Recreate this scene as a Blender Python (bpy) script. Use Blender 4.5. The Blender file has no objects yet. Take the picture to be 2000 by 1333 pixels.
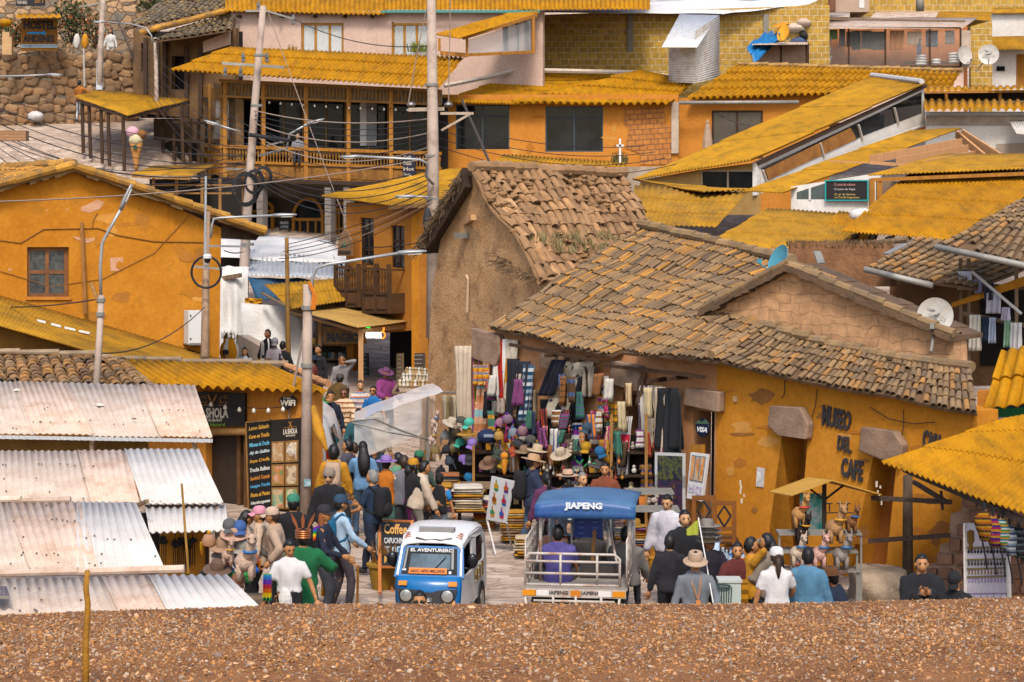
EXPO,SKYK,SUNK=1.12,0.15,1.75
import bpy,bmesh,math,random
from mathutils import Vector as V,Matrix as M
from mathutils.geometry import tessellate_polygon
from mathutils import noise as NZ
R=random.Random(11)
F,H,YH=4000.0,6.1,390.0
S=bpy.context.scene
COL=S.collection
rad,sin,cos,pi=math.radians,math.sin,math.cos,math.pi
CAM=V((0,0,H))
def P(x,y,s):
 return V(((x-1000)/s,F/s,H+(YH-y)/s))
def G(x,y,z=0.0):
 return P(x,y,(y-YH)/(H-z))
def hit(x,y,p0,n):
 d=P(x,y,1.0)-CAM
 return CAM+d*((p0-CAM).dot(n)/d.dot(n))
class Pl:
 def __init__(self,a,b,c=None):
  if c is None:c=(a[0],a[1]+100,a[2])
  A,B,C_=P(*a),P(*b),P(*c)
  n=(B-A).cross(C_-A).normalized()
  if n.dot(CAM-A)<0:n=-n
  self.o,self.n=A,n
 def p(self,x,y,off=0.0):
  return hit(x,y,self.o,self.n)+self.n*off
class Q:
 def __init__(self,pl,*c):
  if len(c)==4 and not isinstance(c[0],(tuple,list)):
   x0,y0,x1,y1=c;c=((x0,y0),(x1,y0),(x1,y1),(x0,y1))
  self.c=[pl.p(*k)for k in c];self.n=pl.n
 def __call__(self,u,v,o=0.0):
  a,b,c,d=self.c
  return(a*(1-u)+b*u)*(1-v)+(d*(1-u)+c*u)*v+self.n*o
 def size(self):
  return((self.c[1]-self.c[0]).length,(self.c[3]-self.c[0]).length)
class Q3(Q):
 def __init__(self,a,b,c,d):
  self.c=[a,b,c,d]
  n=(b-a).cross(d-a).normalized()
  self.n=n if n.dot(CAM-a)>0 else-n
def lin(c,k=1.0):
 if isinstance(c,str):
  c=[int(c[i:i+2],16)/255 for i in(0,2,4)]
  c=[x/12.92 if x<.04045 else((x+.055)/1.055)**2.4 for x in c]
 return(c[0]*k,c[1]*k,c[2]*k,1.0)
ALB=0.62
MATS={}
class NT:
 def __init__(self,name):
  m=self.m=bpy.data.materials.new(name);m.use_nodes=True
  self.t=m.node_tree;self.N=self.t.nodes
  self.b=self.N['Principled BSDF'];self.out=self.N['Material Output']
 def n(self,typ,**k):
  o=self.N.new('ShaderNode'+typ)
  for a,v in k.items():
   if a in o.inputs:
    o.inputs[a].default_value=v
   else:setattr(o,a,v)
  return o
 def l(self,a,b):self.t.links.new(a,b)
 def mix(self,fac,a,b,mode='MIX'):
  o=self.n('Mix');o.data_type='RGBA';o.blend_type=mode
  for s,v in((o.inputs[0],fac),(o.inputs[6],a),(o.inputs[7],b)):
   if hasattr(v,'is_linked'):self.l(v,s)
   else:s.default_value=v
  return o.outputs[2]
 def ramp(self,src,stops,const=False):
  o=self.n('ValToRGB');e=o.color_ramp
  if const:e.interpolation='CONSTANT'
  while len(e.elements)<len(stops):e.elements.new(0.5)
  for el,(p,c)in zip(e.elements,stops):el.position=p;el.color=c
  self.l(src,o.inputs[0]);return o.outputs[0]
 def noise(self,co,scale,detail=6,rough=.6,dist=0):
  o=self.n('TexNoise');o.inputs['Scale'].default_value=scale;o.inputs['Detail'].default_value=detail
  o.inputs['Roughness'].default_value=rough;o.inputs['Distortion'].default_value=dist
  self.l(co,o.inputs['Vector']);return o.outputs[0]
def g3(v):return(v,v,v,1)
def mat(c,c2=None,sc=3.0,rough=.85,bump=.0,bs=30.0,fine=.12,metal=0,tint=False,emit=0,alpha=1,dirt=None,dsc=2.0,dlo=.5,dhi=.7,k=None,stretch=None,spec=.3):
 """base colour mottled by two noises; dirt adds patches of a third colour"""
 key=repr((c,c2,sc,rough,bump,bs,fine,metal,tint,emit,alpha,dirt,dsc,dlo,dhi,k,stretch))
 if key in MATS:return MATS[key]
 t=NT('surface');k=ALB if k is None else k
 tc=t.n('TexCoord').outputs['Object']
 if stretch:
  mp=t.n('Mapping');mp.inputs['Scale'].default_value=stretch;t.l(tc,mp.inputs[0]);tc=mp.outputs[0]
 a=lin(c,k);b=lin(c2,k)if c2 else tuple(x*.8 for x in a[:3])+(1,)
 col=t.mix(t.ramp(t.noise(tc,sc),[(.35,g3(0)),(.65,g3(1))]),a,b)
 if dirt:
  col=t.mix(t.ramp(t.noise(tc,dsc,9,.7),[(dlo,g3(0)),(dhi,g3(1))]),col,lin(dirt,k))
 if fine:
  f=t.ramp(t.noise(tc,sc*14,3),[(.3,g3(1-fine)),(.7,g3(1+fine))])
  col=t.mix(1.0,col,f,'MULTIPLY')
 if tint:
  at=t.n('Attribute',attribute_name='tint')
  col=t.mix(1.0,col,at.outputs['Color'],'MULTIPLY')
 t.l(col,t.b.inputs['Base Color'])
 t.b.inputs['Roughness'].default_value=rough;t.b.inputs['Metallic'].default_value=metal
 t.b.inputs['Specular IOR Level'].default_value=spec
 if bump:
  bn=t.n('Bump',Strength=bump,Distance=.03)
  t.l(t.noise(tc,bs,5),bn.inputs['Height']);t.l(bn.outputs[0],t.b.inputs['Normal'])
 if emit:
  t.l(col,t.b.inputs['Emission Color']);t.b.inputs['Emission Strength'].default_value=emit
 if alpha<1:t.b.inputs['Alpha'].default_value=alpha
 MATS[key]=t.m;return t.m
def flat(c,rough=.7,metal=0,**kw):
 return mat(c,c,2.0,rough,fine=.06,metal=metal,**kw)
def brickmat(c1,c2,mortar,w=.3,h=.2,ms=.02,bump=.5,rough=.9,k=None,offs=.5,nz=.25,warp=.0):
 key=repr(('b',c1,c2,mortar,w,h,ms,bump,k,offs,nz,warp))
 if key in MATS:return MATS[key]
 t=NT('masonry');k=ALB if k is None else k
 uv=t.n('UVMap').outputs[0]
 if warp:
  nn=t.n('TexNoise');nn.inputs['Scale'].default_value=2.5;t.l(uv,nn.inputs['Vector'])
  ad=t.n('VectorMath');ad.operation='MULTIPLY_ADD';t.l(nn.outputs['Color'],ad.inputs[0]);ad.inputs[1].default_value=(warp,)*3;t.l(uv,ad.inputs[2]);uv=ad.outputs[0]
 br=t.n('TexBrick');t.l(uv,br.inputs['Vector'])
 for a,v in(('Color1',lin(c1,k)),('Color2',lin(c2,k)),('Mortar',lin(mortar,k)),('Scale',1.0),('Mortar Size',ms),('Mortar Smooth',.3),('Brick Width',w),('Row Height',h)):
  br.inputs[a].default_value=v
 br.offset=offs
 col=t.mix(1.0,br.outputs[0],t.ramp(t.noise(uv,5,8,.7),[(.3,g3(1-nz)),(.7,g3(1+nz))]),'MULTIPLY')
 t.l(col,t.b.inputs['Base Color']);t.b.inputs['Roughness'].default_value=rough
 bn=t.n('Bump',Strength=bump,Distance=.03);bn.invert=True
 ht=t.mix(.15,br.outputs[1],t.noise(uv,30,4));t.l(ht,bn.inputs['Height']);t.l(bn.outputs[0],t.b.inputs['Normal'])
 MATS[key]=t.m;return t.m
def stonemat(cols,mortar,sc=2.0,edge=.06,bump=.8,k=None,asp=1.3):
 key=repr(('s',cols,mortar,sc,edge,bump,k,asp))
 if key in MATS:return MATS[key]
 t=NT('stonework');k=ALB if k is None else k
 tc=t.n('UVMap').outputs[0]
 mp=t.n('Mapping');mp.inputs['Scale'].default_value=(1,asp,1);t.l(tc,mp.inputs[0]);tc=mp.outputs[0]
 nn=t.n('TexNoise');nn.inputs['Scale'].default_value=3;t.l(tc,nn.inputs['Vector'])
 ad=t.n('VectorMath');ad.operation='MULTIPLY_ADD';t.l(nn.outputs['Color'],ad.inputs[0]);ad.inputs[1].default_value=(.25/sc,)*3;t.l(tc,ad.inputs[2]);tc=ad.outputs[0]
 v1=t.n('TexVoronoi',Scale=sc);t.l(tc,v1.inputs['Vector'])
 v2=t.n('TexVoronoi',Scale=sc);v2.feature='DISTANCE_TO_EDGE';t.l(tc,v2.inputs['Vector'])
 sp=t.n('SeparateColor');t.l(v1.outputs['Color'],sp.inputs[0])
 n_=len(cols)
 col=t.ramp(sp.outputs[0],[(i/n_,lin(c,k))for i,c in enumerate(cols)],True)
 col=t.mix(1.0,col,t.ramp(t.noise(tc,9*sc/2,8,.7),[(.3,g3(.7)),(.7,g3(1.25))]),'MULTIPLY')
 e=t.ramp(v2.outputs['Distance'],[(edge*.4,g3(0)),(edge,g3(1))])
 col=t.mix(e,lin(mortar,k),col)
 t.l(col,t.b.inputs['Base Color']);t.b.inputs['Roughness'].default_value=.9
 bn=t.n('Bump',Strength=bump,Distance=.06);hh=t.mix(.35,e,t.noise(tc,12,5));t.l(hh,bn.inputs['Height']);t.l(bn.outputs[0],t.b.inputs['Normal'])
 MATS[key]=t.m;return t.m
def stripes(cols,n=6,axis=1,motif=0,seed=0,rough=.9,k=None,mcol='f0e8d8',msc=14,wob=.02):
 """woven cloth: bands of colour across the UV square, with optional small figures"""
 key=repr(('st',cols,n,axis,motif,seed,k,mcol,msc))
 if key in MATS:return MATS[key]
 t=NT('textile');k=ALB if k is None else k
 uv=t.n('UVMap').outputs[0]
 sp=t.n('SeparateXYZ');t.l(uv,sp.inputs[0])
 m1=t.n('Math');m1.operation='MULTIPLY_ADD';t.l(sp.outputs[axis],m1.inputs[0]);m1.inputs[1].default_value=n;m1.inputs[2].default_value=seed*.37
 nz=t.n('Math');nz.operation='MULTIPLY_ADD';t.l(t.noise(uv,12,2),nz.inputs[0]);nz.inputs[1].default_value=wob*n*.3;t.l(m1.outputs[0],nz.inputs[2])
 fr=t.n('Math');fr.operation='FRACT';t.l(nz.outputs[0],fr.inputs[0])
 col=t.ramp(fr.outputs[0],[(i/len(cols),lin(c,k))for i,c in enumerate(cols)],True)
 if motif:
  v=t.n('TexVoronoi',Scale=msc);t.l(uv,v.inputs['Vector']);v.distance='MANHATTAN'
  col=t.mix(t.ramp(v.outputs['Distance'],[(motif*.9,g3(1)),(motif,g3(0))]),col,lin(mcol,k))
 col=t.mix(1.0,col,t.ramp(t.noise(uv,40,3),[(.3,g3(.82)),(.7,g3(1.15))]),'MULTIPLY')
 t.l(col,t.b.inputs['Base Color']);t.b.inputs['Roughness'].default_value=rough
 t.b.inputs['Specular IOR Level'].default_value=.1
 MATS[key]=t.m;return t.m
def glassmat(c='ffffff',alpha=.25,rough=.08,k=1):
 key=repr(('g',c,alpha,rough))
 if key in MATS:return MATS[key]
 t=NT('clear_sheet');t.b.inputs['Base Color'].default_value=lin(c,k)
 t.b.inputs['Roughness'].default_value=rough;t.b.inputs['Alpha'].default_value=alpha
 MATS[key]=t.m;return t.m
def photomat(cols,seed=0,sc=5,k=None):
 """a printed picture: soft blots of a few colours"""
 key=repr(('ph',cols,seed,sc))
 if key in MATS:return MATS[key]
 t=NT('print');k=ALB if k is None else k
 uv=t.n('UVMap').outputs[0]
 mp=t.n('Mapping');mp.inputs['Location'].default_value=(seed*3.1,seed*1.7,seed);t.l(uv,mp.inputs[0])
 f=t.noise(mp.outputs[0],sc,4,.6,.6)
 n_=len(cols)
 col=t.ramp(f,[(.28+.44*i/max(1,n_-1),lin(c,k))for i,c in enumerate(cols)])
 t.l(col,t.b.inputs['Base Color']);t.b.inputs['Roughness'].default_value=.45
 MATS[key]=t.m;return t.m
ORG={}
def thing(name,label,cat,loc,group=None):
 o=bpy.data.objects.new(name,None);COL.objects.link(o);o.empty_display_size=.1
 o.location=loc;ORG[o]=V(loc);o['label']=label;o['category']=cat
 if group:o['group']=group
 return o
def tag(o,label,cat,group=None):
 o['label']=label;o['category']=cat
 if group:o['group']=group
 return o
class MB:
 def __init__(self):
  self.v=[];self.f=[];self.m=[];self.u=[];self.t=[];self.mi=0;self.ti=1.0;self.hasu=False
 def face(self,idx,uv=None,m=None,t=None):
  self.f.append(idx);self.m.append(self.mi if m is None else m);self.u.append(uv);self.t.append(self.ti if t is None else t)
  if uv:self.hasu=True
 def add(self,pts):
  i=len(self.v);self.v.extend(pts);return i
 def poly(self,pts,uv=None,m=None):
  i=self.add([V(p)for p in pts]);self.face(list(range(i,i+len(pts))),uv,m)
 def hexa(self,c,m=None,uvm=True):
  i=self.add(c);w=(c[1]-c[0]).length;h=(c[3]-c[0]).length;d=(c[4]-c[0]).length
  for q,(a,b)in(((0,3,2,1),(w,h)),((4,5,6,7),(w,h)),((0,1,5,4),(w,d)),((3,7,6,2),(w,d)),((0,4,7,3),(d,h)),((1,2,6,5),(d,h))):
   if q[:2]==(0,3):uv=[(0,h),(0,0),(w,0),(w,h)]
   elif q[0]==4:uv=[(0,h),(w,h),(w,0),(0,0)]
   else:uv=[(0,0),(a,0),(a,b),(0,b)]
   self.face([i+k for k in q],uv,m)
 def qbox(self,q,u0,u1,v0,v1,o0,o1,m=None):
  self.hexa([q(u0,v0,o1),q(u1,v0,o1),q(u1,v1,o1),q(u0,v1,o1),q(u0,v0,o0),q(u1,v0,o0),q(u1,v1,o0),q(u0,v1,o0)],m)
 def box(self,c,sx,sy,sz,rot=None,m=None):
  rot=rot or M.Identity(3);c=V(c)
  k=[c+rot@V((a*sx/2,b*sy/2,d*sz/2))for b in(-1,1)for a,d in((-1,1),(1,1),(1,-1),(-1,-1))]
  self.hexa(k,m)
 def bar(self,a,b,w,h=None,m=None,up=None):
  a,b=V(a),V(b);d=(b-a);L=d.length
  if L<1e-6:return
  d/=L;up=V(up)if up else V((0,0,1))
  if abs(d.dot(up))>.98:up=V((0,1,0))
  x=d.cross(up).normalized();z=x.cross(d);h=h or w
  k=[p+x*sx*w/2+z*sz*h/2 for p in(a,b)for sx,sz in((-1,1),(1,1),(1,-1),(-1,-1))]
  self.hexa(k,m)
 def tube(self,pts,r,n=6,m=None,caps=True,sq=None,flatten=None,uvw=True):
  pts=[V(p)for p in pts];rs=r if isinstance(r,(list,tuple))else[r]*len(pts)
  prev=None;rings=[];base=None;ln=0
  for i,p in enumerate(pts):
   d=(pts[min(i+1,len(pts)-1)]-pts[max(i-1,0)]).normalized()
   if base is None:
    up=V((0,0,1))if abs(d.z)<.9 else V((1,0,0))
    x=d.cross(up).normalized()
   else:
    x=(base-d*base.dot(d))
    x=x.normalized()if x.length>1e-6 else d.orthogonal().normalized()
   base=x;y=d.cross(x)
   rr=rs[i];rx,ry=rr if isinstance(rr,(tuple,list))else(rr,rr)
   rings.append(self.add([p+x*cos(2*pi*k/n)*rx+y*sin(2*pi*k/n)*ry for k in range(n)]))
   if i:
    l2=ln+(p-pts[i-1]).length
    for k in range(n):
     k2=(k+1)%n
     self.face([rings[-2]+k,rings[-2]+k2,rings[-1]+k2,rings[-1]+k],[(k/n,ln),((k+1)/n,ln),((k+1)/n,l2),(k/n,l2)],m)
    ln=l2
  if caps:
   self.face([rings[0]+k for k in range(n)][::-1],None,m);self.face([rings[-1]+k for k in range(n)],None,m)
 def lathe(self,c,prof,n=16,rot=None,m=None,sx=1,sy=1):
  c=V(c);rot=rot or M.Identity(3);rings=[]
  for r,z in prof:
   rings.append(self.add([c+rot@V((r*sx*cos(2*pi*k/n),r*sy*sin(2*pi*k/n),z))for k in range(n)]))
  for j in range(len(prof)-1):
   for k in range(n):
    k2=(k+1)%n
    self.face([rings[j]+k,rings[j]+k2,rings[j+1]+k2,rings[j+1]+k],[(k/n,j),((k+1)/n,j),((k+1)/n,j+1),(k/n,j+1)],m)
  if prof[0][0]>1e-4:self.face([rings[0]+k for k in range(n)][::-1],None,m)
  if prof[-1][0]>1e-4:self.face([rings[-1]+k for k in range(n)],None,m)
 def ball(self,c,rx,ry=None,rz=None,nu=10,nv=7,rot=None,m=None,fn=None):
  ry=ry or rx;rz=rz or rx;c=V(c);rot=rot or M.Identity(3);rings=[]
  for j in range(nv+1):
   a=-pi/2+pi*j/nv;ring=[]
   for k in range(nu):
    b=2*pi*k/nu
    p=V((cos(a)*cos(b),cos(a)*sin(b),sin(a)))
    q=V((p.x*rx,p.y*ry,p.z*rz))
    if fn:q=fn(p,q)
    ring.append(c+rot@q)
   rings.append(self.add(ring))
  for j in range(nv):
   for k in range(nu):
    k2=(k+1)%nu
    self.face([rings[j]+k,rings[j]+k2,rings[j+1]+k2,rings[j+1]+k],None,m)
 def grid(self,fn,nu,nv,m=None,thick=None,uv=True,tfn=None):
  st=self.add([V(fn(i/nu,j/nv))for j in range(nv+1)for i in range(nu+1)]);w=nu+1
  def q(s0,flip,a,b,c,d,uvs,t):
   self.face([s0+k for k in((a,b,c,d)if not flip else(d,c,b,a))],uvs if not flip else uvs[::-1],m,t)
  for j in range(nv):
   for i in range(nu):
    a=j*w+i;uvs=[(i/nu,1-j/nv),(i/nu,1-(j+1)/nv),((i+1)/nu,1-(j+1)/nv),((i+1)/nu,1-j/nv)]if uv else None
    t=tfn((i+.5)/nu,(j+.5)/nv)if tfn else None
    self.face([st+a,st+a+w,st+a+w+1,st+a+1],uvs,m,t)
  if thick is not None:
   pts=[p+thick for p in self.v[st:]];s2=self.add(pts)
   for j in range(nv):
    for i in range(nu):
     a=j*w+i;uvs=[(i/nu,1-j/nv),((i+1)/nu,1-j/nv),((i+1)/nu,1-(j+1)/nv),(i/nu,1-(j+1)/nv)]
     t=tfn((i+.5)/nu,(j+.5)/nv)if tfn else None
     self.face([s2+a,s2+a+1,s2+a+w+1,s2+a+w],uvs,m,t)
   ed=[j*w for j in range(nv+1)]+[nv*w+i for i in range(1,nu+1)]+[j*w+nu for j in range(nv-1,-1,-1)]+[i for i in range(nu-1,0,-1)]
   for k in range(len(ed)):
    a,b=ed[k],ed[(k+1)%len(ed)]
    self.face([st+b,st+a,s2+a,s2+b],[(0,0),(.02,0),(.02,.02),(0,.02)],m)
 def prism(self,pts,vec,m=None,uvf=None):
  """flat polygon (any outline) given thickness vec"""
  pts=[V(p)for p in pts];tri=tessellate_polygon([pts]);n=len(pts)
  i=self.add(pts);j=self.add([p+vec for p in pts])
  o=pts[0];ux=(pts[1]-o).normalized()
  nn=vec.normalized();uy=nn.cross(ux)
  uvs=[((p-o).dot(ux),(p-o).dot(uy))for p in pts]
  for a,b,c in tri:
   self.face([i+a,i+b,i+c],[uvs[a],uvs[b],uvs[c]],m);self.face([j+c,j+b,j+a],[uvs[c],uvs[b],uvs[a]],m)
  for k in range(n):
   k2=(k+1)%n;L=(pts[k2]-pts[k]).length
   self.face([i+k,i+k2,j+k2,j+k],[(0,0),(L,0),(L,vec.length),(0,vec.length)],m)
 def build(self,name,mats,parent=None,smooth=False,org=None,recalc=True):
  if not isinstance(mats,(list,tuple)):mats=[mats]
  if parent is not None:o0=ORG[parent]
  elif org is not None:o0=V(org)
  else:
   xs=[p.x for p in self.v];ys=[p.y for p in self.v]
   o0=V(((min(xs)+max(xs))/2,(min(ys)+max(ys))/2,min(p.z for p in self.v)))
  me=bpy.data.meshes.new(name)
  me.from_pydata([tuple(p-o0)for p in self.v],[],self.f)
  for mm in mats:me.materials.append(mm)
  me.polygons.foreach_set('material_index',self.m)
  if self.hasu:
   ul=me.uv_layers.new(name='UVMap');k=0;d=[]
   for f,u in zip(self.f,self.u):
    for q in range(len(f)):d.extend(u[q]if u else(0,0))
   ul.data.foreach_set('uv',d)
  if any(t!=1.0 for t in self.t):
   at=me.attributes.new('tint','FLOAT_COLOR','FACE');d=[]
   for t in self.t:d.extend(t if isinstance(t,tuple)else(t,t,t,1))
   at.data.foreach_set('color',[x for x in d])
  else:
   at=me.attributes.new('tint','FLOAT_COLOR','FACE');at.data.foreach_set('color',[1.0]*(4*len(self.f)))
  if recalc:
   bm=bmesh.new();bm.from_mesh(me);bmesh.ops.recalc_face_normals(bm,faces=bm.faces);bm.to_mesh(me);bm.free()
  if smooth:
   me.polygons.foreach_set('use_smooth',[True]*len(me.polygons))
   if smooth==2:me.set_sharp_from_angle(angle=rad(40))
  o=bpy.data.objects.new(name,me);COL.objects.link(o)
  if parent is not None:o.parent=parent;ORG[o]=o0
  else:o.location=o0;ORG[o]=o0
  return o
def sub(ob,off=0):ORG[ob]=ORG[ob];return ob
def wall(name,m,pl,outer,holes=(),th=.3,off=0.0,parent=None):
 mb=MB();lo=[[pl.p(x,y,off)for x,y in outer]]+[[pl.p(x,y,off)for x,y in h]for h in holes]
 ux=V((0,0,1)).cross(pl.n).normalized();uy=pl.n.cross(ux)
 o=lo[0][0];flatp=[p for l in lo for p in l]
 uvs=[((p-o).dot(ux)+50,(p-o).dot(uy)+50)for p in flatp]
 tri=tessellate_polygon(lo);i=mb.add(flatp);back=-pl.n*th;j=mb.add([p+back for p in flatp])
 for a,b,c in tri:
  mb.face([i+a,i+b,i+c],[uvs[a],uvs[b],uvs[c]]);mb.face([j+c,j+b,j+a],[uvs[c],uvs[b],uvs[a]])
 k0=0
 for l in lo:
  n=len(l)
  for k in range(n):
   a,b=k0+k,k0+(k+1)%n;L=(flatp[b]-flatp[a]).length
   mb.face([i+a,i+b,j+b,j+a],[(50,50),(50+L,50),(50+L,50+th),(50,50+th)])
  k0+=n
 return mb.build(name,m,parent)
def rect(x0,y0,x1,y1):return[(x0,y0),(x1,y0),(x1,y1),(x0,y1)]
def win(pl,c,fm,gm,nx=2,ny=2,fw=.06,rec=.1,parent=None,off=0,name='window',dep=.06,extra=None):
 q=Q(pl,*c)if not isinstance(c,Q)else c
 w,h=q.size();a,b=fw/w,fw/h;o=off-rec
 mb=MB()
 mb.qbox(q,0,1,0,b,o,o+dep);mb.qbox(q,0,1,1-b,1,o,o+dep)
 mb.qbox(q,0,a,b,1-b,o,o+dep);mb.qbox(q,1-a,1,b,1-b,o,o+dep)
 for i in range(1,nx):mb.qbox(q,i/nx-a/2,i/nx+a/2,b,1-b,o+.004,o+dep-.004)
 for j in range(1,ny):mb.qbox(q,a,1-a,j/ny-b/2,j/ny+b/2,o+.008,o+dep-.008)
 f=mb.build(name,fm,parent)
 g=MB();g.qbox(q,a*.5,1-a*.5,b*.5,1-b*.5,o+.02,o+.032);g.build('pane',gm,f)
 return f
def slope(L,Rr,tr,tl,deg):
 A,B=P(*L),P(*Rr);e=(B-A).normalized()
 d=V((0,0,1)).cross(e);d.z=0;d.normalize()
 if d.y<0:d=-d
 r=(d*cos(rad(deg))+V((0,0,sin(rad(deg)))))
 n=e.cross(r).normalized()
 return[hit(tl[0],tl[1],A,n),hit(tr[0],tr[1],A,n),B,A]
def bil(c,u,v):
 a,b,cc,d=c
 return(a*(1-u)+b*u)*(1-v)+(d*(1-u)+cc*u)*v
def corr(name,m,c,period=.2,amp=.035,rows=1,step=.03,parent=None,th=.015,sag=.02,tv=.08,spr=6,sheet=5,ragged=0):
 """a corrugated or wave-tiled sheet over four world corners tl tr br bl, crests running down the slope"""
 n=(c[1]-c[0]).cross(c[3]-c[0]).normalized()
 if n.z<0:n=-n
 W=((c[1]-c[0]).length+(c[2]-c[3]).length)/2
 if period>=.165:spr=max(spr,10)
 k=max(2,round(W/period));nu=k*spr
 vs=[]
 for r in range(rows):
  vs+=[(r/rows,0.0),((r+.5)/rows,.5),((r+1)/rows-.0005,1.0)]
 rr=random.Random(len(name)*7+int(W*100))
 sh=[[1+rr.uniform(-tv,tv)for _ in range(rows*2)]for _ in range(k//sheet+2)]
 rg=[rr.uniform(-ragged,ragged)for _ in range(k+2)]
 sd=rr.uniform(0,50)
 mb=MB();w=nu+1
 for v,l in vs:
  for i in range(nu+1):
   u=i/nu;ph=u*k
   vv=v+(rg[int(ph)]if v>.98 else 0)
   p=bil(c,u,vv)
   dz=amp*(cos(2*pi*ph)if period<.165 else 2*abs(cos(pi*ph))-1)+step*l+sag*NZ.noise(p*.7+V((sd,0,0)))
   mb.v.append(p+n*dz)
 for j in range(len(vs)-1):
  for i in range(nu):
   a=j*w+i;t=sh[int(i/spr)//sheet][min(rows*2-1,j*rows*2//len(vs))]
   mb.face([a,a+w,a+w+1,a+1],None,0,t)
 o=mb.build(name,m,parent,smooth=2)
 md=o.modifiers.new('thickness','SOLIDIFY');md.thickness=th;md.offset=-1
 return o
def clay(name,m,c,tw=.17,tl=.34,parent=None,jit=1.0,tints=None,r=.062,warp=.05,keep=.985,bed=None,sag=.0):
 """individual half-round clay tiles laid in courses over four world corners, on a mud bed"""
 n=(c[1]-c[0]).cross(c[3]-c[0]).normalized()
 if n.z<0:n=-n
 W=((c[1]-c[0]).length+(c[2]-c[3]).length)/2;Lh=((c[3]-c[0]).length+(c[2]-c[1]).length)/2
 nu,nv=max(2,round(W/tw)),max(2,round(Lh/tl))
 rr=random.Random(int(W*1000));sd=rr.uniform(0,99)
 tints=tints or[(1,1,1),(.8,.8,.8),(1.2,1.15,1),(.62,.62,.66)]
 def at(u,v):
  p=bil(c,u,v)
  return p+n*(warp*NZ.noise(p*.9+V((sd,0,0))))-V((0,0,sag*sin(pi*u)*(1-v*.5)))
 mb=MB();seg=5
 mb.mi=1
 mb.grid(lambda u,v:at(u,v)-n*.02,max(6,nu//2),max(3,nv),m=1,thick=-n*.05)
 mb.mi=0
 for i in range(nu):
  for j in range(nv):
   if rr.random()>keep:continue
   u=(i+.5+rr.uniform(-.08,.08)*jit)/nu;v0=(j-.12+rr.uniform(-.06,.06)*jit)/nv;v1=(j+1.03+rr.uniform(-.09,.09)*jit)/nv
   a,b=at(u,max(v0,-.03)),at(u+rr.uniform(-.12,.12)*jit/nu,v1)
   d=(b-a).normalized();x=d.cross(n).normalized();r0=r*rr.uniform(.85,1.0);r1=r*rr.uniform(1.0,1.2)
   lo,hi=n*rr.uniform(-.012,.0),n*(rr.uniform(.008,.026))
   t0=rr.choice(tints);kk=rr.uniform(.82,1.15);t=(t0[0]*kk,t0[1]*kk,t0[2]*kk,1)
   i0=mb.add([a+lo+x*cos(pi*q/seg)*r0+n*sin(pi*q/seg)*r0*.8 for q in range(seg+1)])
   i1=mb.add([b+hi+x*cos(pi*q/seg)*r1+n*sin(pi*q/seg)*r1*.8 for q in range(seg+1)])
   i2=mb.add([b+hi+x*cos(pi*q/seg)*r1*.72+n*sin(pi*q/seg)*r1*.55 for q in range(seg+1)])
   for q in range(seg):
    mb.face([i0+q,i0+q+1,i1+q+1,i1+q],None,0,t)
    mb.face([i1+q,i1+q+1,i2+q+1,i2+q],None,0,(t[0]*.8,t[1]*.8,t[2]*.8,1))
 return mb.build(name,[m,bed or m],parent,recalc=False)
def ridge(name,m,a,b,r=.09,parent=None,seg=.35,tv=.25,drop=0.0):
 """a row of overlapping half-round cap tiles"""
 a,b=V(a),V(b);L=(b-a).length;k=max(2,round(L/seg));mb=MB();d=(b-a)/L
 rr=random.Random(int(L*977))
 for i in range(k):
  p=a+d*(i*L/k-.03);q=a+d*((i+1)*L/k+.03);t=1+rr.uniform(-tv,tv)
  mb.ti=(t,t,t,1)
  z=V((0,0,rr.uniform(-.015,.015)-drop*sin(pi*i/k)))
  mb.tube([p+z,q+z+V((0,0,.02))],[r*.9,r*1.08],8)
 return mb.build(name,m,parent,smooth=2)
def patches(pl,x0,y0,x1,y1,n,cols,parent,seed=1,big=1.0,off=.0015):
 q=random.Random(seed)
 for k in range(n):
  cx,cy=q.uniform(x0,x1),q.uniform(y0,y1);rx,ry=q.uniform(6,30)*big,q.uniform(4,16)*big;m_=q.choice((9,11,13))
  mb=MB();mb.prism([pl.p(cx+rx*cos(2*pi*i/m_)*q.uniform(.55,1.2),cy+ry*sin(2*pi*i/m_)*q.uniform(.55,1.2),off+.0007*k)for i in range(m_)],pl.n*.001);mb.build('plaster_patch',cols[k%len(cols)],parent)
FONTS={}
def text(s,q,m,parent=None,th=.012,off=.004,name='lettering',bold=0.0,shear=0.0,alone=None):
 """raised lettering filling the quad q"""
 cu=bpy.data.curves.new('t','FONT');cu.body=s;cu.size=1;cu.offset=bold;cu.shear=shear
 cu.resolution_u=2
 o=bpy.data.objects.new('t',cu);COL.objects.link(o)
 dg=bpy.context.evaluated_depsgraph_get();me=bpy.data.meshes.new_from_object(o.evaluated_get(dg))
 bpy.data.objects.remove(o);bpy.data.curves.remove(cu)
 vs=[v.co.copy()for v in me.vertices];fs=[list(p.vertices)for p in me.polygons];bpy.data.meshes.remove(me)
 if not vs:return None
 x0,x1=min(v.x for v in vs),max(v.x for v in vs);y0,y1=min(v.y for v in vs),max(v.y for v in vs)
 mb=MB();f=lambda v,o_:q((v.x-x0)/(x1-x0),1-(v.y-y0)/(y1-y0),o_)
 i=mb.add([f(v,off+th)for v in vs]);j=mb.add([f(v,off)for v in vs]);ed={}
 for p in fs:
  mb.face([i+k for k in p])
  for a,b in zip(p,p[1:]+p[:1]):ed[(a,b)]=ed.get((a,b),0)+1
 for(a,b)in ed:
  if(b,a)not in ed:mb.face([i+a,j+a,j+b,i+b])
 return mb.build(name,m,parent)
def qpx(pl,x0,y0,x1,y1):return Q(pl,x0,y0,x1,y1)
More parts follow.
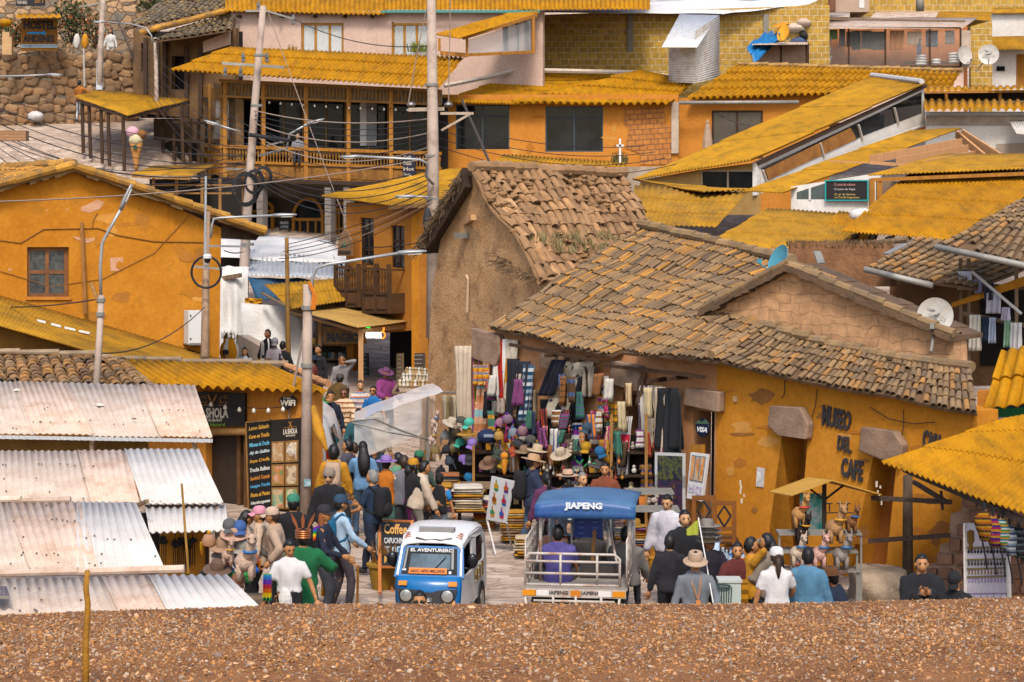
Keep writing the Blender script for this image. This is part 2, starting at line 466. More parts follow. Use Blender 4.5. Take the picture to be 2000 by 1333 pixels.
YEL=mat('bb8209','ac7406',1.0,.8,spec=.12,dirt='6e5018',dsc=1.5,dlo=.46,dhi=.8,tint=True,stretch=(2.6,.7,1))
YELD=mat('b9861a','ab7c1c',.9,.8,spec=.12,dirt='6c5424',dsc=1.1,dlo=.48,dhi=.78,tint=True,stretch=(2.4,.8,1))
YELM=mat('b98622','a37519',1.2,.85,spec=.12,dirt='74592c',dsc=1.4,dlo=.45,dhi=.75,tint=True)
CLAYM=mat('a8824f','8e6c45',3,.9,dirt='6b5946',dsc=3,dlo=.5,dhi=.72,tint=True,bump=.3)
CLAYY=mat('c08a2e','9a7038',2.5,.9,dirt='6d5a40',dsc=2.5,dlo=.5,dhi=.72,tint=True,bump=.3)
MUD=mat('705338','5a422c',4,.95,bump=.6,bs=14)
ADOBE=mat('c69c6e','b0865a',1.5,.95,bump=1.0,bs=16,fine=.28,dirt='805c3c',dsc=2.2,dlo=.5,dhi=.72)
ORNG=mat('cc882c','bc7820',.8,.92,bump=.35,bs=6,dirt='a06a2a',dsc=1.3,dlo=.56,dhi=.85,spec=.1)
ORNGB=mat('cc8638','bf7a2e',.9,.92,bump=.25,bs=6,dirt='9c662c',dsc=1.4,dlo=.58,dhi=.85,spec=.1)
WOOD=mat('a5763a','7d5628',2,.75,stretch=(6,6,1))
WOODD=mat('4a3018','362312',2,.8,stretch=(6,6,1))
WOODG=mat('8d7355','6a5540',2,.85,stretch=(6,6,1))
WOODY=mat('b0741a','8e5c14',2,.7,stretch=(5,5,1))
WOODP=mat('c89a68','b88a5c',2,.8,stretch=(6,6,1))
GREYM=mat('a8a298','8a847a',2,.6,metal=.2)
STEEL=mat('c8c6c2','a8a49c',4,.35,metal=.7)
CONC=mat('c2ad98','aa9684',1.2,.9,dirt='8e7b68',dsc=1.5,bump=.2,bs=30)
WHITEW=mat('e6e0d8','d6cec2',1,.8,dirt='b8aa98',dsc=1.2,dlo=.58,dhi=.8)
DARKG=mat('0f1112','2a2d2e',.9,.06,fine=0,spec=.22)
BLACK=flat('16151a',.6)
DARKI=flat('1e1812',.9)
GREYS=mat('8c8880','7a766e',2,.5)
cd=bpy.data.cameras.new('camera');cam=bpy.data.objects.new('camera',cd);COL.objects.link(cam)
cam.location=CAM;cam.rotation_euler=(rad(90),0,0)
cd.sensor_width=36;cd.lens=36*F/2000;cd.shift_y=-(666.5-YH)/2000;cd.clip_end=2000;cd.clip_start=.5
S.camera=cam
S.view_settings.view_transform='Standard';S.view_settings.look='None';S.view_settings.exposure=EXPO;S.view_settings.gamma=1
S.render.resolution_x,S.render.resolution_y=1024,682
w=bpy.data.worlds.new('World');S.world=w;w.use_nodes=True
nt=w.node_tree;bg=nt.nodes['Background'];sk=nt.nodes.new('ShaderNodeTexSky')
sk.sky_type='NISHITA';sk.sun_disc=False
sd=V((.0,-.68,.84)).normalized()
sk.sun_elevation=math.asin(sd.z);sk.sun_rotation=math.atan2(sd.x,sd.y)
sk.dust_density=3;sk.ozone_density=.6
nt.links.new(sk.outputs[0],bg.inputs[0]);bg.inputs[1].default_value=SKYK
sl=bpy.data.lights.new('sun','SUN');sun=bpy.data.objects.new('sun',sl);COL.objects.link(sun)
sl.energy=SUNK;sl.angle=rad(12);sl.color=(1,.95,.87)
sun.rotation_euler=sd.to_track_quat('Z','Y').to_euler();sun.location=(0,0,40)
def pw(t,pts):
 if t<=pts[0][0]:return pts[0][1]
 for(a,b),(c,d)in zip(pts,pts[1:]):
  if t<=c:return b+(d-b)*(t-a)/(c-a)
 return pts[-1][1]
GA=[(42,0),(60,1.1),(76,3.8),(100,9),(130,18),(300,75)]
GB=[(42,0),(60,1.1),(72,4.2),(82,8.2),(88.5,9.5),(90.5,9.9),(91.5,12.2),(100,12.6),(112,16),(130,26),(300,85)]
def gz(x,y):
 t=min(1,max(0,(-10-x)/4));return pw(y,GA)*(1-t)+pw(y,GB)*t
def gzs(x,y):
 return sum(gz(x+a,y+b)for a,b in((0,0),(.5,0),(-.5,0),(0,.5),(0,-.5)))/5
mb=MB()
ys=[14+i*1.0 for i in range(100)]+[114+i*8 for i in range(25)]
xs=[-160,-120,-80,-55,-40]+[-30+i*1.0 for i in range(61)]+[40,55,80,120,160]
i0=mb.add([V((x,y,gz(x,y)))for y in ys for x in xs]);w_=len(xs)
for j in range(len(ys)-1):
 for i in range(w_-1):
  a=i0+j*w_+i;uv=[(xs[i+q],ys[j+r])for q,r in((0,0),(1,0),(1,1),(0,1))]
  mb.face([a,a+1,a+w_+1,a+w_],uv)
PAV=stonemat(['c2ab97','b49c88','cdb8a4','a88f7a','bda48c'],'937b67',2.2,.05,.4,asp=2.2,k=.6)
g=mb.build('ground',PAV);g['kind']='structure'
mb=MB()
def crest(x):return 1181+max(0,600-x)*.035+4*NZ.noise(V((x*.01,3,0)))-max(0,x-1500)*.026
SB=240.0
prof=[(-9.5,-1.6),(-6,-1.0),(-3.2,-.55),(-1.6,-.30),(-.8,-.14),(-.35,-.05),(0,0),(.3,-.06),(.8,-.4),(2.0,-1.9),(3.2,-2.85)]
XS=[-7+i*.1 for i in range(141)]
def bank(x,k):
 a,b=prof[k];z0=H-(crest(1000+x*SB)-YH)/SB
 return V((x,F/SB+a,max(0.02,z0+b)if a>0 else z0+b))
def bankpt(x,d):
 for(a,b),(c,e)in zip(prof,prof[1:]):
  if a<=d<=c:
   t=(d-a)/(c-a);z0=H-(crest(1000+x*SB)-YH)/SB
   return V((x,F/SB+d,z0+b+(e-b)*t))
i0=mb.add([bank(x,k)+V((0,0,.012*NZ.noise(V((x*4,k,0)))))for k in range(len(prof))for x in XS])
for k in range(len(prof)-1):
 for i in range(len(XS)-1):
  a=i0+k*len(XS)+i;mb.face([a,a+1,a+len(XS)+1,a+len(XS)])
EARTH=mat('92623a','744a2c',3,.95,bump=.8,bs=40,fine=.3)
o=mb.build('earth_bank',EARTH,smooth=True);o['kind']='structure'
mb=MB();gr=random.Random(5)
ico=bmesh.new();bmesh.ops.create_icosphere(ico,subdivisions=1,radius=1);iv=[v.co.copy()for v in ico.verts];fi=[[v.index for v in f.verts]for f in ico.faces];ico.free()
gcol=[(.46,.21,.075),(.36,.165,.06),(.30,.17,.085),(.50,.30,.16),(.24,.125,.055),(.36,.25,.17),(.44,.32,.22),(.40,.18,.06),(.22,.16,.125),(.42,.23,.10),(.32,.15,.055),(.50,.24,.09)]
for q in range(44000):
 x=gr.uniform(-4.9,4.9);d=gr.triangular(-1.75,.14,-.5)if q>5000 else gr.uniform(-.5,.15);p=bankpt(x,d)
 r=.004+.012*gr.random()**2.2+(.011 if gr.random()<.015 else 0);r*=1.0+.25*(-d)
 rot=M.Rotation(gr.uniform(0,6.3),3,V((gr.uniform(-1,1),gr.uniform(-1,1),gr.uniform(-1,1)+.01)).normalized())
 a,b,c=r*gr.uniform(.8,1.5),r*gr.uniform(.6,1.1),r*gr.uniform(.25,.5)
 t=gr.choice(gcol);t=(t[0]*1.02,t[1]*1.06,t[2]*1.14);k=gr.uniform(.5,1.02);t=(t[0]*k,t[1]*k,t[2]*k,1)
 i=mb.add([p+V((0,0,r*.15))+rot@V((v.x*a,v.y*b,v.z*c))*gr.uniform(.85,1.1)for v in iv])
 for f in fi:mb.face([i+z for z in f],None,0,t)
GRAV=mat('ffffff','e8e4e0',60,.9,fine=.15,tint=True,k=.92,spec=.08)
o=mb.build('gravel',GRAV,recalc=False);o['kind']='stuff';o['label']='loose reddish brown gravel lying on the bank in the foreground'
WS=lambda x:100+.0318*(x-1000)
W=Pl((960,700,WS(960)),(1900,700,WS(1900)))
def slab(pl,pts,name,m,parent,th=.1,off=0.0):
 mb=MB();mb.prism([pl.p(x,y,off)for x,y in pts],pl.n*th);return mb.build(name,m,parent)
SANDST=mat('9c7f68','7f6653',3,.95,bump=.5,bs=18)
def lintel(pts,parent,th=.16):
 mb=MB();c=[W.p(x,y,.01)for x,y in pts];mb.prism(c,W.n*th)
 o=mb.build('lintel',SANDST,parent);b=o.modifiers.new('b','BEVEL');b.width=.03;b.segments=2
mus=thing('museum_building','orange walled museum building with a weathered tile roof and battered doorways','building',W.p(1650,1150))
D1=[(1527,852),(1578,852),(1556,1120),(1492,1120)]
D2=[(1705,893),(1752,899),(1727,1140),(1655,1135)]
wall('wall',ORNG,W,[(1400,706),(1908,804),(1915,1180),(1398,1100)],[D1,D2],.5,0,mus)
for i,d in enumerate((D1,D2)):
 mb=MB();q=Q(W,*d);mb.qbox(q,-.05,1.05,-.02,1.02,-.62,-.5);dd=mb.build('door',ORNGB if i==0 else mat('a8641c','96571a',1),mus)
 mb=MB();mb.qbox(q,.86,1.02,.0,1,-.5,-.47);mb.build('jamb',flat('3a2412',.9),dd)
lintel([(1516,792),(1576,795),(1592,828),(1588,858),(1532,850),(1511,830)],mus)
lintel([(1694,833),(1760,842),(1777,868),(1772,898),(1745,902),(1690,880)],mus)
DK=flat('3a3230',.8)
for s_,q in(('MUSEO',((1609,790),(1666,805),(1661,843),(1607,831))),('DEL',((1639,850),(1664,855),(1664,886),(1637,878))),('CAFE',((1646,893),(1688,901),(1686,942),(1644,930))),('CASA',((1805,838),(1843,851),(1842,876),(1804,880)))):
 text(s_,Q(W,*q),DK,mus,.03,.004,bold=.035)
mb=MB();q=Q(W,(1480,913),(1494,915),(1492,952),(1478,950));mb.qbox(q,0,1,0,1,.003,.02);mb.build('notice',photomat(['e8e4e0','b8b0b0','f0ece4'],3),mus)
mb=MB();q=Q(W,1434,774,1441,785);mb.qbox(q,0,1,0,1,.003,.03);mb.build('junction_box',flat('c8a070'),mus)
for pts in(((1480,938),(1486,980),(1484,1010)),((1750,940),(1752,965))):
 mb=MB();
 for k in range(5):
  x=pts[0][0]+R.uniform(-40,-30)+k*1.5;y=pts[0][1]+k*9
  mb.qbox(Q(W,x,y,x+R.uniform(2,4),y+R.uniform(4,12)),0,1,0,1,.001,.004)
 mb.build('paint_chip',flat('e8d8c0'),mus)
PO1,PO2,PO3=mat('b8721e','a86618',2,.92),mat('d09444','c28638',2,.92),mat('9c6428','8a5620',3,.92)
patches(W,1420,720,1520,1060,10,[PO1,PO2,PO3],mus,3);patches(W,1590,760,1690,1090,10,[PO1,PO3,PO2],mus,4);patches(W,1770,830,1890,1100,8,[PO3,PO1],mus,5)
def drape(pl,pts,r=.006,off=.05):return[pl.p(x,y,off)for x,y in pts]
for pts in(((1537,735),(1536,770),(1530,778)),((1600,760),(1597,790),(1590,815)),((1769,800),(1769,828),(1766,850)),((1703,795),(1740,818),(1790,828),(1830,824))):
 mb=MB();mb.tube(drape(W,pts),.008,5);mb.build('wire',flat('3a2a1c'),mus)
cC=slope((1392,703,114.2),(1908,806,130),(1896,722),(1488,641),19)
MTILE=mat('9a7c56','806545',3,.92,dirt='7d6c5a',dsc=3,dlo=.48,dhi=.72,tint=True,bump=.4)
tC=[(1,1,1),(.92,.9,.88),(1.1,1.05,.97),(1.35,1.06,.66),(.76,.75,.77),(.7,.67,.65)]
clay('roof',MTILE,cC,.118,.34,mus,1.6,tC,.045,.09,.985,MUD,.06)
ridge('ridge_tile',MTILE,cC[0]+V((0,0,.05)),cC[1]+V((0,0,.05)),.085,mus,.38,drop=.1)
ridge('verge_tile',MTILE,cC[0]+V((0,0,.05)),cC[3]+V((0,0,.06)),.08,mus,.38)
e_=thing('visa_sign','round dark blue card sign reading VISA on the salmon wall left of the museum','sign',W.p(1377,870))
mb=MB();c=W.p(1376,835,.03);ux=(W.p(1386,835)-W.p(1366,835)).normalized()
rotW=M((ux,V((0,0,1)).cross(W.n)*0+V((0,0,1)),W.n)).transposed()
mb.lathe(c,[(.0,.03),(.16,.03),(.17,.015),(.17,0),(0,0)],22,rotW);mb.build('disc',flat('1c2038',.4),e_)
mb=MB();mb.prism([W.p(x,y,.061)for x,y in((1362,828),(1370,820),(1376,824),(1383,818),(1390,828))],W.n*.006);mb.build('mountain_emblem',flat('48604c'),e_)
text('VISA',Q(W,(1367,833),(1387,835),(1386,845),(1366,843)),flat('e8e8e8'),e_,.006,.062,bold=.03,shear=.2)
shop=thing('souvenir_shop_building','salmon walled souvenir shop with a patchy grey and ochre clay tile roof','building',W.p(1180,1030))
SALM=mat('c08a5e','b47c50',1.2,.92,bump=.35,bs=6,dirt='a06a42',dsc=1.4)
doors=[[(1075,735),(1110,738),(1108,1000),(1072,995)],[(1215,768),(1252,772),(1250,1030),(1213,1030)],[(1352,800),(1395,806),(1392,1060),(1350,1060)]]
wall('wall',SALM,W,[(955,633),(1190,688),(1215,688),(1410,706),(1400,1110),(955,1040)],doors,.45,-.01,shop)
for d in doors:
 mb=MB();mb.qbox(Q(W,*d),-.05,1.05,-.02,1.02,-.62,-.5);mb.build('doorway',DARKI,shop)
for pts in([(932,640),(985,655),(990,690),(980,715),(935,700)],[(1068,680),(1115,695),(1108,732),(1064,715)],[(1205,703),(1262,715),(1264,738),(1255,765),(1203,748)],[(1352,757),(1418,765),(1417,805),(1345,790)]):
 lintel(pts,shop)
cA=slope((955,633,99.5),(1192,692,107.5),(1548,516),(1250,442),21)
tA=[(1,1,1),(.85,.84,.86),(1.3,1.06,.66),(1.6,1.2,.5),(.66,.66,.7),(1.1,1.02,.9),(.95,.92,.9),(.85,.82,.8)]
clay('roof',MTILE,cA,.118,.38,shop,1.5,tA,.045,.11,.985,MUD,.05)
cB=slope((1215,690,109.2),(1402,708,114.6),(1497,640),(1392,590),21)
clay('porch_roof',MTILE,[p+V((0,0,.03))for p in cB],.115,.34,shop,1.4,tC,.043,.07,.985,MUD)
ridge('ridge_tile',MTILE,cA[0]+V((0,0,.06)),cA[1]+V((0,0,.06)),.1,shop,.4)
mb=MB()
for x,y in((1100,690),(1150,700),(1300,740),(1340,735)):mb.bar(W.p(x,y,-.1),W.p(x+6,y+3,.5),.07)
mb.bar(W.p(1020,672,.3),W.p(1195,705,.3),.06);mb.bar(W.p(1205,712,.3),W.p(1400,735,.3),.06)
mb.build('beam',WOODD,shop)
WG=Pl((1400,600,108),(1860,700,119.2))
ag=thing('adobe_gable_house','house with a bare adobe brick gable rising behind the museum roof','house',WG.p(1600,720))
ABR=brickmat('c8986a','bc8c60','9c7650',.46,.19,.008,.5,.95,warp=.3,nz=.35)
wall('wall',ABR,WG,[(1385,605),(1475,560),(1545,530),(1700,585),(1862,655),(1866,800),(1385,800)],(),.4,0,ag)
VM=mat('6e543c','54402e',4,.95,bump=.6,bs=25)
for a,b in(((1375,607),(1547,518)),((1545,518),(1868,655))):
 mb=MB();n=12
 for k in range(n):
  u0,u1=k/n,(k+1)/n;f=lambda u:(a[0]+(b[0]-a[0])*u,a[1]+(b[1]-a[1])*u)
  p,q=f(u0),f(u1);j=R.uniform(-2,2)
  mb.hexa([WG.p(p[0],p[1]+j,.18),WG.p(q[0],q[1]+j,.18),WG.p(q[0],q[1]+j+R.uniform(9,15),.2),WG.p(p[0],p[1]+j+R.uniform(9,15),.2),WG.p(p[0],p[1]+j,-.8),WG.p(q[0],q[1]+j,-.8),WG.p(q[0],q[1]+j+8,-.8),WG.p(p[0],p[1]+j+8,-.8)])
 mb.build('mud_verge',VM,ag)
 ridge('verge_tile',MTILE,WG.p(a[0],a[1]-3,.1),WG.p(b[0],b[1]-3,.1),.075,ag,.36)
cD=[WG.p(1545,516,-.1),WG.p(1545,516,-.1)+V((.35,.6,-.1)),WG.p(1862,652,-.1)+V((.35,.6,-.1)),WG.p(1862,652,-.1)]
clay('roof',MTILE,cD,.16,.4,ag,1,tC,.055,bed=MUD)
WA=Pl((838,700,84),(1060,700,93))
ad=thing('adobe_ruin','tall brown mud walled building with a crumbling steep tile roof','building',WA.p(900,850))
wall('wall',ADOBE,WA,[(836,900),(836,700),(845,560),(860,470),(925,342),(1000,440),(1060,545),(1075,900)],(),.5,0,ad)
mb=MB();q=[WA.p(*k)for k in((836,900),(845,560),(860,470))];bk=V((2.2,4.6,0))
mb.prism([q[0]-WA.n*.5,q[2]-WA.n*.5,q[2]+bk,q[0]+bk],V((.3,-.1,0)));mb.build('side_wall',ADOBE,ad)
RT=mat('a8825c','926e4a',3,.95,dirt='7c5e42',dsc=3,dlo=.5,dhi=.75,tint=True,bump=.5)
cR=[P(922,330,88),P(1218,343,80),P(1310,520,84.5),P(1058,548,93.5)]
clay('roof',RT,cR,.27,.42,ad,1.9,[(1,1,1),(.9,.88,.86),(1.15,1.1,1),(.8,.78,.76)],.1,.2,.93,mat('a88058','8f6c48',4,.95,bump=.8,bs=20))
ridge('ridge_tile',RT,cR[0]+V((0,0,.05)),cR[1]+V((0,0,.05)),.13,ad,.45)
mb=MB();ov=WA.n*.3
mb.prism([WA.p(*k)+ov for k in((926,328),(834,478),(846,496),(868,470),(932,366))],V((1.3,2.6,0)));mb.build('eave_thatch',mat('57432f','3c2c1e',5,.95,bump=.8,bs=30),ad)
mb=MB();th=random.Random(3)
for k in range(260):
 u=th.random();x,y=926+(834-926)*u,332+(482-332)*u+th.uniform(0,24)
 a=WA.p(x,y,.32);mb.bar(a,a+V((th.uniform(-.2,.05),th.uniform(-.15,.1),th.uniform(-.22,.06))),.014)
for k in range(90):
 x=th.uniform(985,1060);y=500+(x-985)*.55+th.uniform(-6,10);a=WA.p(x,y,.2)
 mb.bar(a,a+V((th.uniform(-.35,.15),th.uniform(-.2,0),th.uniform(-.12,.02))),.018)
mb.build('straw',mat('7d6346','5c4630',6),ad)['kind']='stuff'
mb=MB();mr=random.Random(8)
nR=(cR[1]-cR[0]).cross(cR[3]-cR[0]).normalized();nR=nR if nR.z>0 else-nR
for k in range(240):
 p=bil(cR,mr.random(),mr.random())+nR*.02;r=mr.uniform(.04,.13)
 mb.ball(p,r,r*mr.uniform(.7,1.3),r*.5,7,5,fn=lambda a,q:q*(1+.4*NZ.noise(a*2.3+p)))
mb.build('mud_clod',mat('a88058','86643f',9,.95,bump=.8,bs=40),ad)['kind']='stuff'
def tufts(name,label,pts,h=.3,n=40,m=None,cat='plant',spread=.2,lw=.012,parent=None):
 mb=MB();q=random.Random(n+int(h*100))
 for c in pts:
  for k in range(n):
   a=V(c)+V((q.uniform(-spread,spread),q.uniform(-spread,spread),0));b=a+V((q.uniform(-.3,.3),q.uniform(-.3,.3),q.uniform(.5,1)))*h
   mid=(a+b)/2+V((0,0,h*.1));x=V((q.uniform(-1,1),q.uniform(-1,1),0)).normalized()*lw
   mb.poly([a-x,a+x,mid+x*.8,mid-x*.8]);mb.poly([mid-x*.8,mid+x*.8,b])
 o=mb.build(name,m or mat('8a7a4a','6b6238',5),parent,recalc=False)
 if parent is None:tag(o,label,cat)
 return o
GRS=mat('94845a','776c42',5,tint=True)
tufts('grass_tuft','dry weeds growing low on the crumbling tile roof',[bil(cR,.1+.075*k,.68+.06*(k%3))+V((0,0,.04))for k in range(8)],.24,60,GRS,'weeds',.3)
mb=MB();q=Q(WA,907,455,917,466);mb.qbox(q,0,1,0,1,.0,.25);tag(mb.build('floodlight',GREYS),'small grey floodlight box high on the adobe wall','lamp')
mb=MB();mb.tube([WA.p(914,538,.04),WA.p(919,545,.06),WA.p(917,610,.06)],.03,6);tag(mb.build('drain_pipe',flat('c8a888')),'thin pale pipe fixed on the adobe wall','pipe')
mb=MB();mb.bar(WA.p(900,438,-.1),WA.p(948,425,.3),.12);tag(mb.build('roof_beam_end',WOODP),'broken pale beam end sticking out of the adobe wall','beam')
def dish(pl,x,y,r,face,foot,label,m,feed=True,txt=None,rx=1.0):
 o=thing('satellite_dish',label,'satellite dish',P(*foot));c=P(x,y,pl)
 n=V(face).normalized();ux=V((0,0,1)).cross(n).normalized();uy=n.cross(ux);rot=M((ux,uy,n)).transposed()
 mb=MB();mb.lathe(c,[(0,-.06),(r*.5,-.045),(r*.85,-.01),(r,.02),(r,.035),(r*.85,.01),(r*.5,-.03),(0,-.045)],26,rot,sx=rx,sy=1);mb.build('reflector',m,o,smooth=2)
 mb=MB();b=P(*foot);mb.tube([b,b+(c-b)*.7-n*.12,c-n*.06],.025,6);mb.build('mast',GREYS if m is not BLUE else m,o)
 mb=MB();f=c+n*.36-uy*r*.75;mb.tube([c-uy*r*.95,f],.015,5);mb.box(f+uy*.03,.07,.09,.07,rot);mb.build('feed_arm',GREYS if m is not BLUE else m,o)
 if txt:
  q=Q3(c+(-ux*.55-uy*.05)*r+n*.012,c+(ux*.6-uy*.05)*r+n*.012,c+(ux*.6-uy*.3)*r+n*.012,c+(-ux*.55-uy*.3)*r+n*.012)
  text(txt,q,flat('8c8880'),o,.004,.004)
  mb=MB();k=[(-.5,.5),(.05,.5),(.25,.38),(.28,.2),(.05,.05),(-.4,.05),(-.35,.15),(-.05,.2),(.0,.3)]
  mb.prism([c+(ux*a+uy*b)*r+n*.016 for a,b in k],n*.004);mb.build('emblem',flat('b0aca4'),o)
 return o
BLUE=flat('4a8ea0',.5);DISHW=mat('cfc8bd','b8b0a4',4,.5,dirt='9c8c74',dsc=6,dlo=.6,dhi=.75)
dish(118,1827,617,.30,(-.35,-1,.12),(1818,688,119.6),'large white dish marked DIRECTV in front of the adobe gable',DISHW,txt='DIRECTV')
dish(104,1521,508,.30,(-.90,-.35,.45),(1533,585,108.2),'blue satellite dish turned sideways on the adobe gable top',BLUE)
mk=thing('market_shelter','open market shelter with a yellow corrugated roof on a dark wooden post','shelter',G(1775,1165))
cM=[P(1800,862,118),P(2090,760,112),P(2130,1030,152),P(1722,903,132)]
cM=[P(1908,838,126),P(2120,740,126),P(2120,1062,152),P(1722,905,133)]
c0=P(1722,905,133);c1=P(2020,1012,150);up=slope((1722,905,133),(2020,1012,150),(2260,760),(1965,818),14)
corr('roof',YEL,up,.11,.022,3,.02,mk,.012,.03,.1,6,8)
mb=MB();pb=G(1773,1168);pt=V((pb.x,pb.y,H-(935-YH)/129))
mb.tube([pb,pb+V((0,0,1)),pt],[.085,.08,.07],8);mb.build('post',mat('5c4a38','3e3024',3,.9,stretch=(5,5,1)),mk,smooth=True)
BR=mat('5a4636','40312a',3,.9,stretch=(1,5,5))
for a,b in(((1703,973),(1858,981)),((1697,1057),(1855,1046))):
 mb=MB();mb.bar(P(a[0],a[1],127),P(b[0],b[1],131),.05,.07);mb.build('crossbar',BR,mk)
mb=MB();mb.bar(P(1785,942,130),P(1850,982,134),.05,.06);mb.bar(P(1838,960,133),P(1841,995,134),.04);mb.build('brace',BR,mk)
mb=MB();mb.bar(c0+V((.35,.1,-.1)),c1+V((0,.1,-.1)),.06,.08);mb.build('eave_beam',BR,mk)
WQ=Pl((1790,1000,126.5),(2010,1000,131))
qw=thing('stone_wall','stepped wall of pinkish cut stones behind the jewellery board','wall',WQ.p(1900,1180))
CUT0=stonemat(['a8806a','96705c','b48e76','8a6654','a07a64'],'c0a088',3.2,.05,.6,asp=1.1)
wall('stonework',mat('b8987e','a08068',4,.95,bump=.5),WQ,[(1785,1180),(1805,1105),(1845,1100),(1850,1060),(1868,1055),(1870,1000),(1890,998),(1895,930),(2040,930),(2040,1190)],(),.5,.25,qw)
mb=MB();cr_=random.Random(4)
for j in range(9):
 x=1800+(j%2)*9
 while x<2030:
  w_=cr_.uniform(20,36);y=935+j*28
  if x>1890-(j>2)*24-(j>4)*22-(j>5)*40 and y<1170:
   t=cr_.uniform(.75,1.15);mb.ti=(t,t*.98,t*.96,1);q=Q(WQ,(x,y+cr_.uniform(0,3)),(x+w_-4,y+cr_.uniform(0,3)),(x+w_-4,y+24),(x,y+24));mb.qbox(q,0,1,0,1,.2,.3+cr_.uniform(0,.04))
  x+=w_
o=mb.build('masonry',mat('a0785e','866250',3,.9,bump=.6,bs=20,tint=True),qw);o['kind']='stuff';b=o.modifiers.new('b','BEVEL');b.width=.02
wall('base_plaster',SALM,WQ,[(1890,1118),(2040,1115),(2040,1200),(1890,1200)],(),.1,.27,qw)
WY=Pl((1925,750,126),(2040,750,127))
cy=thing('corner_kiosk','small corner building with thick yellow roof tiles and a green white sign','kiosk',WY.p(1960,900))
corr('roof',YEL,[WY.p(1952,692,-.6),WY.p(2080,668,-.6),WY.p(2080,782,.3),WY.p(1925,800,.3)],.19,.035,2,.05,cy,.02,.02,.06)
wall('wall',ORNGB,WY,[(1905,770),(2060,760),(2060,960),(1905,960)],(),.3,-.4,cy)
mb=MB();q=Q(WY,1938,796,2060,838);mb.qbox(q,0,1,0,1,-.38,-.3);sg=mb.build('sign',flat('2c4a6a'),cy)
mb=MB();mb.qbox(q,.05,1,.1,.55,-.299,-.292);mb.build('green_panel',flat('1e7a46'),sg)
mb=MB();mb.qbox(q,.05,1,.55,.95,-.299,-.292);mb.build('white_panel',flat('dcdcd8'),sg)
WC=Pl((1700,560,98),(2010,560,104))
lc=thing('courtyard_house','old courtyard house with two grey tile roofs and metal gutters','house',WC.p(1850,760))
def gut(a,b,parent,r=.06,m=GREYM):
 mb=MB();mb.tube([a,b],r,8);return mb.build('gutter',m,parent,smooth=True)
u1=slope((1690,525,101),(1900,562,103),(2060,500),(1790,465),16);clay('roof',MTILE,u1,.17,.4,lc,1,tC,.055,.06,bed=MUD)
gut(P(1688,520,102)-V((0,0,.06)),P(1822,548,103.4)-V((0,0,.1)),lc)
u2=slope((1835,478,104),(2040,520,108),(2080,375),(1985,398),14);clay('upper_roof',MTILE,u2,.17,.4,lc,1,tC,.055,.06,bed=MUD)
gut(P(1828,474,105)-V((0,0,.08)),P(2030,514,108.6)-V((0,0,.1)),lc,.06)
wall('wall',mat('8c6640','6e4e30',1.5),WC,[(1690,540),(1900,560),(2050,545),(2050,760),(1690,760)],(),.3,-.9,lc)
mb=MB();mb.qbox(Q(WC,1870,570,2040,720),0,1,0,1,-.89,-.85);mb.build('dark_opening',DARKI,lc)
mb=MB()
for x in(1876,1892,1985):mb.bar(WC.p(x,505,.0),WC.p(x,720,.0),.06)
mb.bar(WC.p(1880,612,0),WC.p(2020,640,0),.07);mb.bar(WC.p(1720,520,-.3),WC.p(1880,560,-.2),.12);mb.build('timber',WOODG,lc)
mb=MB();mb.prism([WC.p(*k)for k in((1862,592),(2010,537),(2010,556),(1858,602))],WC.n*.06);tag(mb.build('yellow_beam',mat('d08a1c','b87816',2)),'slanting yellow painted beam crossing above the laundry','beam')
mb=MB();mb.tube([WC.p(1914,530,.3),WC.p(2010,612,.3)],.03,6);tag(mb.build('white_pole',flat('cfc6bc')),'slanting white pole propped among the hanging laundry','pole')
LAC=[('d0ccd4',1892,530,28,36,'pale lilac shirt at the left end of the laundry line'),('8c88a4',1918,545,16,28,'grey violet cloth beside the pale shirt'),('3a3644',1938,552,20,34,'dark cloth on the laundry line'),('c8c4cc',1948,572,30,40,'crumpled pale sheet hanging under the slanting pole'),('dcd4c0',1912,615,20,70,'cream trousers hanging from the lower rail'),('26364c',1932,618,9,48,'navy trousers on the lower rail'),('a8b4c8',1946,620,14,50,'light blue jeans on the lower rail'),('8ab090',1975,626,14,52,'pale green towel on the lower rail'),('dcd8d4',1992,630,20,60,'white towel at the right end of the lower rail'),('c8c0d0',1972,600,14,26,'small pale cloth above the green towel')]
def hang(x,y,w,h,pl,m,label,cat='laundry',group=None,off=.05,name='hanging_cloth',wav=.05,nu=12,nv=8,taper=0.0,nw=2.5,skew=0,parent=None):
 q=Q(pl,(x-w/2,y),(x+w/2,y),(x+w/2*(1-taper)+skew,y+h),(x-w/2*(1-taper)+skew,y+h));ph=R.uniform(0,6)
 mb=MB();mb.grid(lambda u,v:q(u,v,off+wav*(.3+.7*v)*sin(u*2*pi*nw+ph+v)+.4*wav*NZ.noise(V((u*3,v*3,ph)))),nu,nv,thick=-pl.n*.012)
 o=mb.build(name,m,parent,smooth=True)
 return o if parent else tag(o,label,cat,group)
for c,x,y,w_,h_,lb in LAC:hang(x,y,w_,h_,WC,mat(c,None,6,.95),lb,'laundry','clothes drying in the courtyard',.15,'drying_cloth')
mb=MB();mb.tube([WC.p(1640,478,-1),WC.p(1720,470,-1)],.06,7);mb.tube([WC.p(1590,490,-1),WC.p(1690,498,-.6)],.05,7)
tag(mb.build('roof_log',WOODG),'loose grey log lying behind the adobe gable','log')
WM=Pl((1540,480,96),(1740,480,99));
mw=wall('mud_wall',mat('9c6e48','80583a',3,.95,bump=.8,bs=12),WM,[(1540,475),(1600,474),(1735,480),(1740,560),(1540,560)]);tag(mw,'low reddish mud wall behind the adobe gable','wall')
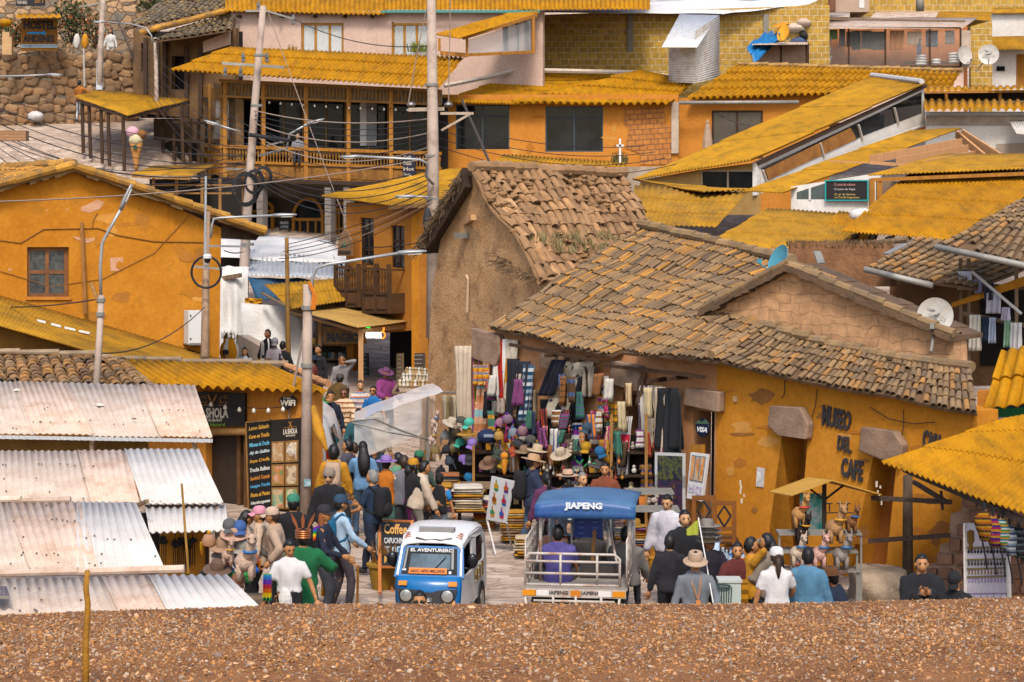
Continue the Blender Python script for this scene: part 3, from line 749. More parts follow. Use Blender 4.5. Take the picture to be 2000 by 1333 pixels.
tufts('straw_thatch','strip of matted straw along the top of the mud wall',[WM.p(1545+k*14,482,-.1)for k in range(14)],.16,60,mat('8a6a48','6a5036',5),'thatch',.12)
for a,b,lb in(((1596,492,104),(1604,515,105),'small grey board lying behind the adobe gable top'),((1730,497,104),(1768,478,103),'pale narrow board at the end of the grey gutter')):mb=MB();mb.bar(P(*a),P(*b),.14,.03);tag(mb.build('loose_board',GREYS),lb,'board')
WL=Pl((-60,500,84),(430,500,79.5))
gh=thing('gabled_house','large orange house with a wide tiled gable and one four pane window','house',WL.p(200,760))
wall('wall',ORNG,WL,[(-70,372),(0,362),(140,332),(250,365),(432,445),(428,760),(-70,760)],[rect(53,483,135,581)],.4,0,gh)
SMG=mat('5a5c58','34383a',8,.25,spec=.5)
win(WL,(53,483,135,581),mat('8a5c34','6e4626',3,.7),SMG,2,2,.09,.18,gh)
mb=MB();q=Q(WL,50,580,138,586);mb.qbox(q,0,1,0,1,0,.05);mb.build('sill',ORNGB,gh)
patches(WL,165,400,400,660,18,[mat('c07c20','b0701a',2,.92),mat('d89a44','cc8c38',2,.92),mat('b87828',None,3,.92)],gh,7,1.1)
sw=MB();a,b=WL.p(432,445),WL.p(428,760);bk=V((-3.5,6.5,0));sw.prism([a,b,b+bk,a+bk],V((-.3,0,0)));sw.build('side_wall',ORNG,gh)
PLS=mat('d8a888','c8946c',6,.95,bump=.3)
for pts in([(158,405),(175,398),(190,390),(204,396),(196,408),(176,416),(158,412)],[(215,504),(240,503),(241,529),(216,530)],[(142,462),(165,466),(194,464),(180,472),(170,476),(150,468)],[(17,524),(22,524),(21,530),(16,530)],[(90,410),(94,410),(93,414)],[(128,409),(132,408),(132,413)]):
 mb=MB();mb.prism([WL.p(x,y,.001)for x,y in pts],WL.n*.006);mb.build('plaster_scar',PLS,gh)
mb=MB();mb.tube([WL.p(x,y,.02)for x,y in((0,470),(40,475),(85,448),(140,447),(190,446),(230,460),(300,472),(400,474))],.012,5);mb.tube([WL.p(x,y,.02)for x,y in((0,530),(100,560),(200,545),(300,495),(370,420))],.008,5);mb.tube([WL.p(x,y,.02)for x,y in((180,444),(182,430),(190,416))],.01,5);mb.build('wire',flat('8a5a20'),gh)
ap=WL.p(138,326,.3);bkr=V((-4.2,6.0,0))
cLl=[ap+bkr,ap,WL.p(-60,378,.3),WL.p(-60,378,.3)+bkr]
cLr=[ap,ap+V((-2,6.5,0)),WL.p(508,455,.3)+V((-2,6.5,0)),WL.p(508,455,.3)]
tY=[(1,1,1),(1.15,1.05,.9),(.8,.8,.8),(1.25,1.1,.8),(.65,.66,.7)]
clay('roof',CLAYY,[ap+bkr,ap,WL.p(-60,378,.3),WL.p(-60,378,.3)+bkr],.2,.4,gh,1,tY,.075,.06,.99,MUD)
clay('roof',CLAYY,cLr,.2,.4,gh,1,tY,.075,.05,.99,MUD)
for a,b in((WL.p(-60,376,.32),ap),(ap,WL.p(508,452,.32))):
 ridge('verge_tile',CLAYY,a+V((0,0,.03)),b+V((0,0,.03)),.1,gh,.5)
 mb=MB();n=16
 for k in range(n):
  p,q=a+(b-a)*k/n,a+(b-a)*(k+1)/n;d=V((0,0,-R.uniform(.1,.17)))
  mb.hexa([p,q,q+d,p+d]+[z-WL.n*.5 for z in(p,q,q+d,p+d)])
 mb.build('mud_verge',mat('80643c','6a5030',5,.95,bump=.6,bs=25),gh)
mb=MB();mb.prism([WL.p(*k)for k in((432,428),(506,462),(500,470),(432,462))],-WL.n*2.5);mb.build('eave',WOODD,gh)
ridge('ridge_tile',CLAYY,ap+V((0,0,.06)),ap+bkr,.12,gh,.4)
mb=MB();q=Q(Pl((0,260,70),(100,260,70)),0,255,50,275);mb.qbox(q,0,1,0,1,-.4,0);mb.build('chimney',brickmat('b07a48','9a6a40','8c7258',.25,.08,.015),gh)
mb=MB();mb.tube([WL.p(157,435,.12),WL.p(160,520,.14),WL.p(164,612,.12)],[.045,.05,.055],7);tag(mb.build('bamboo_pole',mat('a8743c','8a5c2c',3,.8,stretch=(8,8,1))),'brown wooden pole leaning on the orange gable beside the window','pole')
eb=thing('electric_box','white metal electric box on a shelf near the orange house corner','utility box',WL.p(375,675,.3))
mb=MB();q=Q(WL,358,606,394,670);mb.qbox(q,0,1,0,1,.05,.4);mb.build('body',flat('d8d8d4',.5),eb)
mb=MB();mb.qbox(q,.04,.96,.03,.97,.4,.42);dd=mb.build('door',flat('dcdcd8',.5),eb);mb=MB();mb.qbox(q,.08,.14,.12,.17,.42,.44);mb.qbox(q,.08,.14,.82,.87,.42,.44);mb.build('hinge',BLACK,dd)
mb=MB();mb.qbox(q,-.02,1.02,1.0,1.04,.0,.42);mb.build('shelf',GREYS,eb)
ln=thing('long_shed','long low shed with a mustard sheet roof below the orange gable','shed',P(150,720,86))
corr('roof',YELM,[P(-60,560,84),P(445,703,79),P(300,724,90),P(-60,618,92)],.1,.008,2,.01,ln,.02,.03,.05,4,10)
mb=MB()
for a,b in(((72,627),(88,631)),((99,634),(118,639)),((125,641),(146,646)),((153,648),(174,652))):
 c_=[P(-60,560,84),P(445,703,79),P(300,724,90),P(-60,618,92)];pl=((c_[1]-c_[0]).cross(c_[3]-c_[0])).normalized()
 pl=pl if pl.z>0 else-pl
 k=[hit(x,y,c_[3],pl)+pl*.03 for x,y in(a,b,(b[0],b[1]+4),(a[0],a[1]+4))];mb.prism(k,pl*.01)
mb.build('roof_patch',flat('e8e0d4'),ln)
WLS=Pl((-60,660,90.5),(300,700,88.5));wall('wall',mat('8c6420','74501a',2),WLS,[(-60,624),(0,640),(250,715),(250,830),(-60,830)],(),.2,0,ln)
WR=Pl((380,900,97),(640,900,101))
rs=thing('corner_restaurant','orange corner restaurant with half clay half yellow tile roof and black menu boards','restaurant',WR.p(500,1010))
wall('wall',ORNGB,WR,[(-60,748),(613,760),(613,1030),(-60,1010)],[[(402,850),(484,850),(484,1010),(402,1010)]],.3,0,rs)
mb=MB();mb.qbox(Q(WR,398,846,490,1012),0,1,0,1,-.3,-.2);dd=mb.build('door',mat('3a2814','22160c',3,.7,stretch=(20,20,1)),rs)
mb=MB();mb.qbox(Q(WR,455,850,487,1012),0,.22,0,1,-.2,-.12);mb.qbox(Q(WR,455,850,487,1012),.72,1,0,1,-.2,.03);mb.build('door_frame',mat('6a4420','4e3014',3),dd)
mb=MB();a,b=WR.p(400,843,.08),WR.p(487,843,.08);mb.tube([a,b],.075,8);mb.build('lintel',WOOD,rs,smooth=True)
cO=[P(-60,688,92),P(246,702,93),P(290,755,100),P(-60,748,99)]
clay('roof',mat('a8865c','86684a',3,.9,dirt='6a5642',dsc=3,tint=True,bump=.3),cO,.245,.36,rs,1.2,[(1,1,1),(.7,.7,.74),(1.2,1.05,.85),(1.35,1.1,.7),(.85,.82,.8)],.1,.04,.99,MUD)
corr('roof',YEL,[P(225,702,93),P(505,706,93),P(640,768,101),P(292,752,100)],.185,.04,1,.02,rs,.02,.02,.05,8)
CAPM=mat('a08a70','87725a',4,.9,tint=True)
ridge('ridge_tile',CAPM,P(-40,688,93),P(190,692,93.3),.06,rs,.9);ridge('ridge_tile',CAPM,P(190,694,93),P(250,712,93.6),.06,rs,.35)
ridge('ridge_tile',CAPM,P(215,700,93),P(560,712,94),.055,rs,.8);ridge('verge_tile',CAPM,P(243,712,94),P(293,754,100),.07,rs,.3)
ridge('verge_tile',mat('c08a5c','a8744c',4,tint=True),P(560,716,94.5),P(640,752,98),.07,rs,.4)
BRD=flat('14110f',.55);CREAM=flat('d8ccb8',.7)
sg=thing('restaurant_sign','wide black LA SHOLA restaurant sign under the yellow tile eave','sign',WR.p(440,834,.1))
q=Q(WR,(392,765),(484,768),(484,832),(392,832));mb=MB();mb.qbox(q,0,1,0,1,.03,.1);mb.build('board',BRD,sg)
text('SHOLA',Q(WR,409,796,452,816),CREAM,sg,.01,.102,bold=.03);text('LA',Q(WR,392,797,405,815),CREAM,sg,.01,.102,bold=.03)
text('RESTAURANT',Q(WR,398,817,441,823),CREAM,sg,.01,.102,bold=.01);text('& Natural',Q(WR,408,825,446,832),flat('7ea83a'),sg,.01,.102)
CPR=flat('a8763a',.5)
mb=MB()
for cx in(402,442):
 for dx,dy,r in((0,0,.055),(6,-5,.03),(-5,6,.025),(7,6,.025)):
  c=WR.p(cx+dx,780+dy,.11);mb.tube([c+V((r*cos(t),0,r*sin(t)))for t in[k*pi/6 for k in range(13)]],.007,4,caps=False)
mb.bar(WR.p(395,791,.11),WR.p(415,791,.11),.01);mb.bar(WR.p(432,791,.11),WR.p(455,791,.11),.01)
mb.bar(WR.p(415,770,.12),WR.p(424,793,.12),.05,.02);mb.bar(WR.p(431,770,.12),WR.p(420,793,.12),.05,.02);mb.build('spoon_emblem',CPR,sg)
mn=thing('menu_board','tall black chalk menu board hanging beside the restaurant door','menu board',WR.p(512,985,.2))
q=Q(WR,(489,824),(536,819),(538,990),(494,995));mb=MB();mb.qbox(q,0,1,0,1,.1,.13);mb.build('board',BRD,mn)
mb=MB();mb.qbox(q,-.03,0.02,0,1,.1,.15);mb.qbox(q,.0,1,-.01,.01,.1,.15);mb.build('frame',WOOD,mn)
for k,(s_,c)in enumerate((('Lomo Saltado','d0a040'),('Carne en Trucha','d8a038'),('Milanesa de Trucha','6ab4d0'),('Aji de Gallina','c8d8dc'),('Sopa Criolla','d8a038'),('Trucha Rellena','dcd8d0'),('Sandwich Tostado','c88038'),('Lasagna Trucha','5aa4cc'),('Pasta al Pesto','d8a038'),('Hamburguesa','e0dcd4'))):
 v=.045+k*.095;text(s_,Q3(*[q(a,b,.0)for a,b in((.1,v+.01),(.95,v-.005),(.95,v+.045),(.1,v+.055))]),flat(c),mn,.006,.132,bold=.02,shear=.2)
pb=thing('picture_menu','black panel with framed food photographs beside the lamp pole','menu board',WR.p(565,995,.2))
q=Q(WR,(537,820),(612,814),(612,995),(537,995));mb=MB();mb.qbox(q,0,1,0,1,.1,.13);mb.build('board',flat('20180f',.6),pb)
text('LA SHOLA',Q3(*[q(a,b)for a,b in((.33,.11),(.69,.105),(.69,.165),(.33,.17))]),CREAM,pb,.006,.132,bold=.03)
text('RESTAURANT',Q3(*[q(a,b)for a,b in((.4,.175),(.64,.175),(.64,.195),(.4,.195))]),CREAM,pb,.006,.132)
mb=MB();mb.bar(q(.48,.03,.14),q(.56,.1,.14),.03,.01);mb.bar(q(.56,.03,.14),q(.48,.1,.14),.03,.01);mb.bar(q(.35,.095,.14),q(.68,.09,.14),.008);mb.build('spoon_emblem',CPR,pb)
FC=[['d8d0c0','b07838','d0c0a0','7a8a48'],['c89448','e0d8c8','8a5a28','d0b070'],['c8d0d4','c87830','5a8a58','b09070'],['a8682c','d8c4a0','704018','c8a078'],['b05a30','d8b088','6a9a70','3870a8'],['b87848','5a9a60','d8c8a8','a04828']]
for j in range(3):
 for i in range(2):
  u0,v0=.03+i*.36,.24+j*.255;f=MB();f.qbox(q,u0,u0+.33,v0,v0+.235,.13,.15);fr=f.build('picture_frame',WOOD,pb)
  f=MB();f.qbox(q,u0+.035,u0+.295,v0+.02,v0+.215,.15,.156);f.build('food_print',photomat(FC[j*2+i],j*2+i,6),fr)
wf=thing('wifi_sign','black heart shaped free WiFi sign hung under the eave','sign',WR.p(570,800,.3))
mb=MB();mb.prism([WR.p(x,y,.12)for x,y in((553,780),(562,772),(570,776),(580,772),(588,780),(584,790),(575,796),(568,800),(560,794))],WR.n*.03);mb.build('plate',BRD,wf)
text('WiFi',Q(WR,556,780,586,792),CREAM,wf,.006,.152,bold=.03);text('Free',Q(WR,563,774,577,779),CREAM,wf,.006,.152)
def garland(name,label,pts,n,sag,m,br=.035,bm=None,r=.008):
 o=thing(name,label,'light string',pts[0]);mb=MB();bl=MB()
 a,b=V(pts[0]),V(pts[1]);pp=[a+(b-a)*k/12-V((0,0,sag*4*(k/12)*(1-k/12)))for k in range(13)]
 mb.tube(pp,r,4);mb.build('cable',m,o)
 for k in range(n):
  t=(k+.5)/n;c=a+(b-a)*t-V((0,0,sag*4*t*(1-t)+.06));bl=MB();bl.lathe(c,[(0,-br),(br,-br*.3),(br*.8,br*.6),(br*.3,br*1.4),(.0,br*1.5)],7);bl.build('bulb',bm or flat('d8d0c0',.2),o,smooth=True)
garland('bulb_string','string of clear bulbs drooping below the restaurant eave',(WR.p(420,778,.35),WR.p(588,790,.35)),6,.1,BLACK,.045)
FIB=mat('cebcac','bea896',2.5,.85,dirt='a88c74',dsc=2.2,dlo=.56,dhi=.8,tint=True,fine=.15)
FIBP=mat('d6beac','ccae98',2.5,.85,dirt='b89a82',dsc=2.5,tint=True,fine=.12)
FIBW=mat('d6cfc8','c8c0b8',2,.8,tint=True,fine=.08)
def stall(label,sheets,y0,y1,x1,s0,s1,legs,wallpx=None):
 o=thing('market_stall',label,'stall',G(max(60,x1-200),YH+(H)*s1));
 for k,(m,a,b,c,d,lift)in enumerate(sheets):
  c4=[P(a,y0[0]+(y0[1]-y0[0])*a/500,s0),P(b,y0[0]+(y0[1]-y0[0])*b/500,s0),P(c,y1[0]+(y1[1]-y1[0])*c/500,s1),P(d,y1[0]+(y1[1]-y1[0])*d/500,s1)]
  corr('roof_sheet',m,[p+V((0,0,lift))for p in c4],.108,.013,1,.0,o,.012,.02,.05,6,6)
 mb=MB();rq=random.Random(x1)
 for q_ in range(34):
  u=rq.random();v=rq.choice((.06,.3,.55,.8,.95))+rq.uniform(-.02,.02);x=-40+u*(x1*.86+(x1*.14-6)*v+40);y=y0[0]+(y1[0]-y0[0])*v+(4 if x>200 else 0);mb.ball(P(x,y,s0+(s1-s0)*v)+V((0,0,.03)),.014,nu=6,nv=4)
 mb.build('bolt',flat('6c5c50'),o)
 for x,s_ in legs:
  b=P(x,y1[0]+6,s_);mb=MB();mb.bar(V((b.x,b.y,0)),V((b.x,b.y,b.z)),.07);mb.build('post',WOODG,o)
 return o
s1_=stall('topmost market stall with a weathered pinkish grey fibre cement roof',[(FIB,-60,30,70,-60,0),(FIBP,28,130,182,66,.012),(FIB,128,282,318,178,0),(FIBP,268,380,415,312,.014)],(745,757),(847,858),400,106,114,[(380,114),(180,114)])
mb=MB();mb.grid(lambda u,v:P(-40+455*u,850+u*8+v*7,114.4)+V((0,.02*cos(u*2*pi*34),0)),200,1,thick=V((0,.01,0)));mb.build('edge_sheet',flat('d8d8d8',.4,.3),s1_)
mb=MB();pl=Pl((0,860,112),(300,860,112));mb.qbox(Q(pl,-60,852,290,905),0,1,0,1,0,.05);mb.build('back_panel',mat('7c5a1e','6c4c18',3),s1_)
s2_=stall('second market stall with one newer white sheet at its right end',[(FIB,-60,160,185,-60,0),(FIBP,152,248,272,178,.012),(FIBW,243,388,436,278,.016)],(881,881),(985,985),430,126,134,[(425,134)])
corr('roof_sheet',FIBW,[P(283,985,133),P(440,985,133),P(446,1036,139),P(292,1040,139)],.108,.018,1,.0,s2_,.012,.01,.03,6,6)
mb=MB();c=P(262,990,136);mb.bar(c,P(288,979,138),.05);mb.bar(P(240,985,135),P(270,987,136),.06);mb.build('rafter_end',WOODG,s2_)
s3_=stall('third market stall roofed with a broken pinkish sheet over a white one',[(FIB,-60,25,70,-60,0),(FIBP,10,155,192,58,.016),(FIBW,150,265,322,150,0)],(981,983),(1113,1113),320,142,156,[(316,156)])
ridge('ridge_tile',FIBP,P(-60,979,142),P(134,979,142),.045,s3_,5)
s4_=stall('nearest market stall roof, cut by the gravel bank',[(FIB,-60,205,242,-60,0),(FIBP,198,298,335,236,.012),(FIBW,290,442,513,330,.014)],(1130,1126),(1215,1196),440,168,180,[(500,180)])
ridge('ridge_tile',FIBP,P(-60,1123,167),P(355,1117,167),.045,s4_,5)
pl=Pl((300,1080,133),(460,1080,133))
mb=MB();mb.qbox(Q(pl,312,1038,408,1130),0,1,0,1,-.06,0);mb.build('yellow_panel',mat('c8861c','b87414',2),s2_)
mb=MB();mb.qbox(Q(pl,402,1040,407,1130),0,1,0,1,.0,.06);mb.build('post',WOODD,s2_)
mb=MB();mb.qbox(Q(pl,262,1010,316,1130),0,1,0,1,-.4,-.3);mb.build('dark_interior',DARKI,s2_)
for k,x in enumerate((322,345,356,368,378)):
 e=thing('hanging_ornament','dark beaded dream ornament, number %s from the left, hanging before the yellow stall panel'%['one','two','three','four','five'][k],'ornament',pl.p(x,1110,.1),'ornaments hanging in the stall')
 mb=MB();z=1052+(k*7)%13;mb.tube([pl.p(x,1040,.1),pl.p(x,z,.1)],.006,4);mb.build('string',BLACK,e)
 mb=MB()
 for q_ in range(14):mb.ball(pl.p(x+R.uniform(-6,6),z+R.uniform(-4,8),.1+R.uniform(-.04,.04)),R.uniform(.015,.035),nu=6,nv=4)
 mb.build('bead_ball',flat('241c12'),e)
 mb=MB()
 for q_ in range(3):mb.tube([pl.p(x-4+q_*4,z+6,.1),pl.p(x-4+q_*4,z+48,.1)],.007,4)
 mb.build('tassel',flat('2c2214'),e)
so=thing('solar_panel','small solar panel lying on the nearest stall roof','solar panel',P(6,1170,176))
c4=[P(-20,1152,173)+V((0,0,.05)),P(14,1154,173)+V((0,0,.05)),P(20,1177,177.5)+V((0,0,.07)),P(-20,1178,177.5)+V((0,0,.07))]
mb=MB();mb.qbox(Q3(*c4),0,1,0,1,-.03,0);mb.build('frame',GREYM,so)
mb=MB();[mb.qbox(Q3(*c4),.04+i*.235,.25+i*.235,.06+j*.3,.34+j*.3,0,.004)for i in range(4)for j in range(3)];mb.build('cells',flat('2c3a54',.2),so)
def litter(x,y,s,label,c='e4dccc',r=.05):
 mb=MB();a=P(x,y,s)+V((0,0,.05));mb.ball(a,r*1.5,r,r*.5,8,5,fn=lambda p,q:q*(1+.5*NZ.noise(p*3+a)));tag(mb.build('rag',mat(c,None,9)),label,'rag')
litter(33,768,107.4,'crumpled white rag near the left of the topmost stall roof');litter(195,797,109.6,'white scrap in the middle of the topmost stall roof');litter(262,824,112,'small brown lump on the topmost stall roof','7a6450',.03)
mb=MB();a=G(168,1560,0);pp=P(168,1345,268);mb.tube([pp-V((0,0,.3)),P(168,1250,268),P(172,1180,268),P(168,1150,268),P(171,1115,268)],[.026,.026,.022,.022,.02],7)
tag(mb.build('fence_stake',mat('b07c1c','94641a',3,.8,bump=.5,bs=20),smooth=True),'knotty yellow wooden stake standing in the gravel in front of the stalls','stake')
mb=MB();mb.bar(P(368,1122,165),P(355,946,160),.025);tag(mb.build('thin_stake',mat('8a6418','6e4e14',3)),'thin wooden stake rising past the white stall sheets','stake')
mb=MB();mb.bar(G(698,1177+5),P(699,1104,130),.035);tag(mb.build('street_stake',WOODY),'short wooden stake in the paving left of the blackboard','stake')
WB=Pl((680,600,66.5),(818,600,71));WB2=Pl((818,600,71),(850,600,67))
cb=thing('corner_bar_building','two storey orange corner building with two carved wooden balconies','building',WB.p(760,770))
wall('wall',ORNGB,WB,[(676,396),(818,404),(818,840),(676,830)],[[(703,425),(730,427),(730,520),(703,518)],[(763,440),(790,442),(790,525),(763,523)],[(690,655),(812,645),(812,805),(690,800)]],.3,0,cb)
wall('side_wall',ORNG,WB2,[(818,404),(860,408),(860,800),(818,800)],(),.2,0,cb)
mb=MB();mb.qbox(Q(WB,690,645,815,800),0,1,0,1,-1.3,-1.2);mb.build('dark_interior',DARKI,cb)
for x0,y0 in((703,425),(763,440)):
 d=win(WB,(x0,y0,x0+27,y0+95),WOODD,DARKG,2,3,.06,.12,cb,name='balcony_door')
for x0,x1,y0,y1 in((685,730,520,600),(741,790,522,612)):
 q=Q(WB,(x0,y0),(x1,y0+3),(x1,y1),(x0,y1));mb=MB()
 for o in(0.0,.5):
  pass
 mb.qbox(q,0,1,.55,1,.45,.5);mb.qbox(q,0,1,0,.05,.43,.52);mb.qbox(q,0,1,.52,.58,.43,.53);mb.qbox(q,0,1,.95,1.0,0,.53)
 for u in(0,1):mb.qbox(q,u-.02,u+.02,0,1,.0,.48)if 0 else None
 for u in(0,.5,1):mb.qbox(q,u-.04,u+.04,-.1,1,.43,.53)
 mb.qbox(q,-.02,.02,.55,1,0,.5);mb.qbox(q,.98,1.02,.55,1,0,.5);mb.qbox(q,-.02,.02,0,.05,0,.5);mb.qbox(q,.98,1.02,0,.05,0,.5)
 b=mb.build('balcony',mat('5c3c1a','452c12',3,.8),cb)
 for k in range(9):
  u=.06+k*.11;p0,p1=q(u,.06,.48),q(u,.52,.48);mb=MB();mb.tube([p0,p0+(p1-p0)*.25,p0+(p1-p0)*.5,p0+(p1-p0)*.75,p1],[.02,.04,.02,.04,.02],6);mb.build('baluster',mat('5c3c1a','452c12',3,.8),b)
 for u in(.26,.74):mb=MB();mb.qbox(q,u-.16,u+.16,.64,.9,.5,.53);mb.build('carved_panel',mat('6a4620','503416',3,.8),b)
corr('roof',YELD,slope((628,384,65.6),(818,409,71.9),(1010,330),(880,330),13),.13,.02,2,.02,cb,.012,.03,.08)
mb=MB();mb.qbox(Q(WB,(790,402),(838,398),(838,406),(790,410)),0,1,0,1,.0,.5);mb.build('eave_board',WOOD,cb)
mb=MB();mb.prism([WB.p(x,y,.25)for x,y in((677,500),(679,470),(684,455),(691,449),(698,455),(704,470),(705,500))],WB.n*.05);sg=tag(mb.build('hostel_plaque',mat('a07850','8c6640',3)),'arched wooden plaque with a green bird emblem beside the left balcony door','sign')
ORG[sg]=sg.location.copy();mb=MB();
for a in((-5,2),(0,-4),(5,2),(0,4)):mb.bar(WB.p(691,478,.31),WB.p(691+a[0]*1.3,478+a[1]*1.6,.31),.04,.01)
mb.build('emblem',flat('3a8a70'),sg);mb=MB();mb.qbox(Q(WB,679,490,703,497),0,1,0,1,.3,.306);mb.build('name_strip',flat('3c2c1c'),sg)
aw=thing('bar_awning','beige tin awning on wooden posts in front of the dark bar','awning',G(705,772,.8))
corr('roof',mat('b8924a','a88244',2,.85,tint=True),[P(690,586,66),P(838,624,69),P(700,642,73),P(556,601,67)],.09,.012,2,.01,aw,.012,.02,.05)
for x,y,s_ in((705,645,72.5),(625,625,68)):
 b=P(x,y,s_);mb=MB();mb.bar(V((b.x,b.y,gz(b.x,b.y))),b,.13 if x>700 else .1);mb.build('post',WOODP,aw)
mb=MB();mb.bar(P(698,648,72),P(838,632,69),.09,.12);mb.bar(P(558,607,67),P(700,648,72),.06,.08);mb.build('beam',WOODP,aw)
up=thing('upper_awning','mustard tin awning below the left carved balcony','awning',P(600,610,64))
corr('roof',YELD,[P(515,556,67),P(685,541,66.2),P(685,588,67.6),P(566,604,69)],.12,.015,2,.02,up,.012,.03,.08)
mb=MB();mb.bar(P(512,573,67.5),P(566,602,69),.1,.04);mb.bar(P(620,590,66),P(690,582,66),.05);mb.build('edge_board',WOODG,up)
mg=thing('magic_sign','dark carved wooden MAGIC sign under the beige awning','sign',P(670,680,69))
pl=Pl((635,660,68.5),(720,660,71));mb=MB();q=Q(pl,(634,638),(716,645),(716,672),(634,672));mb.qbox(q,0,1,0,1,0,.06);mb.build('board',mat('9c7238','7c5828',3),mg)
text('MAGIC',Q3(*[q(a,b)for a,b in((.1,.3),(.85,.3),(.85,.85),(.1,.9))]),BLACK,mg,.01,.062,bold=.05)
NEON=lambda c:mat(c,c,2,.5,emit=1.6,fine=0)
ne=thing('neon_sign','white neon sign reading CRAFT BEERS under the awning','neon sign',P(730,662,72))
pl=Pl((712,650,72),(760,650,71.5));text('CRAFT BEERS',Q(pl,714,649,744,661),NEON('f0f4ea'),ne,.03,.0,bold=.03)
mb=MB();c=pl.p(747,655);mb.tube([c+V((.07*cos(t),0,.09*sin(t)))for t in[k*pi/6 for k in range(13)]],.02,5,caps=False);mb.tube([pl.p(750,640),pl.p(748,650)],.02,5);mb.build('orange_mug',NEON('ff7a1e'),ne);mb=MB();mb.bar(pl.p(714,638),pl.p(722,640),.05);mb.build('green_word',NEON('22e04a'),ne)
mb=MB();pl3=Pl((790,690,67),(815,690,67));mb.tube([pl3.p(*k)for k in((797,672),(802,669),(800,676),(797,680),(801,681),(798,684))],.03,5);tag(mb.build('neon_leaf',NEON('20d850')),'small green neon squiggle inside the dark bar','neon sign')
pl=WB
for x0,y0,x1,y1,c,nm,lb in((706,690,724,748,'3c4a4c','chalk_menu','tall grey chalk menu beside the bar entrance'),(780,690,792,770,'8a7458','door_leaf','pale door leaf inside the bar'),(812,690,834,745,'5c5248','notice_panel','framed notices on the bar wall near the adobe corner')):
 mb=MB();mb.qbox(Q(pl,x0,y0,x1,y1),0,1,0,1,.05,.1);o=mb.build(nm,mat(c,None,5),None);tag(o,lb,'panel');ORG[o]=o.location.copy()
 mb=MB();[mb.qbox(Q(pl,x0+2,y0+3+k*8,x1-2-(k%3),y0+5+k*8),0,1,0,1,.1,.106)for k in range(int((y1-y0)/8-1))];mb.build('writing',flat('b0a898'),o)
for k,(x,y)in enumerate(((622,650),(611,655))):pass
mb=MB();mb.lathe(P(594,640,66),[(0,-.05),(.33,-.05),(.33,.05),(0,.05)],20,M.Rotation(rad(80),3,'X'));o=tag(mb.build('round_sign',flat('c8ccd0',.5)),'round white and blue sign behind the lamp pole','sign');ORG[o]=o.location.copy()
mb=MB();mb.lathe(P(594,640,66.1),[(0,-.06),(.2,-.06),(.2,.06),(0,.06)],16,M.Rotation(rad(80),3,'X'));mb.build('blue_disc',flat('3c4c8a'),o)
ss=thing('street_shop_front','dark open shop front crowded with bright goods under the beige awning','shop',P(655,770,65.5));pl=Pl((590,700,64.5),(700,700,66.5))
mb=MB();mb.qbox(Q(pl,592,625,700,775),0,1,0,1,-.2,0);mb.build('back_wall',mat('3a2a1e','241a14',3),ss);mb=MB();[mb.qbox(Q(pl,598,y,698,y+3),0,1,0,1,0,.3)for y in(672,700,728)];mb.build('shelf',WOOD,ss)
for k in range(30):
 x=602+(k%10)*9.5+R.uniform(-2,2);y=660+(k//10)*28;mb=MB();mb.qbox(Q(pl,x,y,x+R.uniform(4,9),y+R.uniform(8,22)),0,1,0,1,.1,.2);mb.build('goods',mat(R.choice(['b0a090','7c3c34','3c6c70','c8a050','8c6c94','4c5c3c','c87850','d0c8bc']),None,9),ss)
rk=thing('sloping_rack','sloping wooden rack of small figures beside the adobe wall','display rack',G(800,800,.6))
c4=[P(795,722,78),P(840,726,78),P(838,768,84),P(768,768,84)]
mb=MB();[mb.bar(bil(c4,0,v),bil(c4,1,v),.05)for v in(0,.25,.5,.75,1)];mb.bar(c4[0],c4[3],.07);mb.bar(c4[1],c4[2],.07);mb.build('frame',WOODG,rk)
for k in range(24):
 mb=MB();p=bil(c4,.08+(k%8)*.12,.15+(k//8)*.28);mb.lathe(p,[(.0,-.03),(.05,-.03),(.03,.08),(.045,.12),(0,.16)],7);mb.build('figurine',flat(R.choice(['d8c8a8','b89868','e0d8c8'])),rk)
TARP=mat('e2ded8','d4cec6',1.2,.7,dirt='b8aea0',dsc=1.2,dlo=.6,dhi=.8)
tp=thing('canvas_market','row of white canvas covered market booths behind the orange house','market tent',P(540,690,66))
def sheet(pts,nm,m,o,th=.02,nu=14,nv=8,w=.12,seed=0):
 c4=[P(*k)for k in pts];n=(c4[1]-c4[0]).cross(c4[3]-c4[0]).normalized()
 if n.dot(CAM-c4[0])<0:n=-n
 mb=MB();mb.grid(lambda u,v:bil(c4,u,v)+n*(w*NZ.noise(V((u*4+seed,v*3,seed)))),nu,nv,thick=-n*th);return mb.build(nm,m,o,smooth=True)
sheet(((425,450,58),(645,470,58),(684,516,63),(425,502,63)),'canvas_top',TARP,tp)
sheet(((642,476,58),(690,492,58),(688,530,64),(655,510,63)),'canvas_end',TARP,tp,seed=4)
corr('zinc_awning',mat('c4c6c8','acaeb0',3,.5,metal=.3,tint=True),[P(488,488,61.5),P(690,510,62),P(690,545,66),P(484,540,65)],.15,.025,2,.02,tp,.01,.02,.05)
sheet(((484,541,65),(640,548,65),(560,586,65.5),(500,584,65.5)),'blue_canvas',mat('26587c','1e4868',2,.7),tp,seed=7)
sheet(((425,520,66),(486,522,66),(480,720,67),(425,720,67)),'canvas_wall',TARP,tp,w=.25,seed=2)
sheet(((470,593,67),(590,600,67),(590,725,68),(470,725,68)),'canvas_wall',TARP,tp,w=.2,seed=9)
mb=MB();mb.bar(P(430,545,66),P(470,538,66.5),.12);mb.build('pole',WOODG,tp)
mb=MB();mb.qbox(Q(Pl((425,490,60),(480,490,60)),425,488,486,525),0,1,0,1,0,.05);mb.build('dark_gap',DARKI,tp)
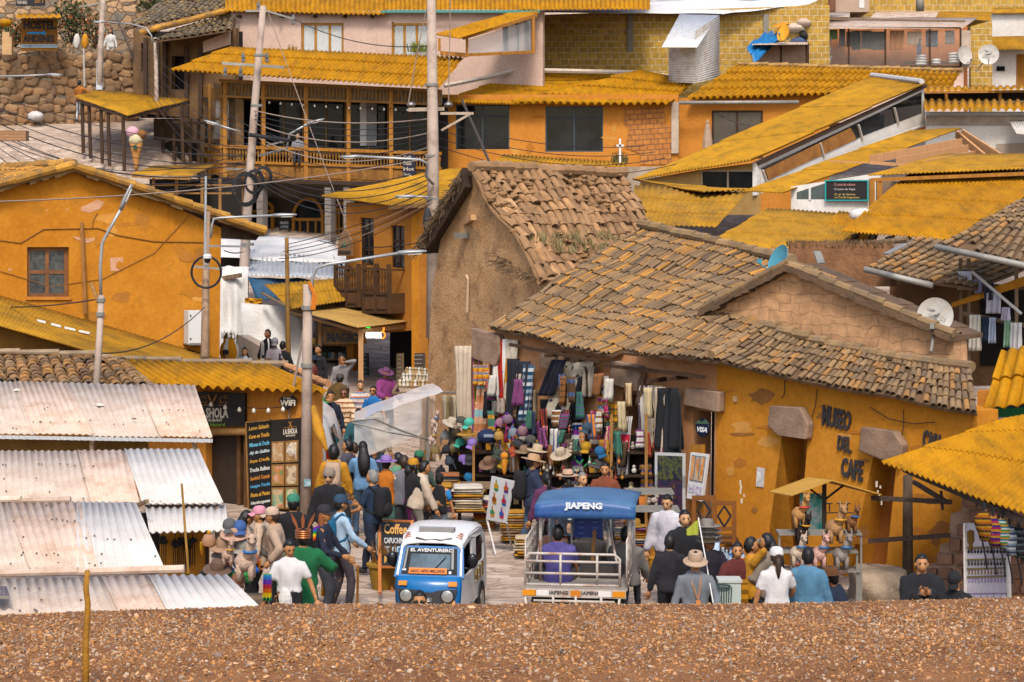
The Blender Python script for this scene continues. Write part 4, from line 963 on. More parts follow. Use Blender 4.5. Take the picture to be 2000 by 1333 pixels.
sheet(((478,582,66.5),(512,584,66.5),(512,596,66.5),(478,596,66.5)),'yellow_cloth',mat('d09018',None,4),tp,seed=3)
cp=Pl((460,690,69),(530,690,71));mb=MB();mb.prism([cp.p(*k)for k in((461,655),(468,655),(528,688),(528,730),(461,730))],-cp.n*.3);tag(mb.build('parapet',CONC),'low concrete parapet stepping down beside the striped jar','wall')
jr=thing('striped_jar','big pottery jar striped yellow and white with a plant','jar',P(448,715,72))
jc=P(448,715,72);mb=MB();pr=[(.1,0),(.2,.12),(.27,.35),(.24,.55),(.16,.66),(.17,.74),(.15,.74)]
mb.lathe(jc,pr,18);mb.build('body',stripes(['d89018','d89018','e8e0d0'],4,0),jr,smooth=True)
tufts('plant','',[jc+V((0,0,.74))],.25,40,mat('6a5a20','8a4a20',8),parent=jr)
WT=Pl((440,200,50),(860,200,52.2));WTb=Pl((440,200,48.8),(860,200,50.8));WTl=Pl((352,200,45),(446,200,50.2))
br_=thing('balcony_restaurant','long two storey restaurant with a carved wooden balcony and yellow tile roof','restaurant',WT.p(640,480))
WBL=mat('9a6a26','7e5418',2.5,.75)
corr('roof',YEL,slope((334,139,50.4),(860,174,52.9),(908,113),(452,93),22),.2,.05,3,.06,br_,.02,.02,.07,6,5)
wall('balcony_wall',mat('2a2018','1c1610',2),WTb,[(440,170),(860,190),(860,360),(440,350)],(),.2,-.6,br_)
for x0,x1 in((441,512),(518,594),(600,677),(683,760),(766,838)):
 win(WTb,(x0,195,x1,300),WBL,DARKG,2,1,.05,.0,br_,name='window',off=.02)
for x,w_,c in((453,12,'dcd8d0'),(470,9,'a8a49c'),(706,12,'d8d4cc'),(718,20,'8c8c8a')):
 mb=MB();mb.qbox(Q(WTb,x,200,x+w_,285),0,1,0,1,.09,.13);mb.build('curtain',mat(c,None,6),br_)
q=Q(WT,(430,158),(862,178),(862,206),(430,190));mb=MB();mb.qbox(q,0,1,-.1,.12,-.1,.1);mb.qbox(q,0,1,.88,1.02,-.05,.08);mb.build('frieze_rail',WBL,br_)
mb=MB();mb.qbox(q,0,1,0.1,.9,-.09,-.05);mb.build('frieze_board',mat('8a7a66','6e5e4a',3),br_)
for k in range(62):
 u=(k+.5)/62;mb=MB();a,b=q(u,.1,0),q(u,.9,0);mb.tube([a,a+(b-a)*.5,b],[.02,.045,.015],5);mb.build('frieze_baluster',WBL,br_)
for x in(440,515,598,681,764,838):
 y=172+(x-440)*.048;mb=MB();mb.bar(WT.p(x,y-10),WT.p(x,350+(x-440)*.03),.15);mb.build('post',WOODY,br_)
q=Q(WT,(430,283),(862,297),(862,360),(430,346));mb=MB();mb.qbox(q,0,1,0,.1,-.06,.08);mb.qbox(q,0,1,.48,.56,-.06,.08);mb.build('balustrade_rail',WOODY,br_)
for k in range(70):
 u=(k+.5)/70;a,b=q(u,.1,0),q(u,.48,0);mb=MB();mb.tube([a,a+(b-a)*.35,a+(b-a)*.7,b],[.022,.045,.02,.035],5);mb.build('baluster',WBL,br_)
mb=MB();mb.qbox(q,0,1,.56,1,-.04,0);mb.build('balustrade_panel',mat('8e5e20','6e4818',1.6,.8,bump=.6,bs=14),br_)
for k in range(14):mb=MB();mb.qbox(q,.008+k/14,.064+k/14,.63,.94,0,.03);mb.build('carved_panel',mat('9a6a28','7a4e18',6,.8,bump=.9,bs=30),br_)
mb=MB();mb.hexa([WT.p(430,346,.1),WT.p(862,360,.1),WT.p(862,368,.1),WT.p(430,354,.1),WT.p(430,346,-1.5),WT.p(862,360,-1.5),WT.p(862,368,-1.5),WT.p(430,354,-1.5)]);mb.build('floor_slab',WOODD,br_)
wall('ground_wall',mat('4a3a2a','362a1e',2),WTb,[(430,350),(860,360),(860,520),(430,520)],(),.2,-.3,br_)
for x in(507,640,677):mb=MB();mb.qbox(Q(WT,x-6,366,x+6,500),0,1,0,1,-.4,0);mb.build('pillar',brickmat('8a8078','7a7068','5a5048',.6,.3,.02),br_)
ARC=mat('a8701c','8a5a14',2.5,.65)
def arch(x0,x1,y0,yt,y1,parent):
 pl=WTb;cx,rx=(x0+x1)/2,(x1-x0)/2
 out=[(x0,y1)]+[(cx-rx*cos(t),y0+(yt-y0)*sin(t))for t in[k*pi/12 for k in range(13)]]+[(x1,y1)]
 inn=[(x0+5,y1-1)]+[(cx-(rx-5)*cos(t),y0+(yt-y0+5)*sin(t))for t in[k*pi/12 for k in range(13)]]+[(x1-5,y1-1)]
 o=wall('door_arch',ARC,pl,out,[inn],.12,.1,parent)
 mb=MB();mb.prism([pl.p(*k)for k in inn],pl.n*.02);mb.build('pane',DARKG,o)
 mb=MB();mb.qbox(Q(pl,x0,y0+2,x1,y0+8),0,1,0,1,.02,.12)
 for t in(.25,.5,.75):mb.qbox(Q(pl,x0+(x1-x0)*t-1.5,y0+8,x0+(x1-x0)*t+1.5,y1),0,1,0,1,.02,.1)
 mb.qbox(Q(pl,x0,y0+40,x1,y0+44),0,1,0,1,.02,.09);mb.build('mullion',ARC,o)
arch(572,634,424,386,500,br_);arch(478,536,408,390,470,br_);arch(655,690,405,395,480,br_)
mb=MB();mb.qbox(Q(WTb,551,430,571,467),0,1,0,1,.2,.25);o=tag(mb.build('cafe_board',flat('1c1a1a')),'black chalk board hung between the arched doors','sign');ORG[o]=o.location.copy()
for k in range(4):text(['HELADOS','COFFEE','CREPES','LUNCH'][k],Q(WTb,553,433+k*8,569,438+k*8),flat(['d8d4cc','b8c8d0','d0c0a0','c8a850'][k]),o,.01,.26)
wall('wing_wall',mat('7a5c38','5e4426',2),WTl,[(352,150),(446,170),(446,520),(352,420)],[rect(372,190,432,275)],.3,-.3,br_)
win(WTl,(372,190,432,275),WBL,glassmat('b8b4ac',.85,.1),4,2,.07,.1,br_,-.3)
q=Q(WTl,(362,275),(440,285),(440,345),(362,330));mb=MB();mb.qbox(q,0,1,0,.12,0,.15);mb.qbox(q,0,1,.5,1,.02,.06);[mb.qbox(q,k/16,k/16+.03,.1,.5,.04,.1)for k in range(16)];mb.build('wing_balustrade',WOODY,br_)
q=Q(WTl,(366,160),(440,176),(440,198),(366,182));mb=MB();mb.qbox(q,0,1,0,1,.02,.1);mb.build('wing_frieze',WBL,br_)
for x in(372,395,415,438):mb=MB();mb.bar(WTl.p(x,165,.1),WTl.p(x,430,.1),.12);mb.build('post',WBL,br_)
cs=thing('coffee_sign','dark hanging sign listing coffee and hot chocolate on the balcony end','sign',WT.p(805,345,.4))
mb=MB();mb.qbox(Q(WT,794,302,818,348),0,1,0,1,.3,.34);mb.build('board',flat('1e1c30'),cs)
for k in range(4):text(['Coffee','Pizza','Hot','Chocolate'][k],Q(WT,796,305+k*11,816-(k%2)*5,312+k*11),CREAM,cs,.01,.342)
garland('balcony_bulbs','string of bulbs along the balcony opening',(WT.p(520,198,.2),WT.p(835,214,.2)),14,.05,BLACK,.045)
WP=Pl((440,60,46.6),(860,60,48))
ph=thing('pale_pink_house','pale pink house with wooden windows above the balcony restaurant','house',WP.p(650,130))
PINK=mat('d8b8a4','ccaa96',1,.9)
wall('wall',PINK,WP,[(452,22),(1060,22),(1060,190),(452,190)],[rect(588,45,671,120),rect(765,43,838,120)],.3,0,ph)
WINF=mat('b07a22','96641a',3,.7)
for x0,x1,c in((588,671,'e0dcd4'),(765,838,'8a8070')):
 f=win(WP,(x0,45,x1,120),WINF,glassmat('c8c8c4',.35,.1),3,1,.1,.1,ph)
 mb=MB();q=Q(WP,x0,48,x1,120);mb.grid(lambda u,v:q(u,v,-.24+.03*sin(u*40)),60,3,thick=-WP.n*.01);mb.build('curtain',mat(c,None,3),f)
corr('roof',YEL,slope((440,24,46.85),(754,31,47.9),(760,-45),(440,-45),20),.22,.04,2,.05,ph,.02,.02,.07);corr('roof',YEL,slope((752,22,47.85),(1270,22,49.6),(1270,-45),(752,-45),18),.2,.035,2,.04,ph,.02,.02,.07)
mb=MB();[mb.bar(WP.p(x,33,-.1),WP.p(x,33,.45),.1)for x in(470,512,553,617,675,728)];mb.build('rafter',WOODD,ph)
mb=MB();mb.bar(WP.p(752,25,.45),WP.p(1060,25,.45),.1);mb.build('gutter',flat('4a8a80'),ph)
mb=MB();q=Q(WP,418,25,456,100);[mb.qbox(q,k/7,k/7+.13,0,1,-.3,-.2+(k%2)*.03)for k in range(7)];mb.build('plank_wall',WOODG,ph)
mb=MB();mb.qbox(Q(WP,733,28,736,115),0,1,0,1,0,.02);mb.build('wall_joint',PINK,ph)
tufts('roof_plant','green and yellow spiky plant before the right window of the pale house',[WP.p(812+k*6,103,.4)for k in range(4)],.5,16,mat('8a8a28','5c6a24',5),'plant',.2,.03)
tufts('dry_plant','small dry orange plant on the tile roof ridge',[WP.p(573,100,.4),WP.p(582,100,.4)],.3,10,mat('b0862c','8a6a28',5),'plant',.1,.02)
WO=Pl((860,260,50),(1325,260,51));WO2=Pl((1318,260,50.6),(1600,260,51))
oh=thing('long_orange_house','orange house with two large dark windows and yellow wave tiles','house',WO.p(1080,340))
wall('wall',ORNGB,WO,[(860,185),(1325,185),(1325,420),(860,420)],[rect(890,205,995,292),rect(1065,208,1178,297)],.3,0,oh)
for x0,x1,y in((890,995,205),(1065,1178,208)):
 f=win(WO,(x0,y,x1,y+89),flat('3a4850',.5),DARKG,2,1,.05,.1,oh);mb=MB();q=Q(WO,x0,y,x1,y+89);mb.qbox(q,.03,.14,.05,.97,-.14,-.1);mb.build('curtain',mat('7a8890',None,4),f)
 mb=MB();mb.qbox(q,0,1,.23,.27,-.1,-.05);mb.build('transom',flat('2c3438'),f)
mb=MB();mb.prism([WO.p(*k,.002)for k in((1222,215),(1296,210),(1300,245),(1312,250),(1312,322),(1250,322),(1250,300),(1222,290),(1228,250),(1218,240))],WO.n*.03);mb.build('bare_brick',brickmat('c07a30','b06c28','8a5a30',.3,.2,.02,.8),oh)
patches(WO,1000,215,1060,315,5,[PO1,PO2],oh,8,.7);patches(WO,1185,215,1215,310,4,[PO2,PO3],oh,9,.6)
mb=MB();mb.qbox(Q(WO,1312,200,1326,300),0,1,0,1,.0,.12);mb.build('column',CONC,oh)
corr('roof',YEL,slope((858,201,50.35),(1020,207,50.7),(1262,148),(1040,136),15),.17,.04,5,.05,oh,.02,.02,.06,6,5)
corr('roof',YEL,[p+V((0,0,.06))for p in slope((1003,208,50.7),(1308,210,51.35),(1356,163),(1252,142),20)],.22,.07,4,.08,oh,.02,.03,.08)
ridge('verge_tile',YEL,P(1003,203,50.6)+V((0,0,.1)),P(1252,143,46.5)+V((0,0,.1)),.07,oh,.5)
mb=MB();mb.tube([P(868,168,49),P(960,150,48.6),P(1010,137,48.4),P(1250,142,48),P(1310,150,48)],.1,6);mb.build('mortar_edge',mat('d8c8b4',None,6,bump=.5),oh)
o2=thing('orange_annex','orange house section with a curtained window left of the slanting skylight roof','house',WO2.p(1430,340))
wall('wall',ORNGB,WO2,[(1326,192),(1620,180),(1620,420),(1326,420)],[rect(1390,216,1490,310)],.3,0,o2)
f=win(WO2,(1390,216,1490,310),WOODD,glassmat('585048',.4,.1),2,1,.08,.1,o2);mb=MB();q=Q(WO2,1390,216,1490,310);mb.grid(lambda u,v:q(u,v,-.24+.04*sin(u*55)),80,2,thick=-WO2.n*.01);mb.build('curtain',mat('6c5a3c','54442c',3),f)
cT=slope((1342,197,51.0),(1858,178,51.6),(1878,141),(1442,128),22);corr('roof',YEL,cT,.24,.075,4,.09,o2,.02,.06,.1)
gut(P(1326,201,51.2),P(1560,200,51.4),o2,.07)
ridge('ridge_tile',mat('b08a50','8c6a3c',4,tint=True),cT[0]+V((0,0,.05)),cT[1]+V((0,0,.05)),.09,o2,.4)
mb=MB();q=Q(Pl((1080,345,54),(1290,345,54)),1085,326,1290,380);mb.qbox(q,0,1,0,1,-.3,0);tag(mb.build('parapet_wall',mat('b8a690','a08c78',1,.9,dirt='8a745c')),'stained grey parapet wall behind the ruined tile roof','wall')
yr=thing('wavy_roof_strip','strip of yellow wave roofing between the orange house and the ruin','roof',P(1100,340,55))
corr('roof',YELD,[P(985,303,53.5),P(1225,318,53.5),P(1225,328,55.5),P(965,318,55.5)],.15,.04,1,.02,yr,.015,.03)
tufts('pot_plants','leafy pot plants on the parapet in front of the bare brick',[P(1203+k*5,318,55)for k in range(4)],.35,18,mat('5a5a2c','7a6a3c',5),'plant',.15,.03)
mb=MB();a=P(1211,318,55.2);mb.bar(a,a+V((0,0,.85)),.07);mb.bar(a+V((-.13,0,.6)),a+V((.13,0,.6)),.07);tag(mb.build('cross',flat('e0dcd8')),'small white cross ornament on the parapet','cross')
um=thing('closed_parasol','closed beige parasol standing before the orange annex wall','parasol',P(1382,300,52.2));a=P(1382,300,52.2)
mb=MB();mb.tube([a,a+V((0,0,1.25))],.03,6);mb.build('pole',WOODD,um);mb=MB();mb.lathe(a,[(.2,.2),(.18,.5),(.1,1.0),(.05,1.12),(.08,1.15),(0,1.3)],9);mb.build('canopy',mat('b89a80','a08468',5),um)
WK=Pl((1040,80,46.5),(1600,80,47));BK=brickmat('bd9434','a6802e','c4ac80',.33,.26,.02,.6,nz=.3)
bk=thing('brick_upper_house','unfinished ochre brick storey under a long white plastic sheet','house',WK.p(1300,200))
wall('wall',BK,WK,[(1040,30),(1620,10),(1620,260),(1040,260)],(),.3,0,bk)
wall('low_wall',BK,WK,[(1035,102),(1310,105),(1310,200),(1035,200)],(),.2,.5,bk);wall('side_wall',BK,WK,[(860,118),(1036,112),(1036,220),(860,220)],(),.2,.9,bk)
for x in(1054,1231,1496):mb=MB();mb.qbox(Q(WK,x-5,28,x+5,102),0,1,0,1,0,.1);mb.build('column',mat('8a8478',None,3),bk)
sheet(((1100,8,44.5),(1640,-14,45),(1420,27,47.2),(1046,24,46.9)),'plastic_sheet',mat('e0dedc','d0ccc8',2,.6),bk,.02,24,6,.06)
sheet(((1520,-8,45),(1660,-30,45),(1580,8,46.8),(1410,28,47.3)),'plastic_sheet',mat('e0dedc','d0ccc8',2,.6),bk,.02,24,6,.06,5)
fl=thing('zinc_flue','corrugated zinc clad flue with a slanting white lid','chimney',P(1355,160,50))
def zinc(nm,c4,o,vert=False,m=None):return corr(nm,m or mat('e0dad0','cdbfae',3,.55,dirt='b0906c',dsc=3,dlo=.55,dhi=.8,tint=True),c4,.09,.014,1,0,o,.008,.01,.05)
z=[P(1306,94,49.6),P(1306,161,49.6),P(1358,163,50.2),P(1358,94,50.2)];zinc('front_cladding',z,fl);zinc('side_cladding',[P(1358,60,50.2),P(1358,163,50.2),P(1405,152,48.5),P(1405,30,48.5)],fl)
zinc('lid',[P(1328,28,48),P(1404,30,48),P(1362,93,51),P(1293,92,50.5)],fl,m=mat('d8d8d6','c8c6c4',3,.4,metal=.2,tint=True))
sl_=thing('glazed_lean_to','glazed lean to with a slanting yellow tile roof against the brick wall','lean-to',P(960,115,50))
corr('roof',YEL,[P(1046,12,48),P(1052,27,49.3),P(898,76,51.5),P(850,68,50.8)],.14,.025,3,.02,sl_,.015,.02,.06)
mb=MB();mb.bar(P(905,75,51.2),P(1048,30,49.5),.12);mb.bar(P(912,75,51),P(912,112,51),.1);mb.bar(P(1042,30,49.6),P(1042,105,49.6),.12);mb.bar(P(905,108,51),P(1040,102,49.8),.12);mb.bar(P(860,104,51),P(910,108,51),.15);mb.bar(P(858,75,51),P(858,100,51),.1);mb.build('frame',WOODY,sl_)
pl=Pl((912,80,50.8),(1040,80,49.4));mb=MB();mb.prism([pl.p(*k)for k in((914,78),(1036,40),(1036,100),(914,106))],pl.n*.01);mb.build('glass',glassmat('b8b4b0',.35,.1),sl_)
mb=MB();mb.qbox(Q(pl,985,52,993,100),0,1,0,1,-.1,0);mb.qbox(Q(pl,1010,45,1014,100),0,1,0,1,-.1,0);mb.qbox(Q(pl,1026,42,1034,100),0,1,0,1,-.1,0);mb.build('mullion',flat('5c666a'),sl_)
WX=Pl((1580,90,46),(1890,90,46.5));WXl=Pl((1580,90,45.85),(1890,90,46.35));WXb=Pl((1580,90,44),(1890,90,44.4))
gt=thing('glazed_terrace','glass walled roof terrace full of washing and plastic boxes','terrace',WX.p(1730,135))
wall('back_wall',mat('c47c44','a86838',2),WXb,[(1575,45),(1895,45),(1895,260),(1575,260)],(),.2,-1.2,gt)
q=Q(WX,1578,55,1876,131);mb=MB()
for u in(0,.27,.51,.80,1):mb.qbox(q,u-.006,u+.006,0,1,-.02,.06)
mb.qbox(q,0,1,.97,1.02,-.02,.07);mb.qbox(q,0,1,-.02,.02,-.02,.07);mb.build('frame',WOODD,gt)
mb=MB();mb.qbox(q,0,1,0,1,-.005,.005);mb.build('glass',glassmat('c8c4bc',.05,.03),gt)
ZN=mat('cdbcae','b89e88',3,.6,dirt='a07050',dsc=2.5,metal=.15,tint=True)
zinc('roof',[P(1602,35,44),P(1910,35,44.5),P(1880,56,46.5),P(1570,56,46.4)],gt,m=ZN);zinc('roof',[P(1580,26,44),P(1660,24,44),P(1660,34,45),P(1560,36,45)],gt,m=ZN)
mb=MB();mb.bar(P(1560,37,46),P(1885,42,46.5),.08);mb.bar(P(1533,30,46),P(1640,38,46),.07);mb.build('rafter',WOODG,gt)
wall('parapet',PINK,WX,[(1480,129),(1882,132),(1882,240),(1480,240)],(),.2,.02,gt)
mb=MB();mb.qbox(Q(WX,1875,60,1896,132),0,1,0,1,-.2,0);mb.build('pillar',CONC,gt)
TS=[('6a6a70',1645,57,12,34,'grey garment hung left of the green cloth'),('2c4a38',1658,62,10,30,'dark green cloth in the terrace'),('26282a',1672,60,18,38,'black shirt hung in the terrace'),('4a4c50',1692,60,20,36,'charcoal shirt hung in the terrace'),('55524e',1715,62,26,36,'dark grey blanket in the middle of the terrace'),('c87820',1752,60,28,38,'orange cloth hanging in the terrace'),('d8b898',1786,62,28,26,'folded peach sheet right of the orange cloth'),('5a6a80',1795,76,9,30,'blue jeans leg under the peach sheet'),('5c6470',1820,60,24,32,'slate blue garment near the right of the terrace'),('9c9488',1855,60,18,26,'beige garment at the right end of the terrace')]
for c,x,y,w_,h_,lb in TS:hang(x,y,w_,h_,WXl,mat(c,None,6,.95),lb,'laundry','washing inside the glass terrace',.0,'drying_cloth')
for k,(y,c)in enumerate(((76,'b8b0a8'),(94,'c0b8ac'),(111,'b4aca4'))):
 bx=thing('storage_box',['topmost','middle','lowest'][k]+' grey plastic box of the stack in the glass terrace','box',WXl.p(1605,y+16),'stacked plastic boxes')
 mb=MB();mb.qbox(Q(WXl,(1584,y),(1624,y),(1620,y+16),(1588,y+16)),0,1,0,1,-.5,-.02);mb.build('body',flat(c),bx);mb=MB();mb.qbox(Q(WXl,1583,y-2,1625,y+1),0,1,0,1,-.52,-.01);mb.build('lid',flat('8aa870' if k==2 else 'a8a098'),bx);mb=MB();mb.qbox(Q(WXl,1600,y+5,1608,y+10),0,1,0,1,-.02,-.014);mb.build('sticker',flat('e0e0e4'),bx)
mb=MB();mb.grid(lambda u,v:Q(WXl,1594,57,1636,77)(u,v,-.3+.06*sin(u*14)+v*.2),14,5,thick=V((0,.02,0)));tag(mb.build('green_sheet',flat('6cae1c')),'bright green plastic sheet over the stacked boxes','sheet')
for k,(x,y,n)in enumerate(((1800,124,4),(1830,122,2),(1865,120,4))):
 for j in range(n):
  mb=MB();c=WXl.p(x,y,-.35)+V((0,0,j*.11));mb.ball(c,.26 if n>2 else .2,.15,.07,10,5);tag(mb.build('folded_towel',mat('dcd8d2',None,6),smooth=True),'white folded towel, %s from the bottom of the %s pile on the terrace shelf'%(['first','second','third','fourth'][j],['left','middle','right'][k]),'towel','white towels piled on the shelf')
mb=MB();mb.qbox(Q(WXb,1765,122,1880,126),0,1,0,1,0,.6);mb.build('shelf',WOOD,gt)
sd_=thing('rooftop_shed','low rooftop shed clad in brown translucent plastic','shed',P(1520,130,47.5));pl=Pl((1476,110,47.5),(1580,110,47.5))
mb=MB();mb.qbox(Q(pl,1477,88,1576,130),0,1,0,1,-1.2,0);mb.build('cladding',mat('a88468','8c6a50',2,.5),sd_);mb=MB();mb.qbox(Q(pl,1524,88,1527,130),0,1,0,1,0,.03);mb.qbox(Q(pl,1574,84,1580,132),0,1,0,1,0,.06);mb.build('batten',WOODD,sd_)
zinc('roof',[P(1500,76,45.5),P(1578,76,45.5),P(1578,87,48.2),P(1468,88,48.2)],sd_,m=ZN)
sheet(((1510,50,46.5),(1522,78,47.5),(1474,122,48.6),(1459,92,48.2)),'blue_tarpaulin',mat('1a78b4','1466a0',3,.5),None,.02,14,10,.25,3);tag(bpy.data.objects['blue_tarpaulin'],'bright blue tarpaulin draped over the left end of the rooftop shed','tarpaulin')
sheet(((1540,40,46.5),(1558,42,46.8),(1520,54,47.5),(1508,52,47.4)),'yellow_tarpaulin',mat('d8901c',None,3,.5),None,.02,8,6,.1,8);tag(bpy.data.objects['yellow_tarpaulin'],'orange yellow tarpaulin bundled above the blue one','tarpaulin')
dish(48,1530,66,.42,(-.5,-.9,.7),(1545,80,48),'yellow dish lying tilted among junk on the rooftop shed',mat('d8981c',None,4),rx=.6)
for x,y,rx,c,lb in((1552,55,20,'d0bca8','large pale beige sack lying on the rooftop shed'),(1570,45,14,'c8b09c','small beige bundle at the top of the junk heap'),(1520,74,14,'b8b0a4','grey plastic bag in front of the yellow dish'),(1560,82,16,'4a5a78','blue striped bag at the right of the junk heap'),(1570,70,8,'2c2a2c','dark bag against the terrace glass')):
 mb=MB();c_=P(x,y,47);mb.ball(c_,rx/47,.3,.2,12,8,fn=lambda p,q_:q_*(1+.35*NZ.noise(p*2+c_)));tag(mb.build('junk_sack',mat(c,None,6),smooth=True),lb,'sack')
bt=thing('utility_block','beige rooftop block with a paper notice behind the terrace','block',P(1665,30,43));pl=Pl((1600,10,43),(1720,10,43))
mb=MB();mb.qbox(Q(pl,1632,-30,1698,24),0,1,0,1,-1.5,0);mb.build('body',mat('c0a48e','b0947e',2),bt);mb=MB();mb.qbox(Q(pl,1678,-12,1688,16),0,1,0,1,0,.02);mb.build('notice',flat('dcd8d4'),bt)
mb=MB();mb.qbox(Q(pl,1618,-20,1630,24),0,1,0,1,0,.3);tag(mb.build('rusty_post',mat('7c5038',None,3)),'rusty square post beside the beige rooftop block','post')
mb=MB();mb.tube([P(1797,22,44),P(1797,-20,44)],.18,10);tag(mb.build('vent_pipe',GREYM,smooth=True),'grey metal vent pipe through the zinc roof','pipe')
bb=thing('back_roofs_house','house with zinc and mustard sheet roofs behind the glass terrace','house',P(1800,60,42));zinc('roof',[P(1720,13,41),P(1842,13,41),P(1832,34,43.5),P(1700,36,43.5)],bb,m=ZN);zinc('mustard_roof',[P(1840,12,41),P(1955,12,41),P(1940,42,44),P(1828,34,43.5)],bb,m=YELM)
wall('wall',BK,Pl((1590,30,42.5),(2040,30,42.5)),[(1400,-40),(2050,-40),(2050,120),(1400,120)],(),.2,-.6,bb);wall('brick_pier',BK,Pl((1890,90,46.2),(1950,90,46.2)),[(1896,52),(1938,40),(1938,240),(1896,240)],(),.3,0,bb)
GRN=mat('3c4a1c','26330f',6,.8,tint=True);GRNO=mat('b05a18','8a3a10',6,.8)
def bush(name,label,c,rx,ry,rz,n,m,ls=.08,cat='plant',m2=None,n2=0):
 o=thing(name,label,cat,V(c)-V((0,0,rz)));c=V(c);q=random.Random(int(c.x*31+n))
 for nm,mm,k in(('foliage',m,n),('blossom',m2,n2)):
  if not k:continue
  mb=MB()
  for i in range(k):
   d=V((q.gauss(0,1),q.gauss(0,1),q.gauss(0,1))).normalized()*(q.random()**.4);cl=1+.35*NZ.noise(d*2.2+c)
   p=c+V((d.x*rx,d.y*ry,d.z*rz))*cl;a=V((q.gauss(0,1),q.gauss(0,1),q.gauss(0,1))).normalized();b=a.orthogonal().normalized();s_=ls*q.uniform(.6,1.4);t=q.uniform(.6,1.3)
   mb.ti=(t,t,t*.9,1);mb.poly([p+a*s_,p+b*s_*.5,p-a*s_,p-b*s_*.5])
  mb.build(nm,mm,o,recalc=False)
 mb=MB();[mb.tube([c-V((0,0,rz)),c+V((q.uniform(-rx,rx)*.5,q.uniform(-ry,ry)*.5,q.uniform(-.2,.4)*rz))],[.04,.012],5)for i in range(5)];mb.build('stem',WOODD,o)
 return o
bush('garden_shrub','dark shrub with orange flowers at the top right corner',P(1975,2,41),.6,.5,.7,500,GRN,.09,'shrub',GRNO,90);bush('garden_shrub','dark green shrub above the mustard sheet roof',P(1850,-2,41),1.6,.6,.6,900,GRN,.09,'shrub')
fr=thing('iron_fence','dark iron fence above the mustard sheet roof at the top right','fence',P(1950,20,42));mb=MB();[mb.bar(P(x,22,42),P(x,4,42),.03)for x in range(1760,2030,9)];mb.bar(P(1760,9,42),P(2030,9,42),.04);mb.build('railing',BLACK,fr)
WV=Pl((1930,100,45),(2030,100,45.5));wv=thing('white_house','white house with a mustard canopy and a wooden door at the right edge','house',WV.p(1970,165))
wall('wall',WHITEW,WV,[(1936,26),(2060,26),(2060,250),(1936,250)],[rect(1984,106,2020,170)],.2,0,wv);mb=MB();mb.qbox(Q(WV,1984,106,2020,172),0,1,0,1,-.2,-.1);mb.build('door',WOODY,wv)
corr('canopy',YELM,[WV.p(1938,72,.05),WV.p(2060,70,.05),WV.p(2060,99,.8),WV.p(1938,101,.8)],.1,.015,1,.02,wv);corr('roof_edge',YELM,[WV.p(1936,14,-.4),WV.p(2060,12,-.4),WV.p(2060,26,.2),WV.p(1936,28,.2)],.12,.02,1,.02,wv)
mb=MB();mb.qbox(Q(WV,1947,130,1963,139),0,1,0,1,0,.05);mb.build('vent_window',DARKG,wv)
dish(47,1931,107,.43,(-.25,-1,.15),(1905,142,46.8),'white DIRECTV dish on the white house corner',DISHW,txt='DIRECTV');dish(46.6,1884,108,.40,(.5,-.8,.1),(1886,130,46.6),'half hidden white dish behind the terrace glass edge',DISHW)
c4=[P(1703,150,52),P(1806,163,56),P(1468,314,64),P(1238,352,60)]
sk_=thing('skylight_house','house with a long slanting mustard roof and a glazed strip along its side','house',P(1500,420,60))
corr('roof',YELD,c4,.15,.03,3,.03,sk_,.015,.03,.07,6,8)
mb=MB();mb.tube([c4[0]+V((0,0,.05)),c4[1]+V((-.1,0,.06))],.1,8);mb.build('ridge_cap',mat('d0ccc8',None,3,.5),sk_)
ps=Pl((1480,340,63.5),(1806,200,55.6),(1480,420,63.5));
wall('side_wall',WHITEW,ps,[(1478,318),(1804,170),(1808,244),(1478,382)],[[(1486,330),(1800,180),(1800,222),(1673,271),(1498,349)]],.15,0,sk_)
mb=MB();mb.prism([ps.p(*k)for k in((1484,328),(1802,178),(1802,224),(1673,273),(1497,352))],-ps.n*.05);f=mb.build('window_strip',DARKG,sk_)
mb=MB();mb.prism([ps.p(*k,.01)for k in((1492,332),(1660,250),(1672,272),(1500,352))],ps.n*.02);mb.build('brown_paper',mat('a8702c','8a5620',3,.8,bump=.8,bs=4),f)
mb=MB();[mb.bar(ps.p(x,334-(x-1486)*.475,.03),ps.p(x+8,358-(x-1486)*.44,.03),.07)for x in(1488,1600,1675,1745)];mb.build('mullion',mat('c8b8a8',None,3),f)
mb=MB();mb.bar(ps.p(1478,320,.05),ps.p(1806,168,.05),.1);mb.build('fascia',WOODD,sk_);mb=MB();mb.tube([ps.p(1520,350,.12),ps.p(1812,240,.12),ps.p(1815,225,.12)],.05,7);mb.build('drain_pipe',flat('c8c4c0'),sk_)
pf=Pl((1360,350,61.5),(1480,340,63.5));wall('front_wall',mat('c09a5a','ac8648',2),pf,[(1250,352),(1478,318),(1480,420),(1250,420)],[rect(1368,332,1474,372)],.15,0,sk_)
win(pf,(1368,332,1474,372),mat('c8b090',None,3),DARKG,2,1,.06,.08,sk_)
yc=thing('yellow_roof_cluster','group of joined low mustard sheet roofs between the skylight house and the adobe gable','house',P(1450,560,70));zq=[0]
def yroof(a,b,c,d,m=YEL,per=.13,rows=2,label=None,amp=.02):
 return corr('roof',m,[P(*a),P(*b),P(*c),P(*d)],per,amp,rows,.025,yc,.015,.04,.07)
yroof((1240,362,68),(1462,375,70),(1400,445,76),(1225,440,75),YELM,.16,3);yroof((1235,350,66),(1300,360,67),(1462,372,70),(1370,378,71),YELM,.16,2)
yroof((1500,408,70),(1715,418,71),(1640,490,82),(1370,486,80),YELD,.13,3);yroof((1640,412,72),(1730,420,72),(1700,500,80),(1580,490,79),YEL,.12,3)
